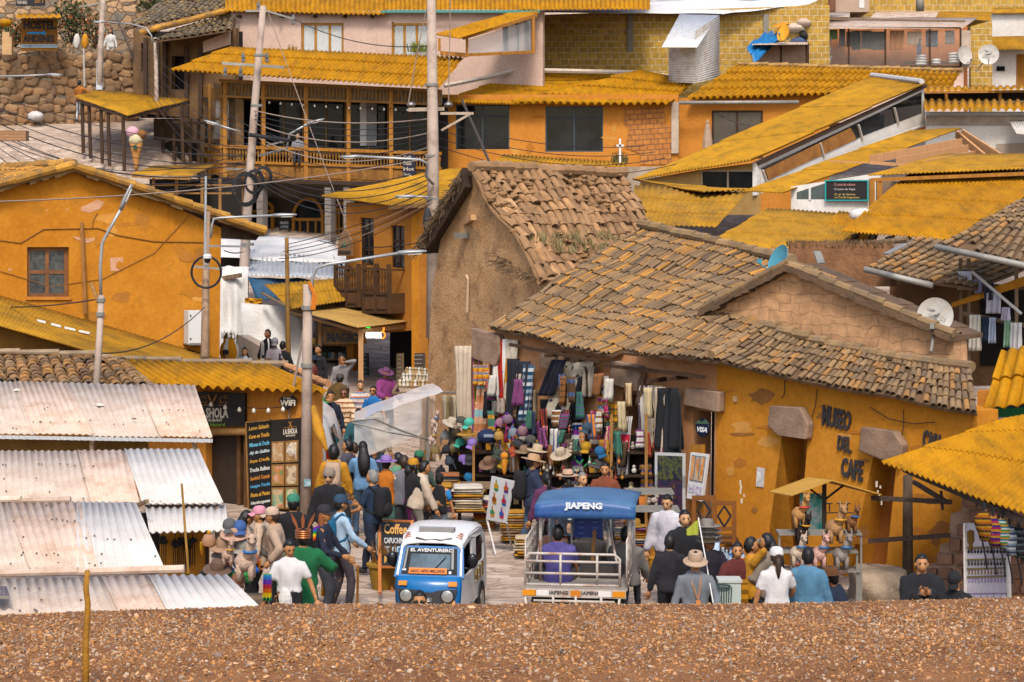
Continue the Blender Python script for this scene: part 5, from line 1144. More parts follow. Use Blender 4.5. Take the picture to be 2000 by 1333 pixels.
yroof((1790,330,68),(2060,335,70),(1900,475,84),(1642,454,80),YEL,.11,4,amp=.025);yroof((1780,255,60),(1880,250,61),(1530,378,68),(1450,376,66),YELD,.12,3)
c5=[P(1846,302,64),P(2060,300,66),P(2040,330,72),P(1694,345,71)];corr('roof',YELD,c5,.1,.018,2,.02,yc,.015,.02,.07)
mb=MB();mb.bar(P(1700,352,71),P(2040,338,72),.1);mb.bar(P(1800,345,70),P(2030,322,71),.08);[mb.bar(P(x,350,71),P(x,y,71),.14)for x,y in((1703,412),(1717,415),(1796,390))];mb.build('timber',WOODY,yc)
wall('brick_wall',BK,Pl((1790,380,69),(2050,370,70)),[(1790,350),(2050,340),(2050,430),(1790,430)],(),.1,0,yc);wall('shutter',mat('a88c74','94785f',2),Pl((1720,380,68),(1800,380,69)),[(1722,355),(1796,355),(1796,430),(1722,430)],(),.1,0,yc)
mb=MB();[mb.bar(P(x,462+(x-1655)*.08,80),P(x+14,456+(x-1655)*.08,74),.08)for x in range(1665,1840,33)];mb.build('rafter',WOODD,yc)
wcl=Pl((1490,390,67),(1720,390,68.5));wc=thing('white_cafe','white rooftop cafe wall with small windows and a turquoise framed chalkboard','cafe',wcl.p(1600,415))
wall('wall',WHITEW,wcl,[(1545,365),(1705,340),(1720,340),(1720,440),(1545,420)],[[(1556,376),(1612,358),(1612,390),(1556,390)]],.15,0,wc)
mb=MB();mb.prism([wcl.p(*k)for k in((1556,376),(1612,358),(1612,390),(1556,390))],-wcl.n*.05);f=mb.build('window',mat('4c5450','5c6460',4,.3),wc);mb=MB();mb.qbox(Q(wcl,1580,366,1584,391),0,1,0,1,0,.03);mb.build('mullion',flat('d8d4d0'),f)
bd=thing('chalkboard','black chalkboard with a turquoise frame on the white cafe wall','sign',wcl.p(1655,392,.1));q=Q(wcl,1613,352,1698,393);mb=MB();mb.qbox(q,.03,.97,.06,.94,.08,.1);mb.build('board',flat('201c1a'),bd)
mb=MB();mb.qbox(q,0,1,0,.06,.08,.13);mb.qbox(q,0,1,.94,1,.08,.13);mb.qbox(q,0,.03,.06,.94,.08,.13);mb.qbox(q,.97,1,.06,.94,.08,.13);mb.build('frame',flat('1f9a98',.5),bd)
for k,(s_,c,y)in enumerate((('Crema de cabeza','c89088',358),('Crema de Papa','d4ccc4',368),('Cl. pl. de Quinua','d8c070',378),('con Tortilla Vegetariana','d8b860',384))):text(s_,Q(wcl,1631,y,1672+(k==3)*8,y+5),flat(c),bd,.008,.102)
mb=MB();p=P(1685,420,76);mb.ball(p,.35,.2,.16,12,8,fn=lambda a,q_:q_*(1+.3*NZ.noise(a*3)));tag(mb.build('white_bundle',flat('dcd8d4'),smooth=True),'rolled white plastic bundle on the yellow roofs below the cafe','bundle')
pg=thing('unfinished_pergola','pale new timber rafters of an unfinished roof','pergola',P(1800,340,62));NWD=mat('cf9a66','c08a58',2,.75,stretch=(6,6,1))
mb=MB()
for a,b in(((1700,312,66),(1878,278,62)),((1752,316,66.5),(1890,290,62.5)),((1808,322,67),(1905,302,63))):mb.bar(P(*a),P(*b),.06,.24)
mb.bar(P(1880,262,61),P(1955,310,64),.08,.3);mb.bar(P(1868,262,60.5),P(1925,310,64),.08,.25);mb.bar(P(1700,318,66),P(1830,327,67),.06,.1);mb.bar(P(1620,315,66),P(1850,325,68),.08,.05);mb.build('rafter',NWD,pg)
wq=thing('white_yard_wall','white yard wall and gutters behind the unfinished pergola','wall',P(1900,300,57));pw_=Pl((1800,230,57),(2040,230,58));wall('panel',WHITEW,pw_,[(1808,222),(2050,218),(2050,340),(1850,340),(1808,300)],(),.15,0,wq)
mb=MB();mb.qbox(Q(pw_,1808,219,2050,226),0,1,0,1,.05,.2);mb.build('gutter',flat('c8ccd0'),wq);mb=MB();mb.qbox(Q(pw_,1808,228,2050,246),0,1,0,1,.0,.03);mb.build('stained_band',mat('b8a898','9c8c7c',3),wq)
corr('roof',YEL,[P(1805,196,55),P(2050,196,56),P(2050,215,58.5),P(1805,217,58)],.26,.06,1,.04,wq,.02,.04,.1);corr('roof',YEL,[P(1805,170,53),P(2050,168,54),P(2050,176,55.5),P(1805,180,55)],.24,.05,1,.04,wq,.02,.03,.1)
mb=MB();mb.qbox(Q(Pl((1805,190,54.6),(2050,190,54.6)),1805,180,2050,197),0,1,0,1,-.4,-.3);mb.build('dark_opening',DARKI,wq);mb=MB();[mb.bar(P(x,180,55),P(x,197,55),.1)for x in(1848,1953)];mb.bar(P(1805,181,55.2),P(2050,178,55.2),.08);mb.build('timber',WOODY,wq)
zinc('zinc_sheet',[P(1970,236,58),P(2050,236,58),P(2050,268,61),P(1985,262,60)],wq);mb=MB();mb.prism([pw_.p(*k,.1)for k in((1945,282),(2050,278),(2050,330),(1960,330))],pw_.n*.04);mb.build('grey_sheet',mat('a89480',None,3),wq)
WS1=Pl((-60,200,46.0),(300,200,45.2));STN=stonemat(['a8845e','8c7458','b8946c','7e7060','c09a70','947a5e','a09078'],'7c5e42',2.0,.07,1.0,asp=1.4)
rw=thing('terrace_wall','tall retaining wall of rough brown fieldstones at the upper left','wall',WS1.p(120,260));wall('stonework',STN,WS1,[(-70,118),(20,108),(105,95),(262,98),(262,300),(-70,300)],(),.5,0,rw)
WS2=Pl((150,60,42),(300,60,42));mb=MB();sq=random.Random(9)
for j in range(11):
 x=-64.0
 while x<262:
  w_=sq.uniform(14,34);y=112+j*17+sq.uniform(-5,5);c=WS1.p(x+w_/2,y,-.06);rx=w_/46*.56;t=sq.choice(((1,1,1),(.8,.82,.85),(1.2,1.12,1.0),(1.05,.92,.78),(.9,.86,.8)));mb.ti=(*t,1)
  rz=sq.uniform(.17,.26);mb.ball(c,rx,.2,rz,11,8,M.Rotation(sq.uniform(-.3,.3),3,'Y'),fn=lambda p,q:V((max(-rx*.85,min(rx*.85,q.x*1.25)),max(-.15,q.y),max(-rz*.82,min(rz*.82,q.z*1.25))))*(1+.34*NZ.noise(p*1.8+c)))
  x+=w_*.93
o=mb.build('masonry',mat('9c7c5a','80644a',3,.95,bump=.7,bs=14,tint=True),rw,smooth=True);o['kind']='stuff'
r2=thing('upper_stone_wall','upper stone wall behind the flower bed','wall',WS2.p(220,120));wall('stonework',STN,WS2,[(-70,-60),(310,-60),(310,140),(-70,140)],(),.4,0,r2)
bush('flower_bush','leafy bush with orange flowers left of the concrete pole',P(140,40,43.2),1.0,.6,1.1,900,GRN,.08,'bush',GRNO,110);bush('flower_bush','low orange flowering bush behind the hostel sign',P(30,62,43),1.3,.5,.7,600,GRN,.08,'bush',GRNO,160);bush('flower_bush','orange flowering bush right of the concrete pole',P(186,62,43.4),.5,.4,.8,300,GRN,.07,'bush',GRNO,90);bush('flower_bush','dark shrub at the top edge beside the old tiled roof',P(300,6,42),.9,.5,.5,500,GRN,.08,'bush');bush('flower_bush','small dark plant at the foot of the old tiled house',P(272,142,46.5),.35,.3,.5,260,mat('3c3020','2c2414',6),.06,'bush')
hs=thing('hostel_sign','yellow wooden HOSTEL sign with a little roof and a blue arrow','sign',P(76,98,46.3));ph_=Pl((40,60,46.3),(112,60,46.3));q=Q(ph_,41,36,112,100);mb=MB();mb.qbox(q,0,1,0,1,-.06,0);mb.build('board',mat('8c5c14','74490e',3),hs)
corr('roof',YEL,[P(36,27,45.9),P(116,27,45.9),P(120,35,46.9),P(31,35,46.9)],.3,.03,1,0,hs)
text('HOSTEL',Q(ph_,46,41,109,58),BLACK,hs,.02,.004,bold=.05);text('ANDENES',Q(ph_,45,69,107,83),BLACK,hs,.02,.004,bold=.04);mb=MB();mb.prism([ph_.p(*k,.004)for k in((54,63),(85,63),(85,60),(91,65),(85,70),(85,67),(54,67))],ph_.n*.02);mb.build('arrow',flat('1c86c0'),hs)
mb=MB();mb.qbox(q,0,1,.80,.9,.0,.02);st_=mb.build('web_strip',flat('9cb4c0'),hs);text('info@andenes hostal',Q(ph_,43,88,111,92),flat('3c4c5c'),hs,.01,.022)
s2=thing('price_sign','black sign with white and yellow lettering cut by the top edge','sign',P(60,10,45.6));pq=Pl((30,5,45.6),(90,5,45.6));mb=MB();mb.qbox(Q(pq,31,-30,88,12),0,1,0,1,-.05,0);mb.build('board',BLACK,s2);text('TERRA BIKES',Q(pq,33,2,53,8),CREAM,s2,.01,.004);text('JUC. S',Q(pq,68,1,85,7),flat('d8941c'),s2,.01,.004)
bxs=thing('carton_figure','cardboard box post with a small yellow cap beside the hostel sign','post',P(14,105,46.5));mb=MB();mb.box(P(15,90,46.5),.4,.3,.75);mb.box(P(13,68,46.5),.3,.3,.2);mb.build('carton',mat('c8a070',None,4),bxs);mb=MB();mb.ball(P(10,45,46.5),.32,.3,.18);mb.build('cap',YEL,bxs)
for x,c,lb in((150,'d8d0c4','white cloth on a stick by the flower bush'),(166,'d08c14','mustard cloth hung by the flower bush')):
 mb=MB();mb.ball(P(x,82,44.6),.16,.14,.35,9,7,fn=lambda a,q_:q_*(1+.4*NZ.noise(a*2)));tag(mb.build('hung_cloth',mat(c,None,6),smooth=True),lb,'cloth')
oT=thing('old_tiled_house','old timber fronted house with two grey brown clay tile roofs','house',P(360,180,47));GT=mat('8c7a5c','72634c',3,.9,dirt='5c5244',dsc=3,tint=True,bump=.3);tG=[(1,1,1),(.85,.85,.88),(1.25,1.05,.7),(.75,.75,.8)]
clay('roof',GT,[P(345,-20,42),P(520,-45,42),P(452,16,46),P(240,57,46)],.3,.45,oT,1,tG,.1,.05,bed=MUD);cE=[P(345,58,45),P(462,22,45.5),P(452,58,48.5),P(300,82,48.5)];clay('lower_roof',GT,cE,.28,.45,oT,1,tG,.1,.05,bed=MUD)
ridge('verge_tile',CLAYY,P(275,64,47),P(455,18,46.5),.13,oT,.5)
WW=Pl((262,120,47),(460,120,48));wall('wall',mat('7c5c38','5e4428',1.5),WW,[(260,58),(300,78),(460,55),(460,240),(260,220)],[rect(275,85,284,140),rect(335,110,362,175)],.3,0,oT)
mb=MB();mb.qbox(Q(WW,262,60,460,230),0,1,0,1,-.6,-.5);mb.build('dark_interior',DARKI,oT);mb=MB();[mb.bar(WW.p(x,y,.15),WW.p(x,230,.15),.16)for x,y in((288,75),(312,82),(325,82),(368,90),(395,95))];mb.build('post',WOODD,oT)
mb=MB();mb.prism([WW.p(*k,.05)for k in((400,82),(452,62),(452,88),(400,104))],WW.n*.1);mb.build('plaster_panel',PINK,oT)
pt_=thing('street_porch','long porch with a sagging mustard roof on thin brown posts','porch',P(250,330,49));corr('roof',YELD,[P(190,175,47),P(372,195,48.5),P(250,227,51.5),P(146,190,49.5)],.11,.015,2,.02,pt_,.012,.06,.06)
for x,y,s_,y2 in((160,200,49.6,300),(174,206,49.8,310),(197,212,50.3,320),(211,216,50.6,325),(240,222,51.2,335),(355,205,49.5,320)):mb=MB();mb.bar(P(x,y,s_),P(x+3,y2,s_),.12);mb.build('post',WOODD,pt_)
mb=MB();mb.bar(P(150,196,49.5),P(250,230,51.4),.06,.1);mb.bar(P(250,230,51.4),P(370,200,48.6),.06,.1);mb.build('beam',WOODD,pt_);mb=MB();mb.qbox(Q(Pl((160,280,47.5),(400,280,48)),300,232,400,345),0,1,0,1,-.2,0);mb.build('dark_interior',mat('5c4630','463420',2),pt_);mb=MB();[mb.bar(P(x,232,49),P(x,345,49),.12)for x in(318,340,372,388)];[mb.bar(P(300,y,49.2),P(400,y+3,49.2),.08)for y in(238,272,318)];mb.build('shop_timber',WOODD,pt_);mb=MB();[mb.qbox(Q(Pl((160,280,48.4),(400,280,48.8)),x,278,x+14,316),0,1,0,1,-.1,0)for x in(322,346,375)];mb.build('dark_doorway',DARKI,pt_)
lr=thing('low_shop_roof','low mustard sheet roof below the ice cream sign','roof',P(330,350,54));corr('sheet',YELM,[P(300,325,52),P(425,322,52.5),P(370,347,55.5),P(255,342,55)],.12,.015,1,.02,lr,.012,.04);mb=MB();mb.bar(P(258,345,55),P(372,350,55.5),.08);[mb.bar(P(x,348,55),P(x,420,55),.1)for x in(300,345,395,430)];mb.bar(P(300,362,55),P(460,362,55),.06);mb.bar(P(300,378,55),P(460,378,55),.06);mb.build('timber',WOOD,lr)
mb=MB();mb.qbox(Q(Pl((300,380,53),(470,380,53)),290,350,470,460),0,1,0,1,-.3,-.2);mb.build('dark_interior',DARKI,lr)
ic=thing('ice_cream_sign','giant ice cream cone sign with three scoops above the porch street','sign',P(266,335,52.5));a=P(266,333,52.5);mb=MB();mb.lathe(a,[(.06,0),(.1,.2),(.17,.7),(.26,1.02),(.24,1.04),(0,1.04)],12);mb.build('cone',mat('c88c4c','b07838',5),ic,smooth=True)
for dx,dz,r,c,nm in((-.12,1.42,.24,'d8a8b4','pink_scoop'),(.2,1.32,.2,'8a5a24','caramel_scoop'),(.0,1.14,.27,'d0c49c','cream_scoop')):mb=MB();mb.ball(a+V((dx,-.05,dz)),r,r,r*.9,14,9,fn=lambda p,q_:q_*(1+.1*NZ.noise(p*4)));mb.build(nm,mat(c,None,5),ic,smooth=True)
mb=MB();mb.lathe(a+V((0,-.24,.85)),[(0,-.01),(.09,-.01),(.09,.01),(0,.01)],14,M.Rotation(rad(90),3,'X'));mb.build('badge',flat('2a4a38'),ic)
mb=MB();c_=P(70,228,46);mb.ball(c_,.35,.3,.22,12,8,fn=lambda p,q_:q_*(1+.4*NZ.noise(p*3)));tag(mb.build('rubbish_bag',mat('d8d0cc',None,5),smooth=True),'white rubbish bag at the foot of the stone wall','bag')
for k in range(9):bush('hill_shrub','dry shrub on the slope beyond the roofs, shrub %s along the skyline'%'one two three four five six seven eight nine'.split()[k],P(560+k*170,-70,38),1.8,1.2,1.3,260,GRN,.2,'shrub')if k in(7,8)else None
TEMP=[]
SK=[mat(a,b,6,.6,fine=.04)for a,b in(('b07c4e','a27046'),('b88050','aa7448'),('94603a','885632'),('c49468','b8885e'))]
HAIRB=mat('17120f','0e0b0a',20,.5);HAIRBR=mat('3e2a1a','2c1c12',20,.55);HAIRG=mat('8c8882','6c6864',20,.6)
LIP=flat('6e3428');EYE=flat('120d0a',.3);SHADE=flat('0c0c0e',.15);SHOE=flat('2e2824')
def later(o,vox,extra=None):
 md=o.modifiers.new('r','REMESH');md.mode='VOXEL';md.voxel_size=vox
 sm=o.modifiers.new('s','SMOOTH');sm.iterations=2;sm.factor=.5
 TEMP.append((o,extra))
def flush():
 dg=bpy.context.evaluated_depsgraph_get()
 res=[(o,bpy.data.meshes.new_from_object(o.evaluated_get(dg)),e)for o,e in TEMP]
 for o,me,e in res:
  o.modifiers.clear();old=o.data;ms=[m for m in old.materials]
  if e:
   bm=bmesh.new();bm.from_mesh(me);bm.from_mesh(e);bm.to_mesh(me);bm.free();bpy.data.meshes.remove(e)
  else:
   if any(m and m.name.startswith('textile')for m in ms):
    ul=me.uv_layers.new(name='UVMap');lv=[0]*len(me.loops);me.loops.foreach_get('vertex_index',lv);cs=[v.co for v in me.vertices];ul.data.foreach_set('uv',[c for i in lv for c in(cs[i].x*1.6+cs[i].y*.8,cs[i].z*1.3)])
   for v in me.vertices:p=v.co;v.co=p+v.normal*(.016*NZ.noise(V((p.x*11,p.y*11,p.z*5))+o.parent.location)+.006*NZ.noise(p*30))
  me.materials.clear();[me.materials.append(m)for m in ms]
  me.polygons.foreach_set('use_smooth',[True]*len(me.polygons));o.data=me;bpy.data.meshes.remove(old)
 TEMP.clear()
def ik(a,b,l1,l2,hint):
 d=b-a;L=min(d.length,(l1+l2)*.995);d.normalize();b=a+d*L
 t=(L*L+l1*l1-l2*l2)/(2*L);h=math.sqrt(max(0,l1*l1-t*t))
 e=(hint-d*hint.dot(d));e=e.normalized()if e.length>1e-5 else d.orthogonal()
 return a+d*t+e*h,b
ARM={'down':(.17,.04,.47),'back':(.15,-.1,.5),'front':(.05,.2,.66),'mid':(.13,.2,.56),'hip':(.16,.05,.56),'reach':(.12,.36,.66),'low':(.15,.24,.46),'head':(.05,.1,.9),'side':(.3,.06,.55),'hold':(.1,.2,.6),'point':(.22,.3,.72)}
BACKS=[]
def person(x,yt,face,label,top,bot,h=1.66,hair=('short',HAIRB),hat=None,arms=('down','down'),legs='stand',lean=0.0,sleeve='long',skirt=None,bulk=0.0,sk=0,glasses=False,yaw=0,pitch=0,pack=None,zf=None,s=None,shoe=SHOE,vest=None,wide=1.0,hemz=.84):
 hh=h+{None:0,'cap':.03,'brim':.09,'tall':.16,'beanie':.03,'bucket':.07,'stack':.3,'crown':.1}[hat[0]if hat else None]
 if legs=='sit':hh-=h*.27
 hh-=h*.48*(1-cos(lean))
 if s is None:
  best=None
  for i in range(200):
   y_=14+i*.25;s_=F/y_;q=P(x,yt,s_);e_=q.z-hh-(gz(q.x,q.y)if zf is None else zf)
   if e_<0:break
   best=s_
  s=best or 100
 top_=P(x,yt,s);base=V((top_.x,top_.y,top_.z-hh))
 f={'B':0,'F':180,'L':90,'R':-90}.get(face,face);Rz=M.Rotation(rad(f),3,'Z');base-=Rz@V((0,sin(lean)*h*.42,0))
 o=thing('person',label,'person',base)
 k=h/1.7;hipz=.9 if legs!='sit' else .44
 dz=hipz-.9
 def U(p):
  p=V(p);q=V((p.x,p.y,p.z-.9));q=M.Rotation(-lean,3,'X')@q;q.z+=.9+dz
  return base+Rz@(q*k)
 def Lw(p):return base+Rz@(V(p)*k)
 w=wide
 tor=[(.86,.15,.1),(.95,.165,.115),(1.06,.142,.102),(1.2,.155,.11),(1.31,.16,.108),(1.375,.145,.092),(1.425,.1,.075),(1.465,.06,.058),(1.54,.05,.052)]
 def torso(mb,inf,z0=.86,z1=1.56,flare=0):
  zs=[t for t in tor if z0<=t[0]<=z1];
  if zs[0][0]>z0:zs=[(z0,zs[0][1]+flare,zs[0][2]+flare)]+zs
  mb.tube([U((0,(.0 if z<1.45 else .0),z))for z,a,b in zs],[((b+inf)*k,(a*w+inf)*k)if 0 else((a*w+inf)*k,(b*(w if w>1 else 1)+inf)*k)for z,a,b in zs],14)
 def rings(mb,lst):
  rr=[]
  for c,rx,ry in lst:
   rr.append(mb.add([U((cos(2*pi*i/14)*rx,c[1]+sin(2*pi*i/14)*ry,c[2]))for i in range(14)]))
  for a,b in zip(rr,rr[1:]):
   for i in range(14):mb.face([a+i,a+(i+1)%14,b+(i+1)%14,b+i])
  mb.face([rr[0]+i for i in range(14)][::-1]);mb.face([rr[-1]+i for i in range(14)])
 body=MB();rings(body,[((0,0,z),a*w,b*w if w>1 else b)for z,a,b in tor])
 sh=[U((sx*.172*w,0,1.36))for sx in(1,-1)];hands=[];elb=[]
 for i,sx in enumerate((1,-1)):
  a=ARM[arms[i]]if isinstance(arms[i],str)else arms[i]
  tgt=U((sx*(a[0]*1.7+(.03 if a[2]<.6 else 0)),a[1]*1.7,a[2]*1.7));hint=Rz@V((sx*.5,-.6,-.5))
  e,hd=ik(sh[i],tgt,.29*k,.27*k,hint);elb.append(e);hands.append(hd)
  body.tube([U((sx*.09,0,1.37)),sh[i],sh[i]+(e-sh[i])*.5,e,e+(hd-e)*.35,hd],[.055*k,.056*k,.047*k,.04*k,.04*k,.027*k],8)
 kn=[];an=[]
 st={'stand':((.02,-.02),(-.02,.03)),'walk':((.24,0),(-.22,.04)),'wide':((.05,.1),(-.05,.1)),'sit':((.42,0),(.42,0))}[legs]
 for i,sx in enumerate((1,-1)):
  hp=Lw((sx*.09,0,.9+dz));ft=Lw((sx*(.1+st[i][1]),st[i][0],.08));kk,ft=ik(hp,ft,.43*k,.42*k,Rz@V((0,1,.15)));kn.append(kk);an.append(ft)
  body.tube([hp+V((0,0,.04*k)),hp,kk,kk+(ft-kk)*.3,ft],[.08*k,.085*k,.056*k,.055*k,.036*k],8)
 bo=body.build('body',SK[sk],o)
 ex=MB();hc=U((0,.015,1.585));Hr=Rz@M.Rotation(-lean*.6,3,'X')@M.Rotation(rad(yaw),3,'Z')@M.Rotation(rad(-pitch),3,'X')
 def sc(p,q):
  if p.z<0:q=V((q.x*(1+p.z*.32),q.y*(1+p.z*.12)+(.012*k if p.y>.5 else 0),q.z))
  if p.y>.86 and abs(p.x)<.3 and-.45<p.z<.15:q=V((q.x,q.y+.022*k*(1-abs(p.x)/.3),q.z))
  return q
 ex.ball(hc,.077*k,.096*k,.118*k,18,14,Hr,fn=sc);hd_=lambda a,b,c:hc+Hr@(V((a,b,c))*k)
 for sx in(1,-1):ex.ball(hd_(sx*.078,-.005,-.005),.012*k,.022*k,.032*k,6,5,Hr)
 for i,sx in enumerate((1,-1)):
  d=(hands[i]-elb[i]).normalized();x_=d.cross(Rz@V((0,1,0.2)));x_=x_.normalized()if x_.length>.1 else d.orthogonal().normalized();n_=x_.cross(d)
  p=hands[i];ex.tube([p-d*.01,p+d*.04*k,p+d*.095*k],[(.022*k,.03*k),(.018*k,.042*k),(.014*k,.04*k)],8)
  for j,(off,ln)in enumerate(((-.032,.062),(-.011,.075),(.011,.07),(.031,.055))):
   b=p+d*.09*k+x_*off*k;m_=b+d*ln*.55*k+n_*.008;ex.tube([b,m_,m_+(d*.8+n_*.5)*ln*.5*k],[.0095*k,.009*k,.007*k],5)
  b=p+d*.03*k-x_*.035*k;ex.tube([b,b+(d*.7-x_*.6)*.04*k,b+(d*1.0-x_*.5)*.065*k],[.012*k,.011*k,.008*k],5)
 e2=ex.build('t',SK[sk],None,org=base);em=e2.data;bpy.data.objects.remove(e2);later(bo,.022*k,em)
 fc=MB()
 for sx in(1,-1):fc.ball(hd_(sx*.031,.088,.012),.013*k,.008*k,.008*k,6,4,Hr)
 for sx in(1,-1):fc.box(hd_(sx*.033,.092,.035),.034*k,.01*k,.007*k,Hr)
 fc.build('eyes',EYE,o);fc=MB();fc.ball(hd_(0,.094,-.06),.022*k,.007*k,.008*k,8,4,Hr);fc.build('mouth',LIP,o)
 if glasses:
  g_=MB();[g_.ball(hd_(sx*.034,.098,.012),.03*k,.01*k,.02*k,8,5,Hr)for sx in(1,-1)];g_.bar(hd_(-.075,.07,.015),hd_(.075,.07,.015),.012*k);[g_.bar(hd_(sx*.066,.09,.016),hd_(sx*.08,.0,.016),.008*k)for sx in(1,-1)];g_.build('sunglasses',SHADE,o)
 t=MB();inf=.014+bulk;hem=hemz if not skirt else .93
 rings(t,[((0,0,z),a*w+inf+(.012 if z<1 else 0),(b*w if w>1 else b)+inf+(.01 if z<1 else 0))for z,a,b in([(hem,.16,.112)]+[t_ for t_ in tor[1:7]if t_[0]>hem+.03]+[(1.475,.06,.06)])])
 smat=vest or top
 if vest is None and sleeve!='none':
  for i in range(2):
   en=hands[i]if sleeve=='long' else elb[i]+(sh[i]-elb[i])*.25;ps=[U((.09 if i==0 else-.09,0,1.37)),sh[i],sh[i]+(elb[i]-sh[i])*.5]+([elb[i],elb[i]+(en-elb[i])*.5,en-(en-elb[i])*.06]if sleeve=='long' else[en])
   rr=[.062,.068,.06,.055,.05,.042]if sleeve=='long' else[.062,.068,.064,.064];t.tube(ps,[(r_+bulk)*k for r_ in rr],8)
 to=t.build('top',top if vest is None else vest,o);later(to,.028*k)
 if vest is not None and sleeve!='none':
  for i in range(2):
   t=MB();en=hands[i]if sleeve=='long' else elb[i]+(sh[i]-elb[i])*.25;t.tube([sh[i],sh[i]+(elb[i]-sh[i])*.5,elb[i]if sleeve=='long' else en]+([en-(en-elb[i])*.06]if sleeve=='long' else[]),[.066*k,.06*k,.056*k]+([.045*k]if sleeve=='long' else[]),9);t.build('sleeve',top,o,smooth=True)
 b=MB();
 if skirt:b.tube([U((0,0,1.06)),U((0,0,.93)),Lw((0,0,.6)),Lw((0,0,skirt))],[.15*k,.19*k,.24*k,.3*k],14);b.build('skirt',bot,o,smooth=True)
 else:
  b.tube([U((0,0,1.03)),U((0,0,.94)),U((0,0,.85))],[(.125*k*w,.155*k*w),(.13*k*w,.172*k*w),(.11*k,.15*k)],12)
  for i in range(2):hp=Lw(((.09,-.09)[i],0,.9+dz));b.tube([hp+V((0,0,.05*k)),hp,kn[i],kn[i]+(an[i]-kn[i])*.4,an[i]-V((0,0,.02))],[.09*k,.1*k,.072*k,.068*k,.06*k],9)
  later(b.build('trousers',bot,o),.03*k)
 for i in range(2):
  sm=MB();fw=Rz@V((0,1,0));c=an[i]+fw*.06*k-V((0,0,.035*k));sm.ball(c,.045*k,.125*k,.05*k,9,6,Rz);sm.build('shoe',shoe,o,smooth=True)
 hs_,hm=hair
 if hs_:
  r_=MB();cv=hs_=='curly'
  def hf(p,q):
   face_=p.y>.2+max(0,-p.z)*-.45+.35*max(0,p.z-.3)and p.z<(.62 if hs_!='bald' else 2)
   g_=.86 if face_ or p.z<-.5-(.25 if p.y<-.3 else 0)else(1.11+.14*NZ.noise(p*4.5+base)if not cv else 1.32+.2*NZ.noise(p*5))
   return q*g_
  r_.ball(hc+Hr@V((0,-.006*k,.008*k)),.08*k,.1*k,.12*k,20,16,Hr,fn=hf);r_.build('hair',hm,o,smooth=True)
  r_=MB();
  if hs_=='long':r_.tube([hd_(0,-.05,.06),hd_(0,-.075,-.05),U((0,-.11,1.42)),U((0,-.14,1.25)),U((0,-.13,1.1))],[(.06*k,.06*k),(.06*k,.09*k),(.055*k,.12*k),(.045*k,.11*k),(.02*k,.06*k)],10)
  if hs_=='pony':r_.tube([hd_(0,-.095,.02),hd_(0,-.14,-.03),U((0,-.12,1.42)),U((0,-.13,1.32))],[.035*k,.045*k,.035*k,.012*k],8)
  if hs_=='bun':r_.ball(hd_(0,-.11,.03),.045*k)
  if hs_=='bob':
   for sx in(1,-1):r_.tube([hd_(sx*.06,.0,.06),hd_(sx*.085,.0,-.04),hd_(sx*.08,.02,-.17)],[.03*k,.035*k,.02*k],7)
   r_.tube([hd_(0,-.07,.02),hd_(0,-.09,-.1),hd_(0,-.08,-.19)],[(.05*k,.07*k),(.045*k,.09*k),(.02*k,.07*k)],8)
  if r_.v:r_.build('hair_length',hm,o,smooth=True)
 if hat:
  kind,hm=hat[0],hat[1];a=MB();c=hd_(0,-.005,.035)
  dome=[(.095,0),(.097,.03),(.088,.075),(.06,.105),(0,.118)]
  if kind=='cap':a.lathe(c,[(r*k,z*k)for r,z in dome],14,Hr,sy=1.1);a.grid(lambda u,v:hd_((u-.5)*.15,.08+.1*v*(1-(2*u-1)**2*.5),.045-.02*v-.03*(2*u-1)**2),8,4,thick=V((0,0,.008)))
  elif kind=='beanie':a.lathe(c-V((0,0,.02)),[(.1*k,0),(.105*k,.03*k),(.1*k,.07*k),(.07*k,.115*k),(0,.135*k)],14,Hr,sy=1.1)
  elif kind=='crown':
   for q_ in range(4):a.tube([c+Hr@(V((.1*cos(t),.12*sin(t),.03*q_-.01))*k)for t in[i*pi/8 for i in range(17)]],.014*k,5,caps=False)
  else:
   R_,hgt={'brim':(.2,.11),'tall':(.19,.17),'bucket':(.165,.1),'stack':(.2,.11)}[kind]
   for q_ in range(4 if kind=='stack' else 1):
    c2=c+Hr@V((.01*q_,0,.075*q_*k));dr=-.03 if kind=='bucket' else .012
    a.lathe(c2,[(R_*k,dr),(.1*k,.0),(.098*k,hgt*.6*k),(.085*k,hgt*.95*k),(.05*k,hgt*1.02*k),(0,hgt*.95*k)],20,Hr,sy=1.1)
    a.lathe(c2,[(.1*k,-.004),(R_*k,dr-.008)],20,Hr,sy=1.1)
  ho=a.build('hat',hm,o,smooth=2)
  if kind in('brim','tall','bucket','stack')and len(hat)>2:ORG[ho]=base;a=MB();a.lathe(c,[(.102*k,.008),(.103*k,.034)],18,Hr,sy=1.1);a.build('hat_band',hat[2],ho)
  if kind=='crown':
   for q_ in range(3):ORG[ho]=base;a=MB();d=V(((q_-1)*.12,.02,.28))*k;p=hd_((q_-1)*.05,.04,.08);x_=Hr@V((.025,0,0));a.poly([p-x_*.3,p+x_*.3,p+d*.6+x_,p+d,p+d*.6-x_]);a.build('feather',mat('8a4a24',None,6),ho)
 if pack:
  pk=thing('backpack',pack[1],'backpack',U((0,-.2,.98)));a=MB();c=U((0,-.2-bulk,1.2));B_=Rz@M.Rotation(-lean,3,'X')
  a.ball(c,.16*k,.105*k,.25*k,14,10,B_,fn=lambda p,q:V((max(-.14,min(.14,q.x*1.25)),max(-.09,min(.09,q.y*1.25)),max(-.23,min(.24,q.z*1.2)))));a.build('bag',pack[0],pk,smooth=True)
  a=MB();a.ball(U((0,-.3-bulk,1.1)),.12*k,.05*k,.11*k,10,7,B_);a.build('front_pocket',pack[0],pk,smooth=True)
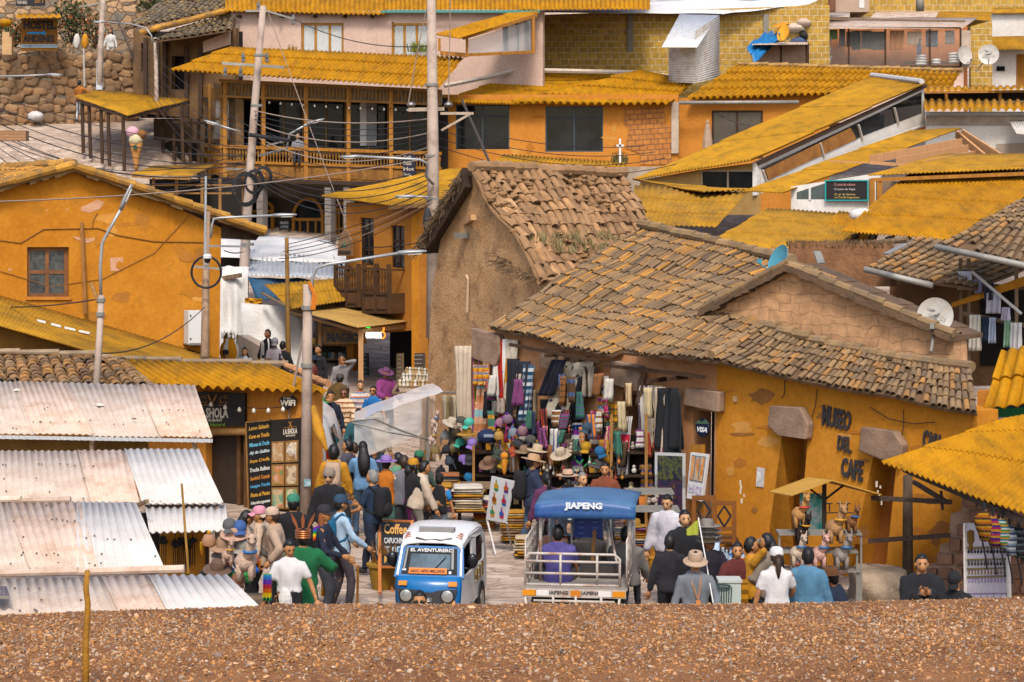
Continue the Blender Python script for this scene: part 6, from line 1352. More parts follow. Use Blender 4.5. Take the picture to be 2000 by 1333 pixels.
  for sx in(1,-1):a=MB();a.tube([U((sx*.09,-.13,1.38)),U((sx*.11,-.02,1.46)),U((sx*.12,.11+bulk,1.36)),U((sx*.13,.12+bulk,1.2)),U((sx*.16,0,1.08)),U((sx*.12,-.13,1.03))],.018*k,5);a.build('strap',pack[2]if len(pack)>2 else pack[0],pk)
 return dict(o=o,U=U,L=Lw,h=hands,e=elb,Rz=Rz,hd=hd_,k=k,base=base,Hr=Hr)
C_=lambda c,c2=None:mat(c,c2,5,.92,bump=.25,bs=14,fine=.08)
BLK=C_('1c1b1e','141316');NAVY=C_('1e2436','171c2c');WHT=C_('d8d4d2','c8c4c2');JEAN=C_('465c74','36495e');GRYD=C_('3c3c42','2e2e34');GRY=C_('74747a','64646a');BEI=C_('b49a84','a48a74');TEAL=C_('186488','12567a')
FELT=C_('b89878','a8886a');MUST=C_('bf861a','a87314')
CAMEL=C_('a8845c','967450')
w1=person(565,1056,184,'woman in a white t-shirt and dark trousers looking down at the edge of the gravel',WHT,BLK,1.58,('pony',HAIRB),arms=((.22,.1,.42),(.24,.06,.43)),sleeve='short',yaw=22,pitch=22,sk=1,wide=1.08,hemz=.97)
inc=person(592,1022,10,'person in a green cape and feathered copper headdress seen from behind',C_('14683c','0e5830'),C_('14683c','0e5830'),1.64,('short',HAIRB),hat=('crown',flat('b06a3c',.35,.6)),arms=((.26,.2,.66),'down'),bulk=.03,skirt=.25,wide=1.1)
person(508,988,'L','person in a pink cap and pale hooded top at the hat stall',C_('c8b098','b89c84'),BLK,1.62,('short',HAIRB),('cap',C_('d890a0')),yaw=20)
person(533,990,86,'person in a cream cap and beige cardigan leaning over the hat stall',BEI,BLK,1.64,('short',HAIRBR),('cap',C_('c4ac98','b89c86')),arms=('mid','hip'),bulk=.02,sk=1,lean=.12)
person(573,965,'B','man in a green cap and black jacket with an orange hood',BLK,GRYD,1.7,('short',HAIRB),('cap',C_('3c8468','307058')),bulk=.02)
per_n=person(632,986,-100,'man in a black cap and navy sweater holding an ear of corn staff',NAVY,GRYD,1.68,('short',HAIRB),('cap',C_('2c2830')),arms=((.1,.2,.6),'low'),glasses=True,sk=1)
person(664,966,-62,'man in a blue cap and pale blue shirt with a bright blue backpack',C_('a8c0d4','94acc0'),C_('4a4248','3c343a'),1.7,('short',HAIRB),('cap',C_('2c4660','243a50')),arms=('mid','mid'),glasses=True,pack=(TEAL,'bright blue hiking backpack on the man in the blue cap'),legs='wide')
person(728,920,58,'grey haired man in a navy t-shirt with a black backpack',C_('1c3048','16283c'),NAVY,1.7,('short',HAIRG),arms=('front','hold'),sleeve='short',sk=1,pack=(BLK,'black backpack with a green bottle on the grey haired man'),legs='walk')
person(643,914,'F','smiling man in a striped beanie and sunglasses with a black jacket',BLK,BLK,1.72,(None,None),('beanie',stripes(['8a7868','4a3c34','b0a090'],3,1)),glasses=True,bulk=.02,sk=3,yaw=-6)
person(652,873,'B','curly haired person in a mustard jacket with a pale backpack',MUST,GRYD,1.68,('curly',HAIRB),bulk=.02,pack=(BEI,'small beige backpack on the curly haired person in mustard'))
person(680,860,70,'man in a charcoal jacket facing left behind the lamp pole',C_('4a4650','3a3640'),C_('8c7c70'),1.7,('short',HAIRB),arms=('mid','down'),bulk=.02,sk=1,legs='walk')
person(692,866,40,'dark haired child half hidden behind the man in charcoal',C_('b8a8a0'),GRYD,1.5,('short',HAIRBR))
person(709,864,12,'woman with very long black hair in a pale blue t-shirt and jeans',C_('6c94b8','5c84a8'),JEAN,1.7,('long',HAIRB),arms=('down','mid'),sleeve='short',sk=1)
person(754,883,-12,'woman in a lilac hat and orange vest seen from behind',C_('c8b49c','b8a48c'),C_('4c7068'),1.62,('short',HAIRB),('brim',C_('9878b8','8468a4'),C_('7454a0')),vest=C_('c07018','a85c10'),arms=('mid','down'))
person(790,892,'B','person in a grey hooded top between the orange vest and the yellow cap',GRY,GRYD,1.64,('short',HAIRBR),bulk=.02)
person(806,895,-60,'person in a yellow cap and black jacket with magenta trousers',BLK,C_('8a1e6a','741658'),1.62,('bob',HAIRB),('cap',MUST),arms=('mid','hold'),bulk=.02,sk=1)
person(829,902,-70,'black haired woman in a cream jacket and grey wide trousers bending over the cloth stall',C_('c4b29c','b09c86'),C_('7a7468'),1.62,('short',HAIRB),arms=('low','low'),bulk=.025,lean=.25,sk=1)
person(858,924,-8,'boy in a black vest with bright blue sleeves and shorts',C_('1c80bc','166ca4'),C_('4c5c70','8c98a4'),1.34,('short',HAIRB),('cap',BLK),vest=BLK,sleeve='short',arms=('down','mid'),sk=1)
person(646,766,'F','woman in a navy jacket and dusty pink trousers walking down the street',NAVY,C_('a07484','906474'),1.6,('bun',HAIRB),arms=('head','down'),legs='walk',sk=1)
pw2=person(672,760,176,'woman in a cream crochet cardigan and sunglasses carrying a white bag',stripes(['d8b088','6a3c28','d8b088','e0c4a4'],7,1,.25,1,mcol='4a2a20',msc=9),JEAN,1.62,('short',HAIRBR),glasses=True,arms=('down','mid'),bulk=.02,sk=2,legs='walk')
person(704,745,184,'woman in a flowered blouse with a dark camera strap',stripes(['c8b8a8','6a84a4','b86848','d8d0c8'],6,1,.3,2,mcol='3c5c84'),BLK,1.62,('short',HAIRBR),arms=('mid','hold'),sk=3,sleeve='short')
person(729,755,170,'person in sunglasses and a bright blue t-shirt behind the plastic canopy',C_('1c6cac','165c98'),GRYD,1.58,('short',HAIRB),glasses=True,sleeve='short',sk=1)
person(753,714,-150,'person in a purple jacket and flowered purple hat',C_('8c3c78','7a3068'),BLK,1.62,('short',HAIRB),('brim',C_('6c3c64'),C_('b8843c')),arms=('hold','mid'),bulk=.03,yaw=0,pitch=20,sk=1)
person(664,730,-30,'person in an olive brown jacket bending away in the street',C_('5c4418','4c3812'),GRYD,1.6,('short',HAIRB),('cap',C_('4c443c')),bulk=.03,lean=.3)
person(668,694,178,'man in a grey shirt holding a hand to his face under the awning',C_('8c8684','7c7674'),BLK,1.68,('short',HAIRB),arms=('down','head'),sk=2)
person(613,690,'L','person in a dark blue hat beside the awning post',C_('6c2a24'),BLK,1.6,('short',HAIRB),('brim',C_('1e2c3c')))
person(622,676,150,'person in dark clothes standing behind the lamp pole',BLK,BLK,1.66,('short',HAIRB))
person(441,683,'F','person in a black cap and striped shirt below the striped jar',stripes(['d8d4d0','2c2c30'],8,0),BLK,1.5,('short',HAIRB),('cap',BLK),sk=1)
person(478,680,176,'woman in a white and blue blouse at the far corner',stripes(['d8d8dc','8ca4c4','d8d8dc'],4,0),JEAN,1.55,('long',HAIRBR),sk=3)
person(523,645,150,'person in a black and white striped shirt behind the parapet',stripes(['1c1c1e','1c1c1e','c8c4c0'],5,0),BLK,1.68,('short',HAIRB),sk=2)
person(537,660,178,'man in a grey cap and lilac grey t-shirt looking at a phone',C_('a49aa0','948a90'),GRYD,1.66,('short',HAIRB),('cap',C_('8c8a90')),arms=('front','hold'),sleeve='short',pitch=25,sk=1)
person(552,668,'B','person in black with a dark bag beside the wooden pole',BLK,BLK,1.6,('short',HAIRB))
person(512,700,'F','child in a pale cap at the foot of the parapet',C_('c8b49c'),GRYD,1.2,('short',HAIRB),('cap',C_('c8b49c')))
person(1040,880,-78,'man in a straw hat and blue padded jacket with a black backpack and jeans',C_('2c344c','232a40'),JEAN,1.72,('short',HAIRBR),('brim',C_('c09a78','b08c68')),arms=('mid','down'),bulk=.02,legs='walk',sk=3,pack=(BLK,'black backpack on the man in the straw hat'),pitch=12)
person(1109,910,8,'woman in a pale hat and black vest with mustard patterned sleeves',stripes(['b88418','4c3410'],6,1,.3,3,mcol='2c200c',msc=12),BLK,1.6,('pony',HAIRB),('brim',C_('c8a488','b89478'),C_('1c1818')),vest=C_('26242a'),arms=('hip','hip'))
person(1137,925,-150,'grey haired person half hidden beside the woman in the black vest',stripes(['1c1c1e','d0ccc8'],5,1),BLK,1.58,('short',HAIRG),sk=3)
person(1303,968,168,'young woman in a white patterned hoodie with a dark shoulder strap',C_('ccc8cc','a8a4b0'),GRYD,1.64,('pony',HAIRB),arms=('down','mid'),bulk=.02,sk=3,yaw=-10,pitch=15)
person(1337,999,188,'man in a black hooded jacket facing the camera among the crowd',BLK,BLK,1.66,('short',HAIRB),arms=('hold','down'),bulk=.03,sk=3)
person(1308,1046,6,'boy in a black suit jacket seen from behind',C_('26242a','1c1a20'),BLK,1.5,('short',HAIRB),bulk=.01)
gd=person(1358,1069,182,'guide in a beige bucket hat and grey long sleeved shirt with a badge',C_('74787e','666a70'),GRYD,1.62,('short',HAIRB),('bucket',C_('b49880','a48870')),arms=('down',(.12,.2,.58)),glasses=True,sk=1,pitch=14,wide=1.08)
person(1384,1003,214,'vendor in a dark padded coat wearing a stack of grey hats',C_('241f2c','1c1822'),BLK,1.52,('short',HAIRB),('stack',C_('8c8278','6a625a'),C_('a88850')),arms=('mid','low'),bulk=.05,sk=2)
person(1499,1045,66,'long haired woman in a grey fleece drinking at the bottle stall',C_('8a7c6c','7a6c5e'),GRYD,1.6,('long',HAIRB),arms=('head','front'),bulk=.03)
person(1466,1052,-80,'woman in a mustard top holding a cup beside the long haired woman',MUST,BLK,1.56,('short',HAIRB),arms=('head','front'),sk=1)
person(1517,1068,4,'woman in a white cap and white t-shirt with brown ponytail seen from behind',WHT,C_('d0bca8'),1.6,('pony',HAIRBR),('cap',WHT),sleeve='short',arms=('mid','down'),sk=1,hemz=.95)
person(1578,1072,-6,'boy in a faded denim shirt seen from behind',C_('54809c','46708a'),GRYD,1.58,('short',HAIRB),bulk=.02,arms=('down','down'))
person(1623,1098,62,'seated man in a navy track jacket and brown hat',C_('1c2a40','162234'),BLK,1.7,('short',HAIRB),('brim',C_('6c4424','5a381c')),legs='sit',bulk=.03,arms=('mid','mid'),sk=2,lean=.2)
ph=person(1800,1085,176,'man in a black hoodie looking up from his phone on the right',BLK,BLK,1.66,('short',HAIRB),arms=((.035,.2,.75),(.035,.2,.75)),bulk=.04,sk=1,wide=1.12)
person(1866,1115,150,'person in a flat black cap and black clothes looking down beside the jewellery board',BLK,BLK,1.5,('short',HAIRB),('cap',BLK),bulk=.02,sk=1,pitch=35)
person(820,1157,178,'head of a person in sunglasses just above the gravel before the mototaxi',GRYD,BLK,1.62,('short',HAIRB),glasses=True,sk=1)
person(155,158,-20,'person in an ochre sweater standing by the porch at the upper left',C_('a8641c','8c5214'),stripes(['c8c4c0','5c6478'],5,0),1.66,('short',HAIRB),arms=((.3,.2,.66),'mid'),s=48,sk=1)
person(216,57,170,'person all in white with a dark blue scarf on the upper path',C_('d8d4cc'),C_('d8d4cc'),1.66,('bob',mat('1c2238')),s=44,sk=1,legs='walk',shoe=WHT)
person(582,262,'F','diner in grey sitting behind the balcony railing',C_('8a8a90'),GRYD,1.66,('short',HAIRG),s=50.6,legs='sit',sk=3)
for a in((626,772,150,'person in a bright green hat and dark coat in the lane beside the lamp pole',C_('26242c'),BLK,1.62,('short',HAIRB),('brim',C_('2c9c4c'))),(778,886,40,'woman in a pale green shawl below the plastic canopy',C_('5c9070'),GRYD,1.58,('bun',HAIRB)),(818,880,-30,'person in a dark green cap behind the yellow capped one',C_('4c5c54'),BLK,1.6,('short',HAIRB),('cap',C_('2c6c4c'))),(1182,906,170,'vendor in a rust sweater standing behind the souvenir tables',C_('7c4028'),BLK,1.6,('short',HAIRB)),(1068,925,20,'woman in a plum shawl browsing left of the black vest',C_('5c2c50'),BLK,1.54,('pony',HAIRB)),(735,800,190,'woman in a cream hat walking down the lane behind the plastic canopy',C_('c0a888'),JEAN,1.58,('long',HAIRBR),('brim',C_('d0c0a4'))),(700,800,185,'man in a teal jacket walking down the lane beside the canopy',C_('2c5c64'),GRYD,1.68,('short',HAIRB)),(480,1000,-60,'woman in a grey shawl reaching over the front hat stall',C_('706860'),BLK,1.55,('long',HAIRB)),(1440,1062,180,'drink vendor in a dark red jumper behind the bottle table',C_('5c2420'),BLK,1.52,('bun',HAIRB))):person(*a,arms=('mid','down'),bulk=.015,sk=1)
def inpx(x,y,s):return P(x,y,s)
a=MB();c=ph['U']((0,.35,1.3));a.box(c,.16,.012,.08,ph['Rz']@M.Rotation(rad(30),3,'X'));tag(a.build('phone',BLACK),'black phone in the hands of the man in the hoodie','phone')
a=MB();p=pw2['h'][0];a.ball(p-V((0,0,.25)),.1,.08,.16,10,8,fn=lambda q,z:z*(1+.25*NZ.noise(q*3)));a.tube([p,p-V((0,0,.14))],.012,5);tag(a.build('plastic_bag',flat('d8d4d0')),'white plastic bag carried by the woman in the crochet cardigan','bag')
fg=thing('guide_flag','small yellow green flag on a white stick held by the guide in the bucket hat','flag',gd['h'][1]);a=MB();p=gd['h'][1];tp_=P(1364,1012,153);a.tube([p-V((0,0,.12)),tp_],.009,5);a.build('stick',flat('d8d4d0'),fg);a=MB();a.grid(lambda u,v:tp_+V((-.15*u,.02*sin(u*6),-.02-.2*v*(1-.6*u)-.12*u)),6,6,thick=V((0,.006,0)));a.build('cloth',flat('a4a838'),fg)
bd_=thing('badge','orange name badge on a tan lanyard of the guide in grey','badge',gd['U']((0,.15,1.05)));a=MB();a.box(gd['U']((-.02,.15,1.05)),.055,.008,.1,gd['Rz']);a.build('card',flat('c87c3c'),bd_);a=MB();[a.tube([gd['U']((sx*.06,.05,1.46)),gd['U']((sx*.05,.135,1.3)),gd['U']((-.02,.15,1.1))],.012,4)for sx in(1,-1)];a.build('lanyard',flat('a87c5c'),bd_)
a=MB();mb=w1['U'];a.ball(w1['U']((.05,.17,.9)),.09,.05,.15,9,8,fn=lambda q,z:z*(1+.3*NZ.noise(q*3)));tag(a.build('knotted_scarf',stripes(['d8d4d0','8c84a0','d8c8b8'],3,0,.3)),'pale knotted scarf hanging at the waist of the woman in white','scarf')
st=thing('corn_staff','costume staff topped with a big ear of corn and a carved head','staff',inpx(632,1100,137));z=inpx(628,1014,137);a=MB();a.tube([z-V((0,0,.26)),z-V((0,0,.1)),z+V((0,0,.04)),z+V((0,0,.14))],[.04,.055,.05,.012],9);a.build('corn',mat('9c5c30','7c4422',14,bump=1,bs=60),st);a=MB();a.tube([z-V((0,0,.26)),inpx(632,1150,137)],.02,6);a.build('shaft',WOOD,st);a=MB();a.lathe(inpx(637,1054,136)+V((0,-.1,0)),[(.03,-.12),(.05,-.02),(.085,.03),(.07,.03),(.03,-.02)],12,M.Rotation(rad(70),3,'X'));a.build('horn',mat('a8642c',None,4),st)
a=MB();[a.tube([inpx(633+i*3,1060+R.uniform(-10,10),136),inpx(630+i*5+R.uniform(-5,5),1110,136),inpx(628+i*6+R.uniform(-5,5),1165,136)],R.uniform(.02,.045),5)for i in range(5)];a.build('streamers',MUST,st);a=MB();a.grid(lambda u,v:inpx(612+20*u,1030+26*v-8*u,137)+V((0,-.05,0)),4,8,thick=V((0,.01,0)));a.build('rainbow_cloth',stripes(['b0301c','d88018','d8c020','208a3c','2458b0','6a2c8c'],1,1),st)
flush()
def inq(c4,u,v,n,o):return bil(c4,u,v)+n*o
def panel(c4,m,name,o,u0=0,u1=1,v0=0,v1=1,o0=0,o1=.02):
 q=Q3(*c4);mb=MB();mb.qbox(q,u0,u1,v0,v1,o0,o1);return mb.build(name,m,o)
bx0=G(843,1240);sT=136.0
MC=V((bx0.x,F/sT,0));mt=thing('mototaxi','blue and white three wheeled mototaxi with an orange association plate in its windscreen','mototaxi',MC)
yT=rad(-9);RT_=M.Rotation(yT,3,'Z')
def T(x,y,z):return MC+RT_@V((x*.79,y*.8,z*.77))
PW=flat('d8d6d4',.25);PB=flat('1668a4',.25);PBL=flat('15151a',.3)
def loft(secs,m,name,o,smooth=2):
 mb=MB();n=len(secs[0]);r=[mb.add([T(*p)for p in s_])for s_ in secs]
 for a,b in zip(r,r[1:]):
  for i in range(n-1):mb.face([a+i,a+i+1,b+i+1,b+i])
 ob=mb.build(name,m,o,smooth=smooth);md=ob.modifiers.new('t','SOLIDIFY');md.thickness=.02;return ob
sec=lambda y,z,w,dz=0:[(-w,y,z-.2-dz),(-w*.98,y,z-.06-dz),(-w*.84,y,z),(-w*.4,y,z+.03),(w*.4,y,z+.03),(w*.84,y,z),(w*.98,y,z-.06-dz),(w,y,z-.2-dz)]
loft([sec(-.18,1.52,.54),sec(-.1,1.6,.56),sec(.3,1.7,.6),sec(.9,1.74,.64),sec(1.35,1.7,.66),sec(1.6,1.55,.66)],PW,'roof',mt)
mb=MB();mb.hexa([T(-.3,.15,1.77),T(.34,.15,1.77),T(.36,.25,1.78),T(-.32,.25,1.78),T(-.3,.15,1.7),T(.34,.15,1.7),T(.36,.25,1.7),T(-.32,.25,1.7)]);mb.build('roof_vent',flat('8c8884'),mt)
mb=MB();mb.tube([T(-.3,-.12,1.63),T(-.12,-.14,1.59),T(.02,-.12,1.6),T(.16,-.14,1.59),T(.36,-.1,1.63)],.014,6);mb.build('visor_trim',PBL,mt)
mb=MB();[mb.bar(T(sx*(.42+.02*k),-.02+.07*k,1.63+.028*k),T(sx*.53,-.02+.07*k,1.61+.028*k),.016)for sx in(1,-1)for k in range(3)];mb.build('roof_mark',flat('b06038'),mt)
wsc=[T(-.52,-.16,1.46),T(.52,-.16,1.46),T(.57,-.42,.98),T(-.57,-.42,.98)]
mb=MB();q=Q3(*wsc);mb.qbox(q,-.06,1.06,-.05,1.05,-.05,0);mb.build('windscreen_frame',PB,mt)
f=panel(wsc,mat('22282c','15181a',3,.5,fine=0,spec=.1),'windscreen',mt,.05,.95,.03,.95,0,.01)
text('EL AVENTURERO',Q3(*[q(u,v)for u,v in((.14,.05),(.88,.05),(.88,.17),(.14,.17))]),flat('d8d4d0'),f,.006,.012,bold=.025)
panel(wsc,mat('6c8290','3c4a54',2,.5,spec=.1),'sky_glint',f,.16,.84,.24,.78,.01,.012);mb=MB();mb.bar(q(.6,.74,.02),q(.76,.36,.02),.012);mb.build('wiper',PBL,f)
pp=panel(wsc,flat('e0760e',.5),'plate',f,.17,.79,.75,.95,.02,.03);text('ASOC. NIÑO MELCHOR',Q3(*[q(u,v,.03)for u,v in((.2,.79),(.76,.79),(.76,.91),(.2,.91))]),flat('2a1c10'),pp,.004,.003,bold=.025)
mb=MB();mb.qbox(q,.06,.12,.78,.84,.012,.02);mb.qbox(q,.82,.86,.84,.93,.012,.02);mb.build('sticker',flat('d8d8dc'),f);mb=MB();mb.qbox(q,.07,.1,.05,.78,.012,.03);mb.qbox(q,.86,.9,.05,.78,.012,.03);mb.build('inner_pillar',flat('8c8c8a'),f)
loft([[(-.6,-.42,.98),(-.5,-.47,.98),(.5,-.47,.98),(.6,-.42,.98)],[(-.61,-.46,.8),(-.5,-.54,.8),(.5,-.54,.8),(.61,-.46,.8)],[(-.6,-.5,.55),(-.48,-.6,.55),(.48,-.6,.55),(.6,-.5,.55)],[(-.56,-.46,.3),(-.42,-.54,.3),(.42,-.54,.3),(.56,-.46,.3)]],PB,'front_panel',mt)
fc4=[T(-.5,-.555,.76),T(.5,-.555,.76),T(.42,-.62,.42),T(-.42,-.62,.42)];qf=Q3(*fc4)
mb=MB();mb.prism([qf(u,v,.0)for u,v in((-.05,-.02),(.3,.05),(.4,.16),(.6,.16),(.7,.05),(1.05,-.02),(1.05,.75),(.9,.95),(.72,1.1),(.28,1.1),(.1,.95),(-.05,.75))],qf.n*.03);gr_=mb.build('grille',flat('2c2a2c',.4),mt)
for u in(.1,.9):
 c=qf(u,.36,.03);rot=M((RT_@V((1,0,0)),RT_@V((0,0,1)),qf.n)).transposed();mb=MB();mb.lathe(c,[(.09,0),(.085,.03),(.07,.035),(0,.045)],18,rot);h_=mb.build('headlight',flat('b4b4b0',.2,.5),mt,smooth=True);mb=MB();mb.lathe(c,[(.1,0),(.1,.025),(.085,.03)],18,rot);mb.build('rim',PBL,h_)
for u in(.02,.85):panel([T(-.55,-.5,.9),T(.55,-.5,.9),T(.55,-.53,.8),T(-.55,-.53,.8)],flat('d8820c',.3),'indicator',mt,u,u+.14,.1,.9,.02,.05)
text('RE',Q3(*[qf(u,v,.03)for u,v in((.46,.5),(.56,.5),(.56,.6),(.46,.6))]),flat('c8c8c8'),gr_,.006,.003,bold=.04);mb=MB();mb.tube([qf(.51+.09*cos(t),.55+.1*sin(t),.035)for t in[k*pi/8 for k in range(17)]],.007,4,caps=False);mb.build('badge',STEEL,gr_)
for sx,o in((1,1),(-1,1)):
 pts=[(sx*.6,-.42,1.0),(sx*.56,-.14,1.5),(sx*.6,.2,1.62),(sx*.655,1.0,1.64),(sx*.67,1.5,1.5),(sx*.68,1.7,1.1),(sx*.68,1.7,.4),(sx*.63,.2,.32),(sx*.6,-.4,.32)]
 hole=[(sx*.59,-.3,1.05),(sx*.57,-.06,1.46),(sx*.6,.2,1.52),(sx*.61,.5,1.52),(sx*.625,.55,.95),(sx*.61,.0,.92)]
 hol2=[(sx*.645,.75,1.52),(sx*.655,1.2,1.5),(sx*.67,1.42,1.3),(sx*.67,1.45,1.0),(sx*.65,.75,.96)]
 mb=MB();lo=[[T(*p)for p in l_]for l_ in(pts,hole,hol2)];fl_=[p for l_ in lo for p in l_];tri=tessellate_polygon([[V((p[1],p[2],0))for p in l_]for l_ in(pts,hole,hol2)]);i=mb.add(fl_);[mb.face([i+a for a in t])for t in tri];ob=mb.build('side_panel',PW,mt);md=ob.modifiers.new('t','SOLIDIFY');md.thickness=.03
 mb=MB();mb.poly([T(p[0]*.97,p[1],p[2])for p in hol2]);mb.build('side_window',DARKG,mt)
 mb=MB();mb.ball(T(sx*.74,-.12,1.22),.08,.05,.11,10,7);mb.tube([T(sx*.58,-.2,1.1),T(sx*.72,-.12,1.08)],.015,5);mb.build('mirror',PBL,mt,smooth=True)
 mb=MB();c=T(sx*.6,1.25,.26);mb.lathe(c,[(.1,-.06),(.26,-.06),(.27,0),(.26,.06),(.1,.06)],18,RT_@M.Rotation(rad(90),3,'Y'));w_=mb.build('wheel',flat('1c1a1a'),mt);mb=MB();mb.lathe(c,[(0,-.065),(.13,-.065),(.13,.065),(0,.065)],14,RT_@M.Rotation(rad(90),3,'Y'));mb.build('hub',STEEL,w_)
mb=MB();mb.prism([T(.665,.62,.7),T(.68,1.3,.72),T(.68,1.3,.98),T(.665,.62,.9)],RT_@V((.012,0,0)));mb.build('gold_decal',stripes(['b08c3c','3c3020','d8c8a0'],5,0,.3),mt)
mb=MB();mb.lathe(T(0,-.4,.26),[(.1,-.05),(.24,-.05),(.25,0),(.24,.05),(.1,.05)],18,RT_@M.Rotation(rad(90),3,'Y'));mb.build('front_wheel',flat('1c1a1a'),mt);mb=MB();mb.box(T(0,.9,.3),1.0,1.3,.1,RT_);mb.build('chassis',PBL,mt);mb=MB();mb.box(T(0,1.2,.65),.9,.5,.15,RT_);mb.box(T(0,1.5,1.0),.9,.12,.6,RT_);mb.build('seat',flat('2c2428'),mt)
sJ=138.0;JC=G(1125,1232);JC=V((JC.x,F/sJ,0));ct=thing('cargo_tricycle','cargo tricycle with a blue canopy and white rusty rails, seen from behind with passengers','tricycle',JC);RJ=M.Rotation(rad(-7),3,'Z')
def J(x,y,z):return JC+RJ@V((x,y,z))
RW=mat('c4bab0','b4a89c',6,.5,dirt='9c5c34',dsc=4,dlo=.52,dhi=.68)
def bars(name,segs,r=.018,m=RW,parent=ct):
 mb=MB();[mb.tube([J(*p)for p in s_],r,6)for s_ in segs];return mb.build(name,m,parent,smooth=True)
W2=.72
bars('tailgate',[[(-W2,0,.62),(-W2,0,1.02),(-W2+.06,0,1.08),(W2-.17,0,1.08),(W2-.1,0,1.02),(W2-.1,0,.62)],[(-W2,0,.64),(W2-.1,0,.64)],[(-W2,0,.97),(W2-.1,0,.97)],[(-W2,0,.8),(W2-.1,0,.8)],[(-.22,0,.64),(-.22,0,1.08)],[(.3,0,.64),(.3,0,1.08)]],.02)
for sx in(-1,1):bars('side_rail',[[(sx*W2,0,.62),(sx*W2,0,1.28),(sx*W2,1.5,1.28),(sx*W2,1.5,.62)]]+[[(sx*W2,0,z),(sx*W2,1.5,z)]for z in(.64,.8,.97,1.13)]+[[(sx*W2,y,.62),(sx*W2,y,1.28)]for y in(.3,.6,.9,1.2)],.016)
for sx in(-1,1):bars('canopy_post',[[(sx*(W2-.1)+.08,.35,.62),(sx*(W2-.08)+.1,.35,1.5),(sx*(W2-.2)+.11,.36,1.66)],[(sx*(W2-.1)+.1,1.5,.62),(sx*(W2-.1)+.1,1.5,1.63)]],.03)
mb=MB();mb.box(J(0,.75,.6),1.46,1.55,.05,RJ);mb.build('cargo_bed',mat('9c9288',None,3,.6),ct)
mb=MB();mb.box(J(0,-.02,.53),1.42,.04,.12,RJ);bm_=mb.build('rear_beam',RW,ct)
for x,c in((-.66,'d88a10'),(-.48,'dcd8d4'),(.0,'c87818'),(.42,'dcd8d4'),(.6,'d88a10')):mb=MB();mb.box(J(x,-.045,.53),.2 if abs(x)>.1 else .14,.012,.08,RJ);mb.build('reflector',flat(c,.4),bm_)
for x in(-.26,.2):text('JIAPENG',Q3(J(x-.15,-.045,.565),J(x+.15,-.045,.565),J(x+.15,-.045,.5),J(x-.15,-.045,.5)),flat('3c3a3a'),bm_,.004,.001,bold=.02)
bars('bumper',[[(-W2,-.05,.47),(-W2+.02,-.05,.3),(-W2+.1,-.06,.24),(W2-.2,-.06,.24),(W2-.12,-.05,.3),(W2-.1,-.05,.47)],[(-.6,-.05,.42),(.55,-.05,.42)]]+[[(x,-.05,.24),(x,-.05,.5)]for x in(-.32,0,.36)],.02)
for x in(-.48,.42):mb=MB();mb.box(J(x,-.03,.33),.34,.03,.11,RJ);l_=mb.build('tail_light',flat('c8980c',.3),ct);ORG[l_]=JC;mb=MB();mb.box(J(x,-.05,.33),.16,.02,.09,RJ);mb.build('lens',flat('d8a010',.25),l_)
mb=MB();mb.box(J(0,.05,.36),1.2,.03,.24,RJ);mb.build('underframe',PBL,ct)
for sx in(-1,1):mb=MB();mb.lathe(J(sx*.6,.55,.27),[(.1,-.07),(.26,-.07),(.27,0),(.26,.07),(.1,.07)],18,RJ@M.Rotation(rad(90),3,'Y'));mb.build('wheel',flat('2c2622'),ct)
mb=MB();mb.grid(lambda u,v:J(-.61+1.44*u,.2+1.5*v,1.73+.07*(1-(2*u-1)**2)+.04*sin(pi*v)),16,6,thick=V((0,0,-.02)));cn=mb.build('canopy',mat('4a7094','3a5c82',2,.5),ct,smooth=True)
mb=MB();mb.grid(lambda u,v:J(-.61+1.44*u,.2-.02*v,(1.73+.07*(1-(2*u-1)**2))*(1-v)+v*1.555),16,3,thick=V((0,.02,0)));vl=mb.build('valance',mat('34648f','24488a',2,.45),ct,smooth=True)
text('JIAPENG',Q3(J(-.18,.17,1.79),J(.36,.17,1.79),J(.36,.17,1.67),J(-.18,.17,1.67)),flat('d8dce0'),vl,.008,.006,bold=.05)
mb=MB();mb.box(J(.1,.9,1.36),.42,.04,.38,RJ);rp=mb.build('blue_rack_panel',flat('27408c',.4),ct);mb=MB();[mb.box(J(.1+dx,.87,1.24+dz*.08),.09,.02,.028,RJ)for dx in(-.1,.1)for dz in range(4)];mb.build('slot',flat('5870b0'),rp)
bars('inner_frame',[[(-.15,.95,.62),(-.15,.95,1.4)],[(.17,.95,.62),(.17,.95,1.4)],[(-.15,.95,1.1),(.17,.95,1.1)],[(-.6,.35,.9),(-.55,1.4,1.62)],[(.55,.4,.9),(.3,1.4,1.62)]],.018)
panel([J(-.55,1.45,1.6),J(.58,1.45,1.6),J(.58,1.45,1.1),J(-.55,1.45,1.1)],glassmat('8c98a4',.25,.1),'windscreen',ct)
for x,y in((-.35,.55),(.3,.7)):mb=MB();mb.box(J(x,y+.1,.72),.6,.35,.16,RJ);mb.build('bench',flat('3c3634'),ct)
mb=MB();mb.bar(J(.17,.75,.85),J(.2,.8,1.3),.05,.03);tag(mb.build('wooden_stick',WOOD),'upright orange wooden slat inside the cargo tricycle','slat')
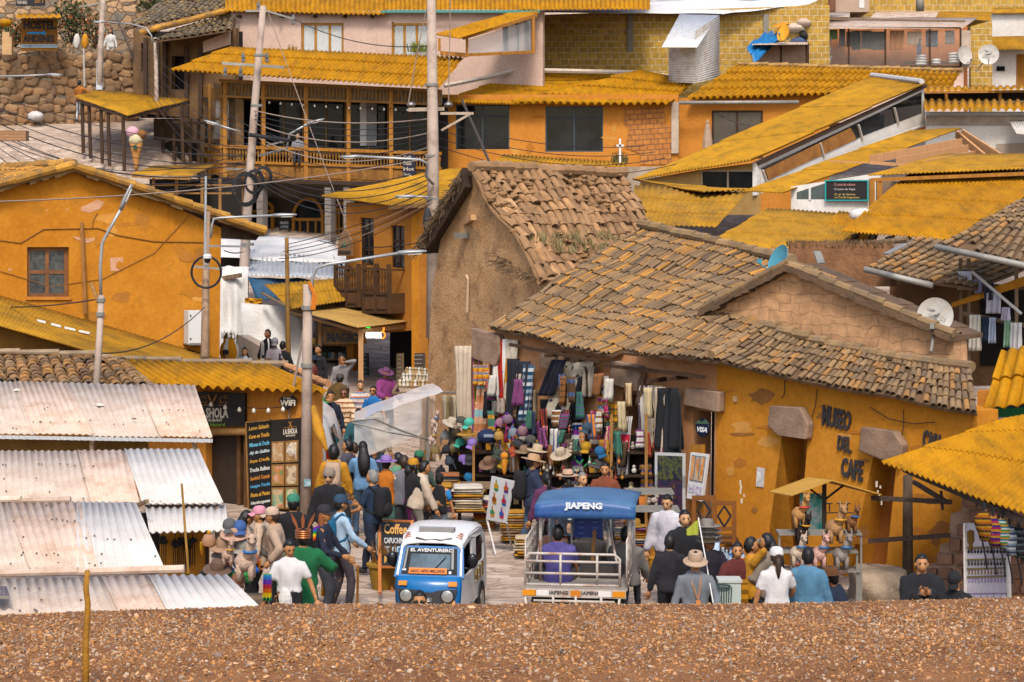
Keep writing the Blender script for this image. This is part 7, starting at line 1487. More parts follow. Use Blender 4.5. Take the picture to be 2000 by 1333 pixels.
for x,yt,lb,c,s_,f_,hr in((1090,1028,'passenger in a purple football shirt with orange piping sitting in the cargo tricycle',C_('544c8c','46407a'),136,-6,HAIRB),(1222,1031,'passenger in a grey sweater sitting on the right of the cargo tricycle',C_('807a74','726c66'),133,-14,HAIRB),(1150,1022,'dark clothed driver in front of the blue rack panel',C_('34302e'),124,0,HAIRB),(1078,1018,'dark haired passenger hidden behind the purple shirt',C_('5c3c30'),124,-20,HAIRB)):
 z0=P(x,yt,s_).z-1.66*.735;person(x,yt,f_,lb,c,GRYD,1.66,('short',hr),legs='sit',s=s_,sleeve='short' if 'purple' in lb else 'long',arms=('low','low'),bulk=.02,sk=1,wide=1.1)
flush()
vn=thing('white_van','white van parked behind the lamp pole beside the restaurant','van',G(578,985));vp=lambda x,y,z:G(578,985)+V((x,y,z))
mb=MB();n=[(-.75,.25),(-.78,.8),(-.7,1.2),(-.55,1.65),(-.3,1.85),(.3,1.85),(.55,1.65),(.7,1.2),(.78,.8),(.75,.25)]
rr=[mb.add([vp(x*w_,y,z*k_)for x,z in n])for y,w_,k_ in((0,.9,.92),(.12,1,1),(2.4,1,1),(2.8,.95,.95))]
for a,b in zip(rr,rr[1:]):
 for i in range(9):mb.face([a+i,a+i+1,b+i+1,b+i])
mb.face([rr[0]+i for i in range(10)]);mb.build('body',PW,vn,smooth=2)
mb=MB();mb.prism([vp(x,-.02,z)for x,z in((-.52,1.15),(-.42,1.55),(.42,1.55),(.52,1.15))],V((0,-.015,0)));mb.build('rear_window',mat('7c7068','5c5450',2,.2),vn)
mb=MB();mb.prism([vp(.79-(z-1.1)*.32,y,z)for y,z in((.3,1.15),(.35,1.5),(1.0,1.5),(1.0,1.15))],V((.02,0,.01)));mb.build('side_window',DARKG,vn)
for sx in(-1,1):mb=MB();mb.lathe(vp(sx*.66,.6,.3),[(0,-.08),(.3,-.08),(.3,.08),(0,.08)],16,M.Rotation(rad(90),3,'Y'));mb.build('wheel',PBL,vn);mb=MB();mb.box(vp(sx*.66,-.01,.95),.1,.04,.25);mb.build('tail_light',flat('a02018',.3),vn)
mb=MB();mb.tube([P(612,795,104),P(622,840,105),P(638,880,106)],[.05,.11,.03],8);tag(mb.build('rolled_canvas',MUST,smooth=True),'rolled mustard canvas hanging against the lamp pole','canvas')
TX='textiles'
def wv(cols,n=6,ax=1,mo=.3,sd=1,mc='e8e0d0',ms=16):return stripes(cols,n,ax,mo,sd,.95,None,mc,ms)
HG=[(922,675,26,190,'c8b49c','cream shawl hung by its corner on the adobe wall','shawl',.3),(937,697,22,190,wv(['c88818','7a2c9c','b86c14','3c7a48','a86a20','6a2890'],5,0,0),'fringed banner of orange and violet ribbons beside the cream shawl','ribbon banner',0),(956,712,30,40,wv(['c88c18','6c6c80','b86a20'],3,1,.35,2),'small woven bag panel with a mustard band above the fringed bib','woven panel',0),(958,752,34,110,wv(['8cb4b8','c88a68','b87850','d0a080'],2,1,.3,3),'pale blue and peach tapestry with small figures','tapestry',.1),(986,662,24,150,wv(['a82818','d8d4d0','d8d0c8','a82818'],1,0,.38,4,'385c9c',9),'long red edged white tapestry with dark birds','tapestry',0),(1004,664,30,130,'d0c4b0','plain cream cloth hung behind the red edged tapestry','cloth',.1),(1006,700,18,120,wv(['c88414','3c6a34','8c5a14'],3,0,.2,5),'mustard and green poncho on a hanger','poncho',.2),(1022,700,24,130,'22222a','black leather like coat with mustard shoulders','coat',.1),(1040,705,28,130,'2a2a34','dark blue black poncho next to the leather coat','poncho',.1),(1050,712,24,110,wv(['3a5068','8c9cac','1c4460','c0c4c8'],4,1,.0,6),'blue grey checked shawl below the white bulb','shawl',.2),(1034,762,40,60,wv(['7c6a56','40342a','a08c74'],6,0,.2,7),'brown striped rolled rug hung low','rug',.2),(1110,702,28,70,'1a1c2c','navy folded garment left of the embroidered rug','garment',.1),(1138,706,66,112,wv(['ccc0ac','c0b49c','8c7c68','d0c4b0','b0a48c'],1.2,1,.42,8,'3c3c40',7),'large cream rug with an embroidered village scene and tasselled top','rug',-.1),(1152,735,30,90,'17161c','black garment hanging beside the embroidered rug','garment',.2),(1167,715,26,60,wv(['8c8074','3c342c','a49888'],5,0,.2,9),'grey striped bag with a long strap','bag',.3),(1190,752,24,140,wv(['b88a14','d8d4d0','3c7c9c','c07818','8c2c80'],4,1,.35,10),'bright runner with mustard fringe and white figures','runner',0),(1175,800,18,120,wv(['6a4c34','c0b4a0','a84868'],5,1,.3,11),'narrow brown runner behind the caps','runner',0),(1143,825,20,120,wv(['1c3c78','d8d4d0','8c3c98'],4,1,.3,12),'blue and white zigzag runner','runner',0),(1108,815,18,110,wv(['c08414','5c4014'],6,1,.3,13),'mustard leaf patterned runner','runner',0),(1124,820,14,100,wv(['8c6c54','b8a084'],6,1,.2,14),'beige flecked runner between the mustard and blue ones','runner',0),(1224,785,36,38,wv(['b8841c','6a5030','c88c24'],3,1,.0,15),'mustard satchel bag with a woven flap','bag',0),(1216,825,30,26,wv(['8c5c34','4c6a54','a87848'],4,1,0,16),'brown striped bag under the mustard satchel','bag',0),(1240,812,26,120,wv(['d0ccc8','c8c4c0','d8d4d0','c83048'],1,1,.1,17),'white shawl with a red and pink lower edge','shawl',.35),(1276,752,26,100,wv(['4c4450','c8c0b4','5c4c68'],4,0,.42,18,'d0c8bc',10),'violet and white zigzag runner by the doorway','runner',0),(1297,752,16,98,wv(['b88420','d0c4b0'],6,1,.35,19,'3c2c1c'),'mustard and cream patterned sash','sash',0),(1300,755,46,130,'ccb8a0','cream sheet hanging behind the black scarves','sheet',.2),(1329,756,40,120,'1d1f22','large black shawl on a hanger','shawl',-.3),(1342,768,30,120,'23282a','dark green black shawl overlapping the large black one','shawl',-.2),(1283,905,24,70,wv(['c07c18','4c4c80','8c5418'],5,1,.3,20),'orange and blue fringed belt cloth low beside the paintings','cloth',0),(1305,905,20,75,wv(['2c2c3c','a8702c','d0b070'],4,0,.3,21),'dark runner with ochre birds left of the paintings','runner',0),(1080,780,40,90,'17151a','black shawl with bead netting','shawl',.2),(1096,690,16,60,'a8805c','tan strip of cloth beneath the lintel','cloth',0)]
for x,y,w_,h_,m,lb,ct_,tp_ in HG:
 hang(x,y,w_*(1 if tp_<.3 else 1.15),h_,W,mat(m,None,6,.95,bump=.3,bs=20)if isinstance(m,str)else m,lb,ct_,'textiles hung along the shop front',.32 if x>1290 and m in('1d1f22','23282a')else R.uniform(.06,.28),'hanging_textile',R.uniform(.04,.09),18,12,tp_+R.uniform(-.1,.12),R.uniform(1.5,3.5),{'embr':-26}.get(lb[13:17]if 'embroid' in lb else '',R.uniform(-7,7))if 'embroid' not in lb else-26)
for k in range(8):
 c=['b8a890','8a7a50','706048','c0b090','1c3c44','a89468','7c5c3c','b0a898'][k];hang(868+k*6.5,772+(k%3)*2,9,58,Pl((850,800,92),(940,800,95)),mat(c,None,5,.95),'%s garment, number %s from the left on the clothes rail below the adobe wall'%(['stone','olive','brown','beige','teal','khaki','rust brown','pale grey'][k],['one','two','three','four','five','six','seven','eight'][k]),'garment','garments on the clothes rail',.0,'rail_garment',.03,6,4,0,1)
mb=MB();rl=Pl((850,800,92),(940,800,95));mb.tube([rl.p(835,766),rl.p(925,768)],.02,6);mb.tube([rl.p(835,766),rl.p(833,900)],.02,6);tag(mb.build('clothes_rail',GREYS),'thin metal rail holding garments below the adobe wall','rail')
hang(835,772,30,130,Pl((820,800,91),(850,800,91.5)),mat('c4a890',None,4,.95),'pale canvas sheet closing the stall left of the clothes rail','canvas',None,0,'canvas_sheet',.03)
def table(label,x,y,s,w,d,hgt,m=WOODG,legs=True,top=.03):
 c=P(x,y,s);b=V((c.x,c.y,0));t=thing('market_table',label,'table',b);z=c.z if hgt is None else hgt
 mb=MB();mb.box((c.x,c.y,z-top/2),w,d,top);mb.build('table_top',m,t)
 for sx in(-1,1):
  for sy in(-1,1):mb=MB();mb.bar((c.x+sx*(w/2-.05),c.y+sy*(d/2-.05),0),(c.x+sx*(w/2-.05),c.y+sy*(d/2-.05),z-top),.05);mb.build('leg',m,t)
 return c.x,c.y,z
CN={'b8801c':'mustard','8c6a4c':'brown','c8b08c':'cream','9c5c30':'rust','6c6460':'grey','4c5c78':'slate blue','a84c2c':'red brown','7c4c74':'plum','3c6c5c':'green','d0c4b4':'off white'}
NUM='first second third fourth fifth sixth seventh eighth ninth tenth eleventh twelfth thirteenth fourteenth fifteenth sixteenth'.split()
def pile(cx,cy,z,n,w,d,th,where,group,cols=None,name='folded_blanket',cat='blanket'):
 for k in range(n):
  c=R.choice(cols or list(CN));t=th*R.uniform(.75,1.25);mb=MB();ww,dd=w*R.uniform(.9,1.05),d*R.uniform(.9,1.05);ox=R.uniform(-.03,.03)
  mb.ball((cx+ox,cy,z+t/2),ww/2,dd/2,t/2,14,6,M.Rotation(R.uniform(-.08,.08),3,'Z'),fn=lambda p,q:V((max(-.86,min(.86,p.x*1.5))*ww/2/.86,max(-.86,min(.86,p.y*1.5))*dd/2/.86,q.z*.98+.01*NZ.noise(p*4+V((cx,cy,z))))))
  z+=t*.9;tag(mb.build(name,mat(c,None,8,.95,bump=.4,bs=30),smooth=True),'%s folded %s, %s up in the %s'%(CN.get(c,'plain'),cat,NUM[k%16],where),cat,group)
 return z
def hatobj(c,kind,m,label,tilt=(0,0),band=None,face=0,sc=1.0,group='hats on the souvenir stall'):
 a=MB();Rm=M.Rotation(rad(face),3,'Z')@M.Rotation(rad(tilt[0]),3,'X')@M.Rotation(rad(tilt[1]),3,'Y');c=V(c)
 if kind=='cap':
  a.lathe(c,[(.095*sc,0),(.098*sc,.03),(.088*sc,.08),(.055*sc,.11),(0,.12)],12,Rm,sy=1.1);a.grid(lambda u,v:c+Rm@V(((u-.5)*.16,.09+.09*v*(1-(2*u-1)**2*.5),.012-.02*v-.025*(2*u-1)**2))*sc,6,3,thick=V((0,0,.008)))
 elif kind=='knit':a.lathe(c,[(.09*sc,-.01),(.1*sc,.0),(.1*sc,.05),(.075*sc,.11),(.03,.14),(0,.145)],12,Rm);a.ball(c+Rm@V((0,0,.16)),.03,nu=7,nv=5);[a.tube([c+Rm@V((sx*.09,0,.02)),c+Rm@V((sx*.1,0,-.07)),c+Rm@V((sx*.09,0,-.16))],[.03,.02,.008],5)for sx in(1,-1)]
 else:a.lathe(c,[(.1*sc,.0),(.2*sc,-.012),(.205*sc,.0),(.1*sc,.012),(.098*sc,.08),(.08*sc,.115),(0,.11)],18,Rm,sy=1.1)
 tag(a.build('stall_hat',m,smooth=2),label,'hat',group)
ST=[(838,905,88,12,'pile'),]
SW=W.n*1.0
tA=table('long wooden stall table heaped with blankets along the shop front',905,985,106,1.5,.9,.42)
tB=table('wooden stall table of hats against the shop wall',960,960,104,1.3,.8,.75)
tC_=table('grey tiered souvenir table crowded with small figures',1150,985,112,1.6,.8,.8,GREYS)
tD=table('small grey metal display table near the white hooded woman',1268,958,116,.8,.6,None,GREYS)
tE=table('lower shelf of the grey metal display',1255,992,118,1.2,.6,None,GREYS)
GB='folded blankets piled on the stall'
z1=pile(tA[0]-.42,tA[1]-.2,tA[2],9,.46,.6,.055,'left pile on the long table',GB,['b8801c','9c5c30','a84c2c','7c4c74','8c6a4c']);pile(tA[0]+.1,tA[1]-.25,tA[2],10,.55,.6,.05,'middle pile on the long table',GB,['c8b08c','d0c4b4','b8801c','8c6a4c']);pile(tA[0]+.55,tA[1]-.1,tA[2],5,.4,.5,.05,'right pile on the long table',GB)
pile(tA[0]-.3,tA[1]+.6,.6,8,.4,.5,.05,'back pile beneath the caps',GB,['6c6460','4c5c78','8c6a4c','9c5c30','b8801c']);pile(*G(838,1035)[:2],.0,14,.36,.4,.05,'stack beside the vested boy',GB,['a84c2c','3c6c5c','b8801c','d0c4b4','7c4c74']);pile(*G(1003,1060)[:2],.05,12,.42,.4,.05,'stack beside the magnet board',GB,['b8801c','8c6a4c','c8b08c']);pile(*G(1035,1090)[:2],.05,7,.5,.4,.05,'low stack behind the straw hat man',GB,['b8801c','9c5c30','c8b08c'])
FL=lambda c:mat(c,None,12,.95,bump=.4,bs=40)
HT=[(862,815,'plush','c89878'),(882,828,'brim','c8b8a4','pale cream felt hat on the hat pile'),(900,825,'cap','4a4a44','dark olive cap at the top of the hat pile'),(917,828,'cap','4ab09c','mint green cap at the top right of the hat pile'),(870,855,'knit','8c8c88','grey knitted hat hung below the cream one'),(893,850,'knit','3c3020','dark brown knitted hat in the middle of the pile'),(912,848,'brim','b08434','mustard straw hat under the mint cap'),(899,868,'cap','3aa088','second mint cap lower in the pile'),(922,868,'cap','8a70b8','lavender cap beside the second mint cap'),(850,884,'knit','8a7040','ochre knitted cap at the left of the pile'),(872,882,'knit','2c2c34','charcoal knitted hat with a grey band'),(888,878,'knit','4c4438','brown striped knitted hat'),(905,900,'cap','8468b0','second lavender cap lower in the pile'),(918,898,'cap','38383c','charcoal cap beside the second lavender one'),(880,905,'knit','3c4450','slate knitted hat above the blankets'),(860,925,'knit','2c2a30','black knitted hat behind the boy'),(915,935,'cap','1c6898','bright blue cap at the right of the pile'),(952,858,'sack','1c2c54'),(975,830,'knit','8c2c8c','magenta tasselled knit hat on the rack'),(992,822,'knit','5c2888','violet knit hat with a red top'),(975,855,'knit','b8801c','mustard patterned knit hat'),(1003,850,'knit','3c6c9c','blue patterned knit hat with ear flaps'),(1020,845,'knit','6c2878','purple and teal knit hat'),(1012,870,'cap','34343a','black cap in the middle of the rack'),(1036,862,'cap','4c4a46','dark grey cap near the straw hats'),(972,888,'cap','3c4438','olive cap beneath the knit hats'),(985,893,'cap','2c3844','navy cap beneath the knit hats'),(1003,885,'cap','a84828','red and white cap on the rack'),(1025,882,'brim','8c7258','brown felt hat on the rack'),(1050,880,'brim','c8b090','pale straw hat above the hooded man'),(1096,888,'brim','b8a48c','wide beige hat on a stand above the vest'),(1147,838,'cap','344858','slate blue cap hung on the runner'),(1145,875,'cap','b08418','mustard cap below the slate one'),(1172,885,'cap','1c5c88','blue cap hung on the bright runner'),(1170,910,'brim','4c4844','dark grey hat below the blue cap'),(955,905,'brim','7c5c48','brown hat at the magnet board top'),(985,905,'cap','9c7c14','mustard cap beside the grey plush'),(968,950,'cap','8a8078','grey brown cap beside the magnet board')]
for t in HT:
 x,y,k,c=t[:4];s_=WS(x)+2.2
 if k=='plush' or k=='sack':continue
 hatobj(P(x,y,s_),k,FL(c)if c not in('8c2c8c','5c2888','b8801c','3c6c9c','6c2878','8a7040','4c4438')else stripes([c,'c88c18','2c7c7c',c],3,1,.2,0),t[4],(R.uniform(-30,0),R.uniform(-15,15)),None,R.uniform(120,240))
nb=P(952,852,WS(952)+2.5);mb=MB();mb.ball(nb,.2,.12,.14,12,8,fn=lambda p,q:q*(1+.2*NZ.noise(p*2)));o=tag(mb.build('navy_bag',FL('1a2a4c'),smooth=True),'navy blue bag with a pale strip hung among the hats','bag');ORG[o]=o.location.copy();mb=MB();mb.box(nb+V((.03,-.125,.02)),.2,.01,.06);mb.build('strip',FL('8c94a8'),o)
for k,(x0,y0,y1)in enumerate(((925,870,1000),(1194,810,1060),(1262,810,990),(830,880,1040))):
 mb=MB();a=P(x0,y0,WS(x0)+2.4);mb.bar(a,V((a.x,a.y,0)),.05);tag(mb.build('stall_post',WOOD),['wooden stall post right of the hat pile','wooden stall post in the middle of the shop front','thin stall post left of the paintings','wooden post left of the blanket tables'][k],'post')
bk_=thing('stall_backing','dark shelving crammed with souvenirs behind the stall tables','shelf',W.p(1000,1030,.3))
for x0,x1,y0,y1 in((880,1060,830,1010),(1080,1300,850,1040)):mb=MB();mb.qbox(Q(W,x0,y0,x1,y1),0,1,0,1,.02,.05);mb.build('back_board',mat('2c2018','1c1612',4),bk_)
for y in(880,925,965):mb=MB();mb.qbox(Q(W,890,y,1300,y+4),0,1,0,1,.05,.4);mb.build('shelf',WOODD,bk_)
SV=['b8801c','8c5c34','c8b48c','2c2420','9c3c2c','3c6c5c','4c5878','a8988c','7c3c6c','d0c8bc','5c4430','c87830']
sr=random.Random(21);NM=['clay','wooden','woven','painted']
for k in range(96):
 row=k%4;x=935+(k//4)*15+sr.uniform(-4,4);y=(878,922,962,985)[row]+sr.uniform(-2,2);s_=WS(x)+(1.2 if row<3 else 3);c=P(x,y,s_);mb=MB();t=sr.random();r=sr.uniform(.03,.06)
 if t<.5:mb.lathe(c,[(0,0),(r,0),(r*1.25,r),(r*.6,r*2),(r*.9,r*2.6),(r*.5,r*3.3),(0,r*3.4)],8)
 elif t<.8:mb.ball(c+V((0,0,r)),r*1.3,r,r,8,6);mb.ball(c+V((r,0,r*2.2)),r*.6,r*.5,r*.6,6,5)
 else:mb.box(c+V((0,0,r*1.3)),r*2,r*1.6,r*2.6)
 ci=sr.choice(SV);tag(mb.build('souvenir',FL(ci),smooth=2),'small %s souvenir figure on the stall shelves'%'handmade','souvenir','small souvenirs crowding the stall shelves')
for k in range(26):
 x=1100+k*6.4;c=W.p(x,sr.uniform(895,935),.55);mb=MB();mb.tube([c+V((0,0,.12)),c],.006,4);mb.ball(c,.03,.02,.035,6,5);tag(mb.build('bead_string',FL(sr.choice(SV))),'short bead and leather pendant hanging over the souvenir table','pendant','pendants over the souvenir table')
mb=MB();[mb.tube([tC_ and P(1125+k*8,900+(k%3)*6,113),P(1131+k*8,906-(k%2)*8,113)],.012,4)for k in range(5)];tag(mb.build('green_garland',flat('1c8c4c')),'bright green bead garland above the souvenir table','garland')
for k in range(64):
 x=sr.uniform(975,1318);y=sr.choice((735,770,800,830,860))+sr.uniform(-8,8);c=sr.choice(SV+['1c1b22','2c3450','d0c8bc','a82c5c']);hang(x,y+max(0,x-1200)*.12,sr.uniform(9,19),sr.uniform(26,62),W,wv([c,sr.choice(SV),c],sr.choice((2,3,5)),sr.choice((0,1)),sr.choice((0,.25,.35)),k)if k%3 else mat(c,None,6,.95),'small woven scarf or pouch hanging on the crowded shop front','textile','small textiles crowding the shop front',sr.uniform(.15,.5),'small_textile',.06,7,6,sr.uniform(-.1,.35),2,sr.uniform(-6,6))
for k,(x,y)in enumerate(((1075,1040),(1120,1050),(1215,1052),(1240,1068),(945,1035))):
 b=G(x,y);z=pile(b.x,b.y,0,8+k%3,.42,.4,.05,['pile left of the tricycle canopy','pile under the tricycle canopy','pile beside the white hoodie','pile by the orange bushy plant','pile behind the magnet board'][k],GB,['b8801c','9c5c30','a84c2c','7c4c74','c8b08c','4c5c78'])
 hatobj((b.x,b.y,z+.02),'brim',FL(['8c7258','c8b090','4c4844','b08434','7c5c48'][k]),'felt hat lying on the %s'%['pile left of the tricycle canopy','pile under the tricycle canopy','pile beside the white hoodie','pile by the orange bushy plant','pile behind the magnet board'][k])
bm=Pl((950,960,112),(1010,960,115));mbd=thing('magnet_board','white leaning board of bright bottle shaped pendants','display board',bm.p(975,1040));q=Q(bm,(962,930),(1006,940),(990,1022),(951,1015));mb=MB();mb.qbox(q,0,1,0,1,0,.02);mb.build('panel',flat('dcd8d4'),mbd)
for j in range(3):
 for i in range(2):mb=MB();c_=q(.28+i*.45,.2+j*.3,.02);ux=bm.n.cross(V((0,0,1)))*-1;mb.prism([c_+ux*a*.1+V((0,0,b*.1))for a,b in((-.6,-.8),(.6,-.8),(.75,.1),(.2,.5),(.15,1.1),(-.15,1.1),(-.2,.5),(-.75,.1))],bm.n*.01);mb.build('pendant',wv([['1c7c4c','c89018'],['5c2c8c','c85c18'],['b0781c','8c4c18'],['2c6ca8','c82c2c'],['d08018','3c8c5c'],['c83048','2c5ca8']][j*2+i],3,1,0),mbd)
mb=MB();mb.bar(q(0,1),G(968,1085)+V((0,0,0)),.03);mb.bar(q(1,1),G(1000,1075),.03);mb.build('leg',flat('c8c0b8'),mbd)
mb=MB();c=P(985,905,116);mb.ball(c,.05,.05,.2,9,8);mb.ball(c+V((0,0,.12)),.07,.06,.07);o=tag(mb.build('orange_plush',FL('c8801c'),smooth=True),'orange plush figure perched at the magnet board','toy')
pc=thing('plastic_canopy','clear plastic sheet stretched over bent wires above the street stall','canopy',G(790,1010));cl4=[P(688,822,90),P(865,760,92),P(862,772,101),P(700,835,103)]
gl=glassmat('e0dcd8',.42,.25);n=V((0,-.3,1)).normalized();mb=MB();mb.grid(lambda u,v:bil([P(690,812,88),P(828,755,90),P(865,765,100),P(692,822,102)],u,v)+n*(.12*sin(pi*v)+.05*NZ.noise(V((u*6,v*4,1)))),20,10);mb.build('top_sheet',glassmat('dcdad8',.48,.3),pc,smooth=True)
mb=MB();mb.grid(lambda u,v:P(692+u*132,822-u*44+v*(40+40*(1-u)+30*u),102-u*3)+V((0,.06*NZ.noise(V((u*5,v*5,4))),0)),14,10);mb.build('side_sheet',gl,pc,smooth=True)
mb=MB();mb.tube([P(690,822,102),P(730,818,102),P(780,840,101),P(838,860,100)],.02,5);mb.tube([P(688,826,102),P(760,845,102),P(838,858,100)],.015,5);mb.tube([P(835,858,100),G(838,1000)],.03,6);mb.build('wire_frame',GREYS,pc)
def pot(x,y,label,r=.16,h=.3,c='b8801c',fc='c07c1c',s=None,ph_=.35,n=70):
 o=thing('potted_plant',label,'potted plant',G(x,y)if s is None else P(x,y,s));b=ORG[o];mb=MB();mb.lathe(b,[(r*.7,0),(r,h*.9),(r*1.1,h*.9),(r*1.1,h),(r*.9,h)],14);mb.build('pot',mat(c,None,5),o,smooth=2);tufts('foliage','',[b+V((0,0,h))],ph_,n,mat(fc,'8a5a14',8),'plant',r*.7,.02,o)
pot(1283,1122,'mustard pot with an orange leaved plant beside the tricycle');pot(1277,1060,'orange bushy plant against the display shelves',.12,.2);pot(748,1150,'square mustard planter with dry twigs behind the blackboard',.24,.4,'a0761c','6a4a24',None,.4,30)
ab=thing('a_board','orange framed blackboard sandwich sign advertising coffee beside the mototaxi','sign',G(770,1162));pA=Pl((730,1090,124),(800,1090,126),(738,1160,129));q=Q(pA,(742,1018),(806,1020),(802,1112),(744,1112));mb=MB();mb.qbox(q,.05,.95,.04,.96,0,.02);mb.build('board',flat('24211f'),ab)
OW=mat('c8783a','b4682e',3,.7);mb=MB();mb.bar(q(0,0,.02),q(-.04,1.48,.02),.05,.03);mb.bar(q(1,0,.02),q(1.04,1.48,.02),.05,.03);mb.bar(q(0,.01,.02),q(1,.01,.02),.05,.03);mb.bar(q(0,.98,.02),q(1,.98,.02),.05,.03);mb.build('frame',OW,ab)
mb=MB();mb.bar(q(.03,0,0),q(.03,1.3,-.55),.04);mb.build('rear_leg',OW,ab)
for s_,v0,v1,c in(('Coffee',.08,.3,'d8a050'),('CAPUCHINO',.38,.5,'c8c8c4'),('menu',.56,.68,'a0b8c0'),('Mocca',.76,.9,'c89848')):text(s_,Q3(*[q(a,b)for a,b in((.14,v0),(.86,v0),(.86,v1),(.14,v1))]),flat(c),ab,.004,.021,bold=.02)
for y0,y1,cols,lb in((882,942,['0c1224','141c34','10162c','5c6020','1c2438','3c2c18','0c0e18'],'dark blue painting of a green yellow mountain ruin in a white mat'),(925,1012,['0e0e20','1c2648','141430','4c2448','101024','6c4424','0e0e1c'],'night blue painting of a glowing profile in a white mat')):
 pt=thing('painting',lb,'painting',W.p(1350,y1+5,.5));q=Q(W,(1319,y0-2),(1376,y0),(1376,y1+8),(1319,y1+6));mb=MB();mb.qbox(q,0,1,0,1,.45,.49);mb.build('mat_board',flat('c8c4c0'),pt);mb=MB();mb.qbox(q,.1,.95,.08,.78 if y0<900 else .8,.49,.495);mb.build('canvas',photomat(cols,y0,4),pt)
pe=thing('painting_stand','leaning white board of tall narrow paintings on a wooden stand','painting',W.p(1405,1000,.6));mb=MB();mb.qbox(Q(W,1376,866,1402,1000),0,1,0,1,.3,.35);mb.build('stand',WOODY,pe);q=Q(W,(1390,880),(1424,884),(1412,975),(1382,968));mb=MB();mb.qbox(q,0,1,0,1,.45,.5);mb.build('board',flat('d8d4d0'),pe)
for k in range(3):mb=MB();mb.qbox(q,.1+k*.28,.34+k*.28,.05,.6,.5,.51);f=mb.build('frame',flat('5c6c78'),pe);mb=MB();mb.qbox(q,.12+k*.28,.32+k*.28,.07,.58,.51,.515);mb.build('canvas',photomat(['8cb4c8','c87818','d8b080','6c94a8'],k,5),f)
mb=MB();mb.qbox(q,.08,.45,.68,.85,.5,.51);mb.qbox(q,.55,.9,.7,.95,.5,.51);mb.build('small_picture',photomat(['4c9cb8','8c7ca8','d8d4d0','c8b8a0'],9,4),pe)
for x0,y0,s_,lb in((1352,968,121,'wooden chair with a black diamond in its tall back, behind its twin'),(1392,978,123,'wooden chair with a black diamond in its tall back, nearest the museum wall')):
 ch=thing('chair',lb,'chair',G(x0+22,390+6.1*s_));cp_=Pl((x0,y0,s_),(x0+46,y0,s_+.3));q=Q(cp_,(x0,y0),(x0+46,y0),(x0+46,y0+150),(x0,y0+150));mb=MB();[mb.qbox(q,a,b,c,d,0,.05)for a,b,c,d in((0,.17,0,.99),(.83,1,0,.99),(.17,.83,0,.06),(.17,.83,.34,.39),(.17,.83,.43,.46),(.17,.83,.5,.53))];mb.build('backrest',mat('8a5216','6e400e',3,.5),ch)
 mb=MB();pts=[q(.5,.07,.03),q(.78,.2,.03),q(.5,.34,.03),q(.22,.2,.03)];[mb.bar(pts[k],pts[(k+1)%4],.03)for k in range(4)];mb.build('diamond',BLACK,ch);c=q(.5,.62,.3);mb=MB();mb.box(c,.42,.42,.07);mb.build('seat',flat('1c1a1c',.3),ch)
 for sx in(-1,1):mb=MB();mb.bar(c+V((sx*.18,-.18,0)),V((c.x+sx*.18,c.y-.18,0)),.045);mb.build('leg',WOODY,ch)
mb=MB();c=W.p(1440,1050,.35);mb.box(c,.5,.6,.06);[mb.bar(c+V((sx*.2,sy*.25,0)),V((c.x+sx*.2,c.y+sy*.25,0)),.05)for sx in(-1,1)for sy in(-1,1)];tag(mb.build('side_table',mat('4c2c10','3a2008',3)),'dark wooden side table against the museum wall behind the chairs','table')
al=thing('toy_stall','toy stall with a small folded yellow tin roof on a dark post','stall',G(1610,1150));y4=mat('c8963c','b88830',2,.7)
mb=MB();a,b,c,d,e,f=P(1502,962,126),P(1545,970,131),P(1625,940,130),P(1578,934,125),P(1722,968,128),P(1690,962,124);mb.prism([a,b,c,d],V((0,0,.015)));mb.prism([d,c,e,f],V((0,0,.02)));mb.build('roof',y4,al)
mb=MB();p=P(1610,945,128);mb.bar(p,V((p.x,p.y,0)),.06);[mb.bar(p-V((0,0,.25)),p+V((sx*.3,0,-.02)),.03)for sx in(-1,1)];mb.build('post',mat('3c2c20',None,4),al)
for x0,x1,y in((1518,1680,1040),(1520,1672,1075),(1530,1676,1112)):mb=MB();c=P((x0+x1)/2,y,130);mb.box(c,(x1-x0)/130,.4,.03);[mb.bar(c+V((sx*(x1-x0)/265,-.15,0)),V((c.x+sx*(x1-x0)/265,c.y-.15,0)),.03)for sx in(-1,1)];mb.build('shelf',GREYS,al)
mb=MB();mb.qbox(Q(Pl((1560,1000,127),(1620,1000,127)),1562,964,1606,1040),0,1,0,1,0,.02);mb.build('green_print',photomat(['2c9c84','d8d4d0','3cb0a0','1c7c5c'],3,6),al)
mb=MB();[(mb.tube([P(x,1000,129),P(x,985,129)],.01,4),mb.tube([P(x-6,984,129),P(x+6,984,129)],.01,4))for x in(1620,1640,1655)];mb.bar(P(1613,1002,129),P(1665,1002,129),.015);mb.build('wire_rack',BLACK,al)
ALC=[(1568,1030,'c08c50','tan',1.0,'on the top shelf under the roof'),(1572,1062,'2c1c14','black and rainbow scarfed',.9,'below the tan one'),(1638,1060,'b88a5c','caramel, long necked',1.15,'on the right of the middle shelf'),(1563,1105,'d0b8a0','pale cream',.95,'at the left of the lower shelf'),(1606,1108,'d8a898','pink',1.0,'in the middle of the lower shelf'),(1650,1110,'9c9088','grey',1.05,'at the right of the lower shelf'),(1556,1125,'8c8078','small ribbed grey',.6,'under the cream one'),(1668,1040,'8a5a34','rust brown',.8,'behind the caramel one')]
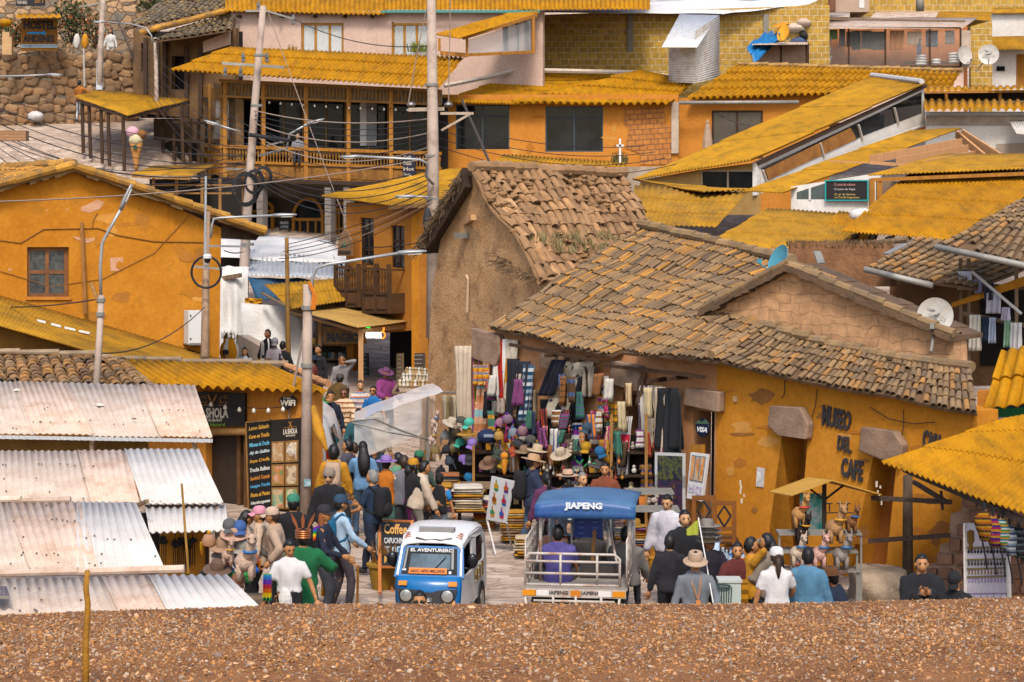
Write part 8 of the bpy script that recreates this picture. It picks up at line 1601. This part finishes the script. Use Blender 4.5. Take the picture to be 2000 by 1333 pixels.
def alpaca(x,y,c,label,sc,s=131,body=True,fx=1):
 b=P(x,y,s);o=thing('toy_alpaca',label,'toy alpaca',b,'plush alpacas');m=mat(c,None,20,.98,bump=1,bs=50);k=.34*sc;V3=lambda a,b_,d:b+V((a*k*fx,b_*k,d*k));fz=lambda p,q:q*(1+.14*NZ.noise(p*6+b))
 mb=MB();mb.ball(V3(-.15,.1,.55),.34*k,.5*k,.32*k,14,10,fn=fz);mb.tube([V3(-.1,-.1,.6),V3(.05,-.25,.95),V3(.1,-.32,1.25)],[.2*k,.16*k,.15*k],9);mb.ball(V3(.12,-.38,1.33),.17*k,.2*k,.17*k,12,9,fn=fz);mb.ball(V3(.15,-.58,1.27),.09*k,.12*k,.085*k,9,7)
 for a in(-.32,.05):
  for d in(-.2,.35):mb.tube([V3(a,d,.5),V3(a,d,0)],[.1*k,.085*k],7)
 mb.build('body',m,o,smooth=True)
 for sx in(-1,1):mb=MB();mb.tube([V3(.12+sx*.09,-.34,1.45),V3(.12+sx*.14,-.34,1.68)],[.055*k,.015*k],6);mb.build('ear',m,o);mb=MB();mb.ball(V3(.13+sx*.1,-.54,1.37),.035*k);mb.build('eye',EYE,o)
 mb=MB();mb.tube([V3(.04+.2*cos(t),-.25+.2*sin(t),.92)for t in[i*pi/6 for i in range(13)]],.045*k,5,caps=False);mb.build('scarf',flat(R.choice(['c03828','2c6ca8','c8901c','2c8c5c'])),o)
for x,y,c,nm,sc,wh in ALC:alpaca(x,y,c,'%s toy alpaca %s of the toy stall'%(nm,wh),sc)
for x,y,c,lb,sc,s_ in((450,1105,'c8a48c','pinkish toy alpaca at the front of the hat stall by the white sheets',.7,150),(488,1132,'d0b098','large pale toy alpaca with a carved face beside the woman in white',1.2,152),(852,838,'d0b0a0','fluffy pink toy alpaca head above the hats',.7,100),(848,872,'d0b4a4','second fluffy toy alpaca below the first at the hat pile',.7,101)):alpaca(x,y,c,lb,sc,s_)
bs_=table('cloth covered vendor table with drinks and an orange bag',1440,1110,141,.85,.6,.78,BLACK)
for k in range(18):
 x=1398+(k%6)*10+sr.uniform(-4,4);c=P(x,1100+(k//6)*9+sr.uniform(-3,3),141+(k//6));mb=MB();r=sr.uniform(.026,.038);mb.lathe(c,[(0,0),(r,0),(r,.12),(r*.45,.16),(r*.45,.18)],9);o=tag(mb.build('water_bottle',glassmat('93a6b2',.5,.15),smooth=2),'clear plastic drink bottle among those on the vendor table','bottle','drink bottles on the vendor table');ORG[o]=o.location.copy();mb=MB();mb.lathe(c+V((0,0,.06)),[(r*1.03,0),(r*1.03,.05)],9);mb.lathe(c+V((0,0,.175)),[(0,0),(r*.5,0),(r*.5,.02),(0,.02)],8);mb.build('label',flat(sr.choice(['3c6ca8','a8b4bc','c8ccd0'])),o)
mb=MB();c=P(1398,1088,140);mb.lathe(c,[(0,0),(.055,0),(.055,.2),(.02,.26),(.022,.29)],10);tag(mb.build('big_bottle',glassmat('a8bccc',.7,.1),smooth=2),'tall water bottle at the left end of the vendor table','bottle')
mb=MB();mb.ball(P(1448,1108,143),.16,.12,.13,12,8,fn=lambda p,q:q*(1+.2*NZ.noise(p*3)));tag(mb.build('orange_bag',FL('d0701c'),smooth=True),'bright orange bag on the vendor table','bag')
mb=MB();mb.grid(lambda u,v:P(1452+u*30-v*6,1118+v*60,147)+V((0,.06*sin(u*9),0)),8,8,thick=V((0,.01,0)));tag(mb.build('yellow_cloth',FL('c48814'),smooth=True),'mustard cloth bag hanging from the front of the vendor table','cloth')
cr=thing('plastic_crate','clear plastic crate in front of the vendor table','crate',P(1422,1180,150));c=P(1424,1156,149);mb=MB();mb.box(c,.28,.3,.3);mb.build('body',glassmat('a8b4ac',.7,.2),cr);mb=MB();mb.box(c+V((0,0,.16)),.31,.33,.03);mb.build('rim',flat('b8bcb4'),cr);mb=MB();mb.box(P(1452,1160,148),.1,.25,.34);tag(mb.build('wicker_basket',stripes(['b8801c','7c5414'],8,1)),'mustard woven basket beside the clear crate','basket')
mb=MB();[mb.bar(P(1394+k*5,1146,150),P(1396+k*4.5,1180,150),.012)for k in range(8)];mb.tube([P(1408+18*cos(t),1146+4*sin(t),150)for t in[i*pi/8 for i in range(17)]],.012,4,caps=False);tag(mb.build('wire_basket',flat('1c3a3c')),'dark wire basket at the guide side of the vendor table','basket')
hatp=table('hat stall table behind the nearest stall roof',455,1118,146,.9,.9,.75)
for k,(x,y,kd,c,lb)in enumerate(((448,1018,'cap','5c5c5c','grey cap at the top of the front hat stall'),(468,1022,'cap','3c5c94','blue denim cap beside the grey one'),(458,1032,'brim','c89c84','pink straw hat under the blue cap'),(436,1055,'brim','a88468','tan felt hat on the front hat stall'),(475,1058,'brim','9c9488','grey cloche hat with a mustard bow'),(440,1075,'brim','8c7c6c','grey brown hat in the middle of the front stall'),(420,1118,'cap','7c5844','brown cap low on the front stall'),(400,1120,'cap','1c1a1c','black cap low on the front stall'),(465,1125,'cap','8c5c48','rust cap in front of the large toy alpaca'),(455,1085,'knit','2c3c8c','blue and orange knit hat on the front stall'),(408,1050,'knit','c08c1c','mustard fringed hat under the stall roof'),(425,1100,'brim','6c5444','dark brown hat behind the brown cap'),(492,1085,'knit','c86c18','orange knit cap beside the large toy alpaca'))):hatobj(P(x,y+12,146+(y>1090)*4),kd,FL(c)if kd!='knit' else stripes([c,'c8781c','3c6c9c'],3,1),lb,(-15,0),None,190,.95,'hats on the front stall')
for k in range(14):
 mb=MB();c=P(418+k*6,1105+(k%4)*9,149);mb.ball(c,.07,.06,.05,8,6);tag(mb.build('wool_pompom',stripes([sr.choice(['6c2c8c','2c5ca8','c8401c','3c8c4c']),sr.choice(['d8b01c','d8d4d0'])],3,1),smooth=True),'small bright wool pompom among the goods of the front hat stall','pompom','wool pompoms on the front stall')
hang(522,1122,16,52,Pl((500,1120,150),(560,1120,150)),wv(['5c2c9c','2c6ca8','2c8c4c','c8b01c','c8641c','a82c3c'],1,1,0),'rainbow woven cloth at the end of the front hat stall','cloth',None,.0,'rainbow_cloth')
mb=MB();c=G(1722,1172);mb.ball(c+V((0,.2,.2)),.46,.5,.34,30,20,fn=lambda p,q:V((max(-.42,min(.44,q.x*1.2)),q.y,max(-.3,min(.24,q.z*1.3))))*(1+.18*NZ.noise(p*1.6)+.05*NZ.noise(p*6)));tag(mb.build('boulder',mat('b8a48c','a08a72',3,.9,bump=.8,bs=12,dirt='6c5c4c',dsc=2.5,dlo=.55,dhi=.7),smooth=True),'big pale boulder beside the museum corner','boulder')
pj=Pl((1884,1090,140),(1980,1090,143));jb=thing('jewellery_board','white board hung with rows of dark pendants and bracelets','display board',pj.p(1930,1185));q=Q(pj,(1886,1022),(1972,1022),(1976,1180),(1888,1180));mb=MB();mb.qbox(q,.03,.97,0,1,0,.03);mb.build('panel',mat('c4bcc4','b4acb4',3),jb);mb=MB();mb.qbox(q,0,.04,0,1,0,.06);mb.qbox(q,.96,1,0,1,0,.06);mb.build('frame',WHITEW,jb)
for r_,v in enumerate((.3,.45,.56,.66)):
 mb=MB();mb.bar(q(.06,v,.04),q(.95,v-.01,.04),.02);mb.build('cord',mat('7c6a3c',None,9),jb)
 for k in range(12):mb=MB();c=q(.1+k*.072,v+.05,.04);mb.tube([c+V((0,0,.05)),c],.005,4);mb.ball(c,.022 if r_<2 else .014,.008,.025,7,5);mb.build('pendant',flat(['201c24','3c3430','7c5c34','8c7ca0'][r_]),jb)
for k in range(6):mb=MB();mb.qbox(q,.08+k*.145,.2+k*.145,.86,.99,.03,.045);mb.build('bracelet_card',stripes(['d0c8d4','6c5c7c','c8c0c8','8c7c94'],6,1),jb)
mb=MB();mb.prism([q(u,v,.03)for u,v in((.1,.1),(.16,.08),(.22,.1),(.22,.22),(.18,.26),(.2,.32),(.12,.32),(.14,.26),(.1,.22))],pj.n*.04);mb.build('mask_pendant',mat('7c5c1c',None,12,.4,metal=.4),jb)
for k,(x,y,c)in enumerate(((1922,1030,['c88c18','4c3c24','b8641c']),(1940,1040,['a82c5c','4c2c7c','c88c18']),(1958,1045,['1c7c8c','d8901c','2c8c4c','d8d4d0']),(1972,1058,['d0d4d8','4c5c74','8c9cac']),(1990,1062,['3c4448','6c7c80','2c2c30']),(2003,1066,['c87c1c','2c4c7c','a83c2c']))):
 o=thing('woven_backpack',['mustard and brown','magenta and violet','teal and orange','white and grey','dark grey','orange and blue'][k]+' striped woven backpack hanging under the market shelter eave','backpack',P(x,y+28,146),'woven backpacks under the eave');b=P(x,y,146);mb=MB();mb.ball(b,.13,.1,.2,14,10,M.Rotation(rad(-18),3,'Y'),fn=lambda p,q:V((max(-.1,min(.1,q.x*1.15)),q.y,max(-.17,min(.19,q.z*1.1))))*(1+.3*NZ.noise(p*1.7+b)));[mb.u.__setitem__(i,[((mb.v[j]-b).x*4,(mb.v[j]-b).z*3)for j in f])for i,f in enumerate(mb.f)];mb.hasu=True;mb.build('bag',stripes(c,4,1,.22,k,.95,.3),o,smooth=True);mb=MB();mb.tube([b+V((-.05,-.1,-.15)),b+V((0,-.1,-.4)),b+V((.02,-.08,-.55))],.012,4);mb.tube([b+V((0,0,.18)),b+V((.0,0,.32))],.02,5);mb.build('strap',BLACK,o)
PW_=mat('b8a494','a48f80',1.5,.9,dirt='8a7464',dsc=1.5,fine=.1);LMP=mat('b4b4b2','a0a09e',3,.4,metal=.4)
def pole(label,pts,r,m=PW_,name='utility_pole',cat='pole',bands=()):
 o=thing(name,label,cat,P(*pts[-1]));mb=MB();mb.tube([P(*k)for k in pts],r,12);mb.build('shaft',m,o,smooth=True)
 for t in bands:
  a,b=P(*pts[0]),P(*pts[-1]);p=a+(b-a)*t;mb=MB();mb.lathe(p,[(max(r)*1.08,-.04),(max(r)*1.1,0),(max(r)*1.08,.04)],12);mb.build('band',GREYS,o)
 return o
def lamp(o,pts,r,head,d,nm='lamp'):
 mb=MB();mb.tube([P(*k)for k in pts],r,7);mb.build('arm',LMP,o,smooth=True);h=P(*head);d=V(d).normalized();x=d.cross(V((0,0,1))).normalized();z=x.cross(d);L=.38
 mb=MB();mb.tube([h-d*.05,h+d*L*.3,h+d*L,h+d*L*1.3],[(.05,.04),(.1,.05),(.1,.035),(.05,.02)],10);hd=mb.build('lamp_head',LMP,o,smooth=True);mb=MB();mb.box(h+d*L*.7-z*.04,.14,L*.7,.02,M((x,d,z)).transposed());mb.build('lens',flat('d0ccc4',.2),hd)
p1=pole('tall thick concrete pole rising past the top edge in the middle',[(842,-40,73),(846,300,74),(845,660,75)],[.11,.15,.17],bands=(.3,.5,.62))
mb=MB();mb.bar(P(798,215,73),P(868,213,73),.14,.1);mb.bar(P(860,222,73.5),P(925,222,73.5),.07);mb.bar(P(862,255,73.5),P(920,222,73.5),.06);mb.build('cross_arm',CONC,p1)
for x in(803,876):mb=MB();mb.lathe(P(x,205,73),[(.03,-.08),(.11,-.03),(.12,0),(.1,.04),(.03,.08)],10);mb.build('insulator',flat('6c6460',.3),p1)
lamp(p1,[(846,360,74.5),(832,345,75),(835,320,75.5),(820,312,75.5),(700,306,76)],.035,(702,306,76),(-1,0,-.03));lamp(p1,[(840,385,75),(800,384,75)],.025,(808,384,75),(-1,0,0))
mb=MB();mb.ball(P(835,432,76),.12,.1,.35,10,9);mb.build('transformer_coil',flat('2c2a2c'),p1)
p2=pole('leaning concrete pole carrying many cables in front of the balcony',[(514,12,62),(498,200,62),(480,460,63),(470,690,66)],[.1,.12,.15,.17],bands=(.15,.3,.62,.7))
for a,b,r in(((434,124,62),(556,132,62),.09),((480,22,62),(522,22,62),.06),((522,22,62),(575,38,62.5),.05),((440,330,62),(512,333,62),.06),((520,285,62.3),(560,275,62.5),.05)):mb=MB();mb.bar(P(*a),P(*b),r);mb.build('cross_arm',GREYM,p2)
for x,y in((440,140),(470,140),(475,112),(521,112),(505,12),(573,38)):mb=MB();mb.lathe(P(x,y,61.6),[(.0,-.18),(.07,-.15),(.05,-.05),(.07,0),(.04,.1),(.0,.18)],8);mb.build('insulator',flat('6c6864',.3),p2)
lamp(p2,[(505,305,62.5),(560,290,62.5),(566,262,63),(605,240,63)],.035,(603,241,63),(.9,0,.25));lamp(p2,[(470,258,62),(420,243,62)],.03,(428,245,62),(-.9,0,.3))
for cx,cy,r in((480,370,.42),(497,356,.3),(515,345,.25)):
 mb=MB();
 for k in range(5):rr=r*(1-.05*k);mb.tube([P(cx,cy,64+k*.05)+V((rr*cos(t),-.05*k,rr*1.25*sin(t)))for t in[i*pi/10 for i in range(21)]],.018,5,caps=False)
 mb.build('cable_coil',flat('201e20'),p2)
mb=MB();[mb.ball(P(490+k*7,264+k,63),.1,.08,.07,8,6)for k in range(11)];mb.build('splice_box',flat('28262a'),p2)
p3=pole('pale street lamp pole standing in the crowd before the menu panels',[(601,556,102.2),(600,700,102.4),(597,1010,103)],[.085,.095,.11],name='street_lamp',cat='street lamp',bands=(.1,.35))
lamp(p3,[(610,590,102),(610,545,102),(618,524,102),(640,517,102),(785,494,102)],.03,(783,494,102),(1,0,.06));mb=MB();mb.qbox(Q(Pl((590,940,103.3),(615,940,103.3)),594,936,607,950),0,1,0,1,0,.02);mb.build('sticker',photomat(['b060b0','60a0a0','e0d8e0'],2,5),p3)
mb=MB();[mb.tube([P(602+k*2,552,102.6),P(612+k*3,575+k*3,102.6),P(608+k*3,605,102.6)],.02,5)for k in range(3)];tag(mb.build('orange_rag',flat('d07818')),'orange and white ribbon rag tied at the top of the lamp pole','rag')
p4=pole('wooden pole with a security camera in front of the orange gable',[(405,415,83),(402,560,84),(400,700,86)],[.07,.085,.1],mat('a88a70','94785f',2,.9,stretch=(6,6,1)),'camera_pole','pole');mb=MB();mb.tube([P(402,345,83),P(401,460,83.5),P(402,520,84)],.03,6);mb.bar(P(408,481,84),P(480,482,83),.045);mb.bar(P(374,521,84.5),P(435,526,84.5),.04);mb.build('bracket',LMP,p4)
lamp(p4,[(412,465,84),(414,440,84),(418,428,84),(430,426,84),(540,421,84)],.03,(538,421,84),(1,0,.03));mb=MB();c=P(403,532,85);mb.tube([c+V((.34*cos(t),0,.36*sin(t)))for t in[i*pi/12 for i in range(25)]],.03,6,caps=False);mb.build('cable_ring',flat('1c1c20'),p4)
c=P(405,505,85.4);mb=MB();mb.lathe(c,[(.1,0),(.1,.06),(.06,.1),(0,.1)],12);cm_=mb.build('camera_housing',flat('d8d8d8',.3),p4);mb=MB();mb.ball(c-V((0,0,.03)),.075,.075,.085);mb.build('camera_dome',BLACK,cm_,smooth=True)
p5=pole('street lamp with a bent arm before the orange gable',[(198,578,100),(194,660,100.5),(188,760,101.5)],[.06,.065,.075],PW_,'street_lamp','street lamp',(.05,.2));lamp(p5,[(197,580,100),(196,520,100),(200,475,100),(212,452,100),(240,402,100)],.032,(238,405,100),(.35,0,.8));mb=MB();mb.tube([P(178,555,99),P(192,590,100)],.04,7);mb.build('stub',WOOD,p5)
pole('thin wooden pole before the white canvas market',[(560,465,69),(562,600,69.5),(563,712,71)],[.055,.065,.08],mat('8a6428','6e4e1e',3,.85,stretch=(6,6,1)),'wooden_pole')
p7=pole('concrete pole with a painted foot before the stone terrace',[(203,-30,46.5),(197,80,46.8),(194,178,47.2)],[.1,.12,.13]);mb=MB();mb.tube([P(195.5,118,46.9),P(194,178,47.2)],.142,12);mb.build('painted_foot',mat('a8b4b8','c8c8c8',8),p7);mb=MB();mb.bar(P(155,14,46.5),P(205,5,46.6),.06);mb.build('cross_arm',GREYM,p7)
p8=pole('grey post with a hooked lamp beside the porch roof',[(303,75,48),(305,140,48.5),(306,202,49)],[.07,.08,.09]);lamp(p8,[(298,90,48),(296,70,48),(285,55,48),(255,47,47.5),(205,43,47.5)],.03,(205,43,47.5),(-1,0,.02))
lp=thing('wall_lamp','grey lamp arm reaching in from the left edge before the stone wall','street lamp',P(60,148,56));lamp(lp,[(-30,150,56),(60,148,56),(95,146,56)],.03,(95,146,56),(1,0,-.02));mb=MB();mb.tube([P(-28,150,56),P(-28,700,60)],.07,8);mb.build('shaft',LMP,lp)
mb=MB();mb.bar(P(902,195,72),P(958,322,73),.05);tag(mb.build('steel_stay',flat('4c4440')),'slanting dark steel stay beside the tall concrete pole','stay')
mb=MB();mb.bar(P(163,95,49),P(165,170,49.5),.06);tag(mb.build('thin_post',GREYS),'thin grey post below the hung cloths at the stone wall','post')
WIRE=flat('262224',.6);WIREL=flat('9c8878',.7)
def wire(a,b,sag,label,r=.016,m=None):
 a,b=P(*a),P(*b);mb=MB();mb.tube([a+(b-a)*k/14-V((0,0,sag*4*(k/14)*(1-k/14)))for k in range(15)],r,4);tag(mb.build('overhead_wire',m or WIRE),label,'wire','overhead wires')
ends=[((-30,178,60),(486,288,62)),((-30,200,62),(484,305,62)),((-30,216,64),(482,318,62)),((-30,228,64),(480,322,62)),((-30,250,66),(480,330,62)),((-30,262,60),(478,300,62))]
for k,(a,b)in enumerate(ends):wire(a,b,.35+.1*k,'%s of the six dark cables running from the left edge to the leaning pole'%['topmost','second','third','fourth','fifth','lowest'][k],.017 if k in(1,3)else .012)
for k in range(7):wire((215+k*4,10+k*9,47),(492-k*2,250+k*11,62),.5+.18*k,'one of the thin wires sloping from the stone terrace pole down to the leaning pole',.011)
for k in range(8):wire((492-(k%3),215+k*8,62),(843,232+k*9,73.5),.25+.06*k,'one of the near level wires strung between the leaning pole and the tall concrete pole',.012 if k%3 else .018,WIREL if k%3==0 else None)
for k in range(5):wire((480,315+k*5,62),(840,330+k*10,74),.55+.1*k,'one of the low sagging cables between the leaning pole and the tall concrete pole',.014)
for k in range(4):wire((848,235+k*16,73.5),(1260+k*20,285+k*12,62),.3+.08*k,'one of the wires crossing the dark windows right of the tall concrete pole',.011)
for k in range(5):wire((845,380+k*4,75),(560-k*4,478+k*7,69),.12+.05*k,'one of the wires running from the tall concrete pole down to the thin wooden pole',.011,WIREL if k%2 else None)
for k in range(4):wire((-30,240+k*14,66),(400,345+k*6,83),.5+.15*k,'one of the dark cables passing over the tiled gable toward the camera pole',.014)
for k in range(4):wire((404,350+k*4,83),(478,330+k*8,62.5),.1+.05*k,'one of the short wires between the camera pole and the leaning pole',.012)
for a,b,sg,lb,m in(((835,310,75),(-30,395,100),.2,'pale cable crossing the whole gable from the tall pole',WIREL),((838,0,72.8),(798,200,73),-.15,'pale wire dropping steeply left of the tall concrete pole',WIREL),((876,205,73),(880,-20,73),0,'pale wire rising straight to the right of the tall concrete pole',WIREL),((522,20,62),(690,470,64),.1,'steep guy wire from the leaning pole top to the canvas market',WIREL),((600,600,99.5),(572,760,100),.0,'pale cord hanging from the lamp pole to the yellow tile roof',WIREL),((595,655,100),(560,840,100),-.1,'thick pale cable looping below the lamp pole',WIREL),((575,38,62.5),(840,90,72),.3,'thin wire from the leaning pole top to the tall pole',None),((1050,20,48),(1240,55,47.5),.55,'pale cable sagging across the ochre brick wall',WIREL),((0,600,84),(190,585,100),.05,'thin wire along the foot of the orange gable',None),((400,600,85),(190,690,100),.3,'thin wire over the mustard shed roof',None),((438,490,84),(475,492,66),.05,'short wire beside the canvas market',None),((1440,0,46),(1530,-10,45),.1,'thin wire at the top above the plastic sheet',None),((1400,220,51),(1465,245,58),.1,'dark cord before the curtained window',None),((620,470,62),(840,470,75),.2,'thin wire in front of the carved balconies',None)):wire(a,b,sg,lb,.014,m)
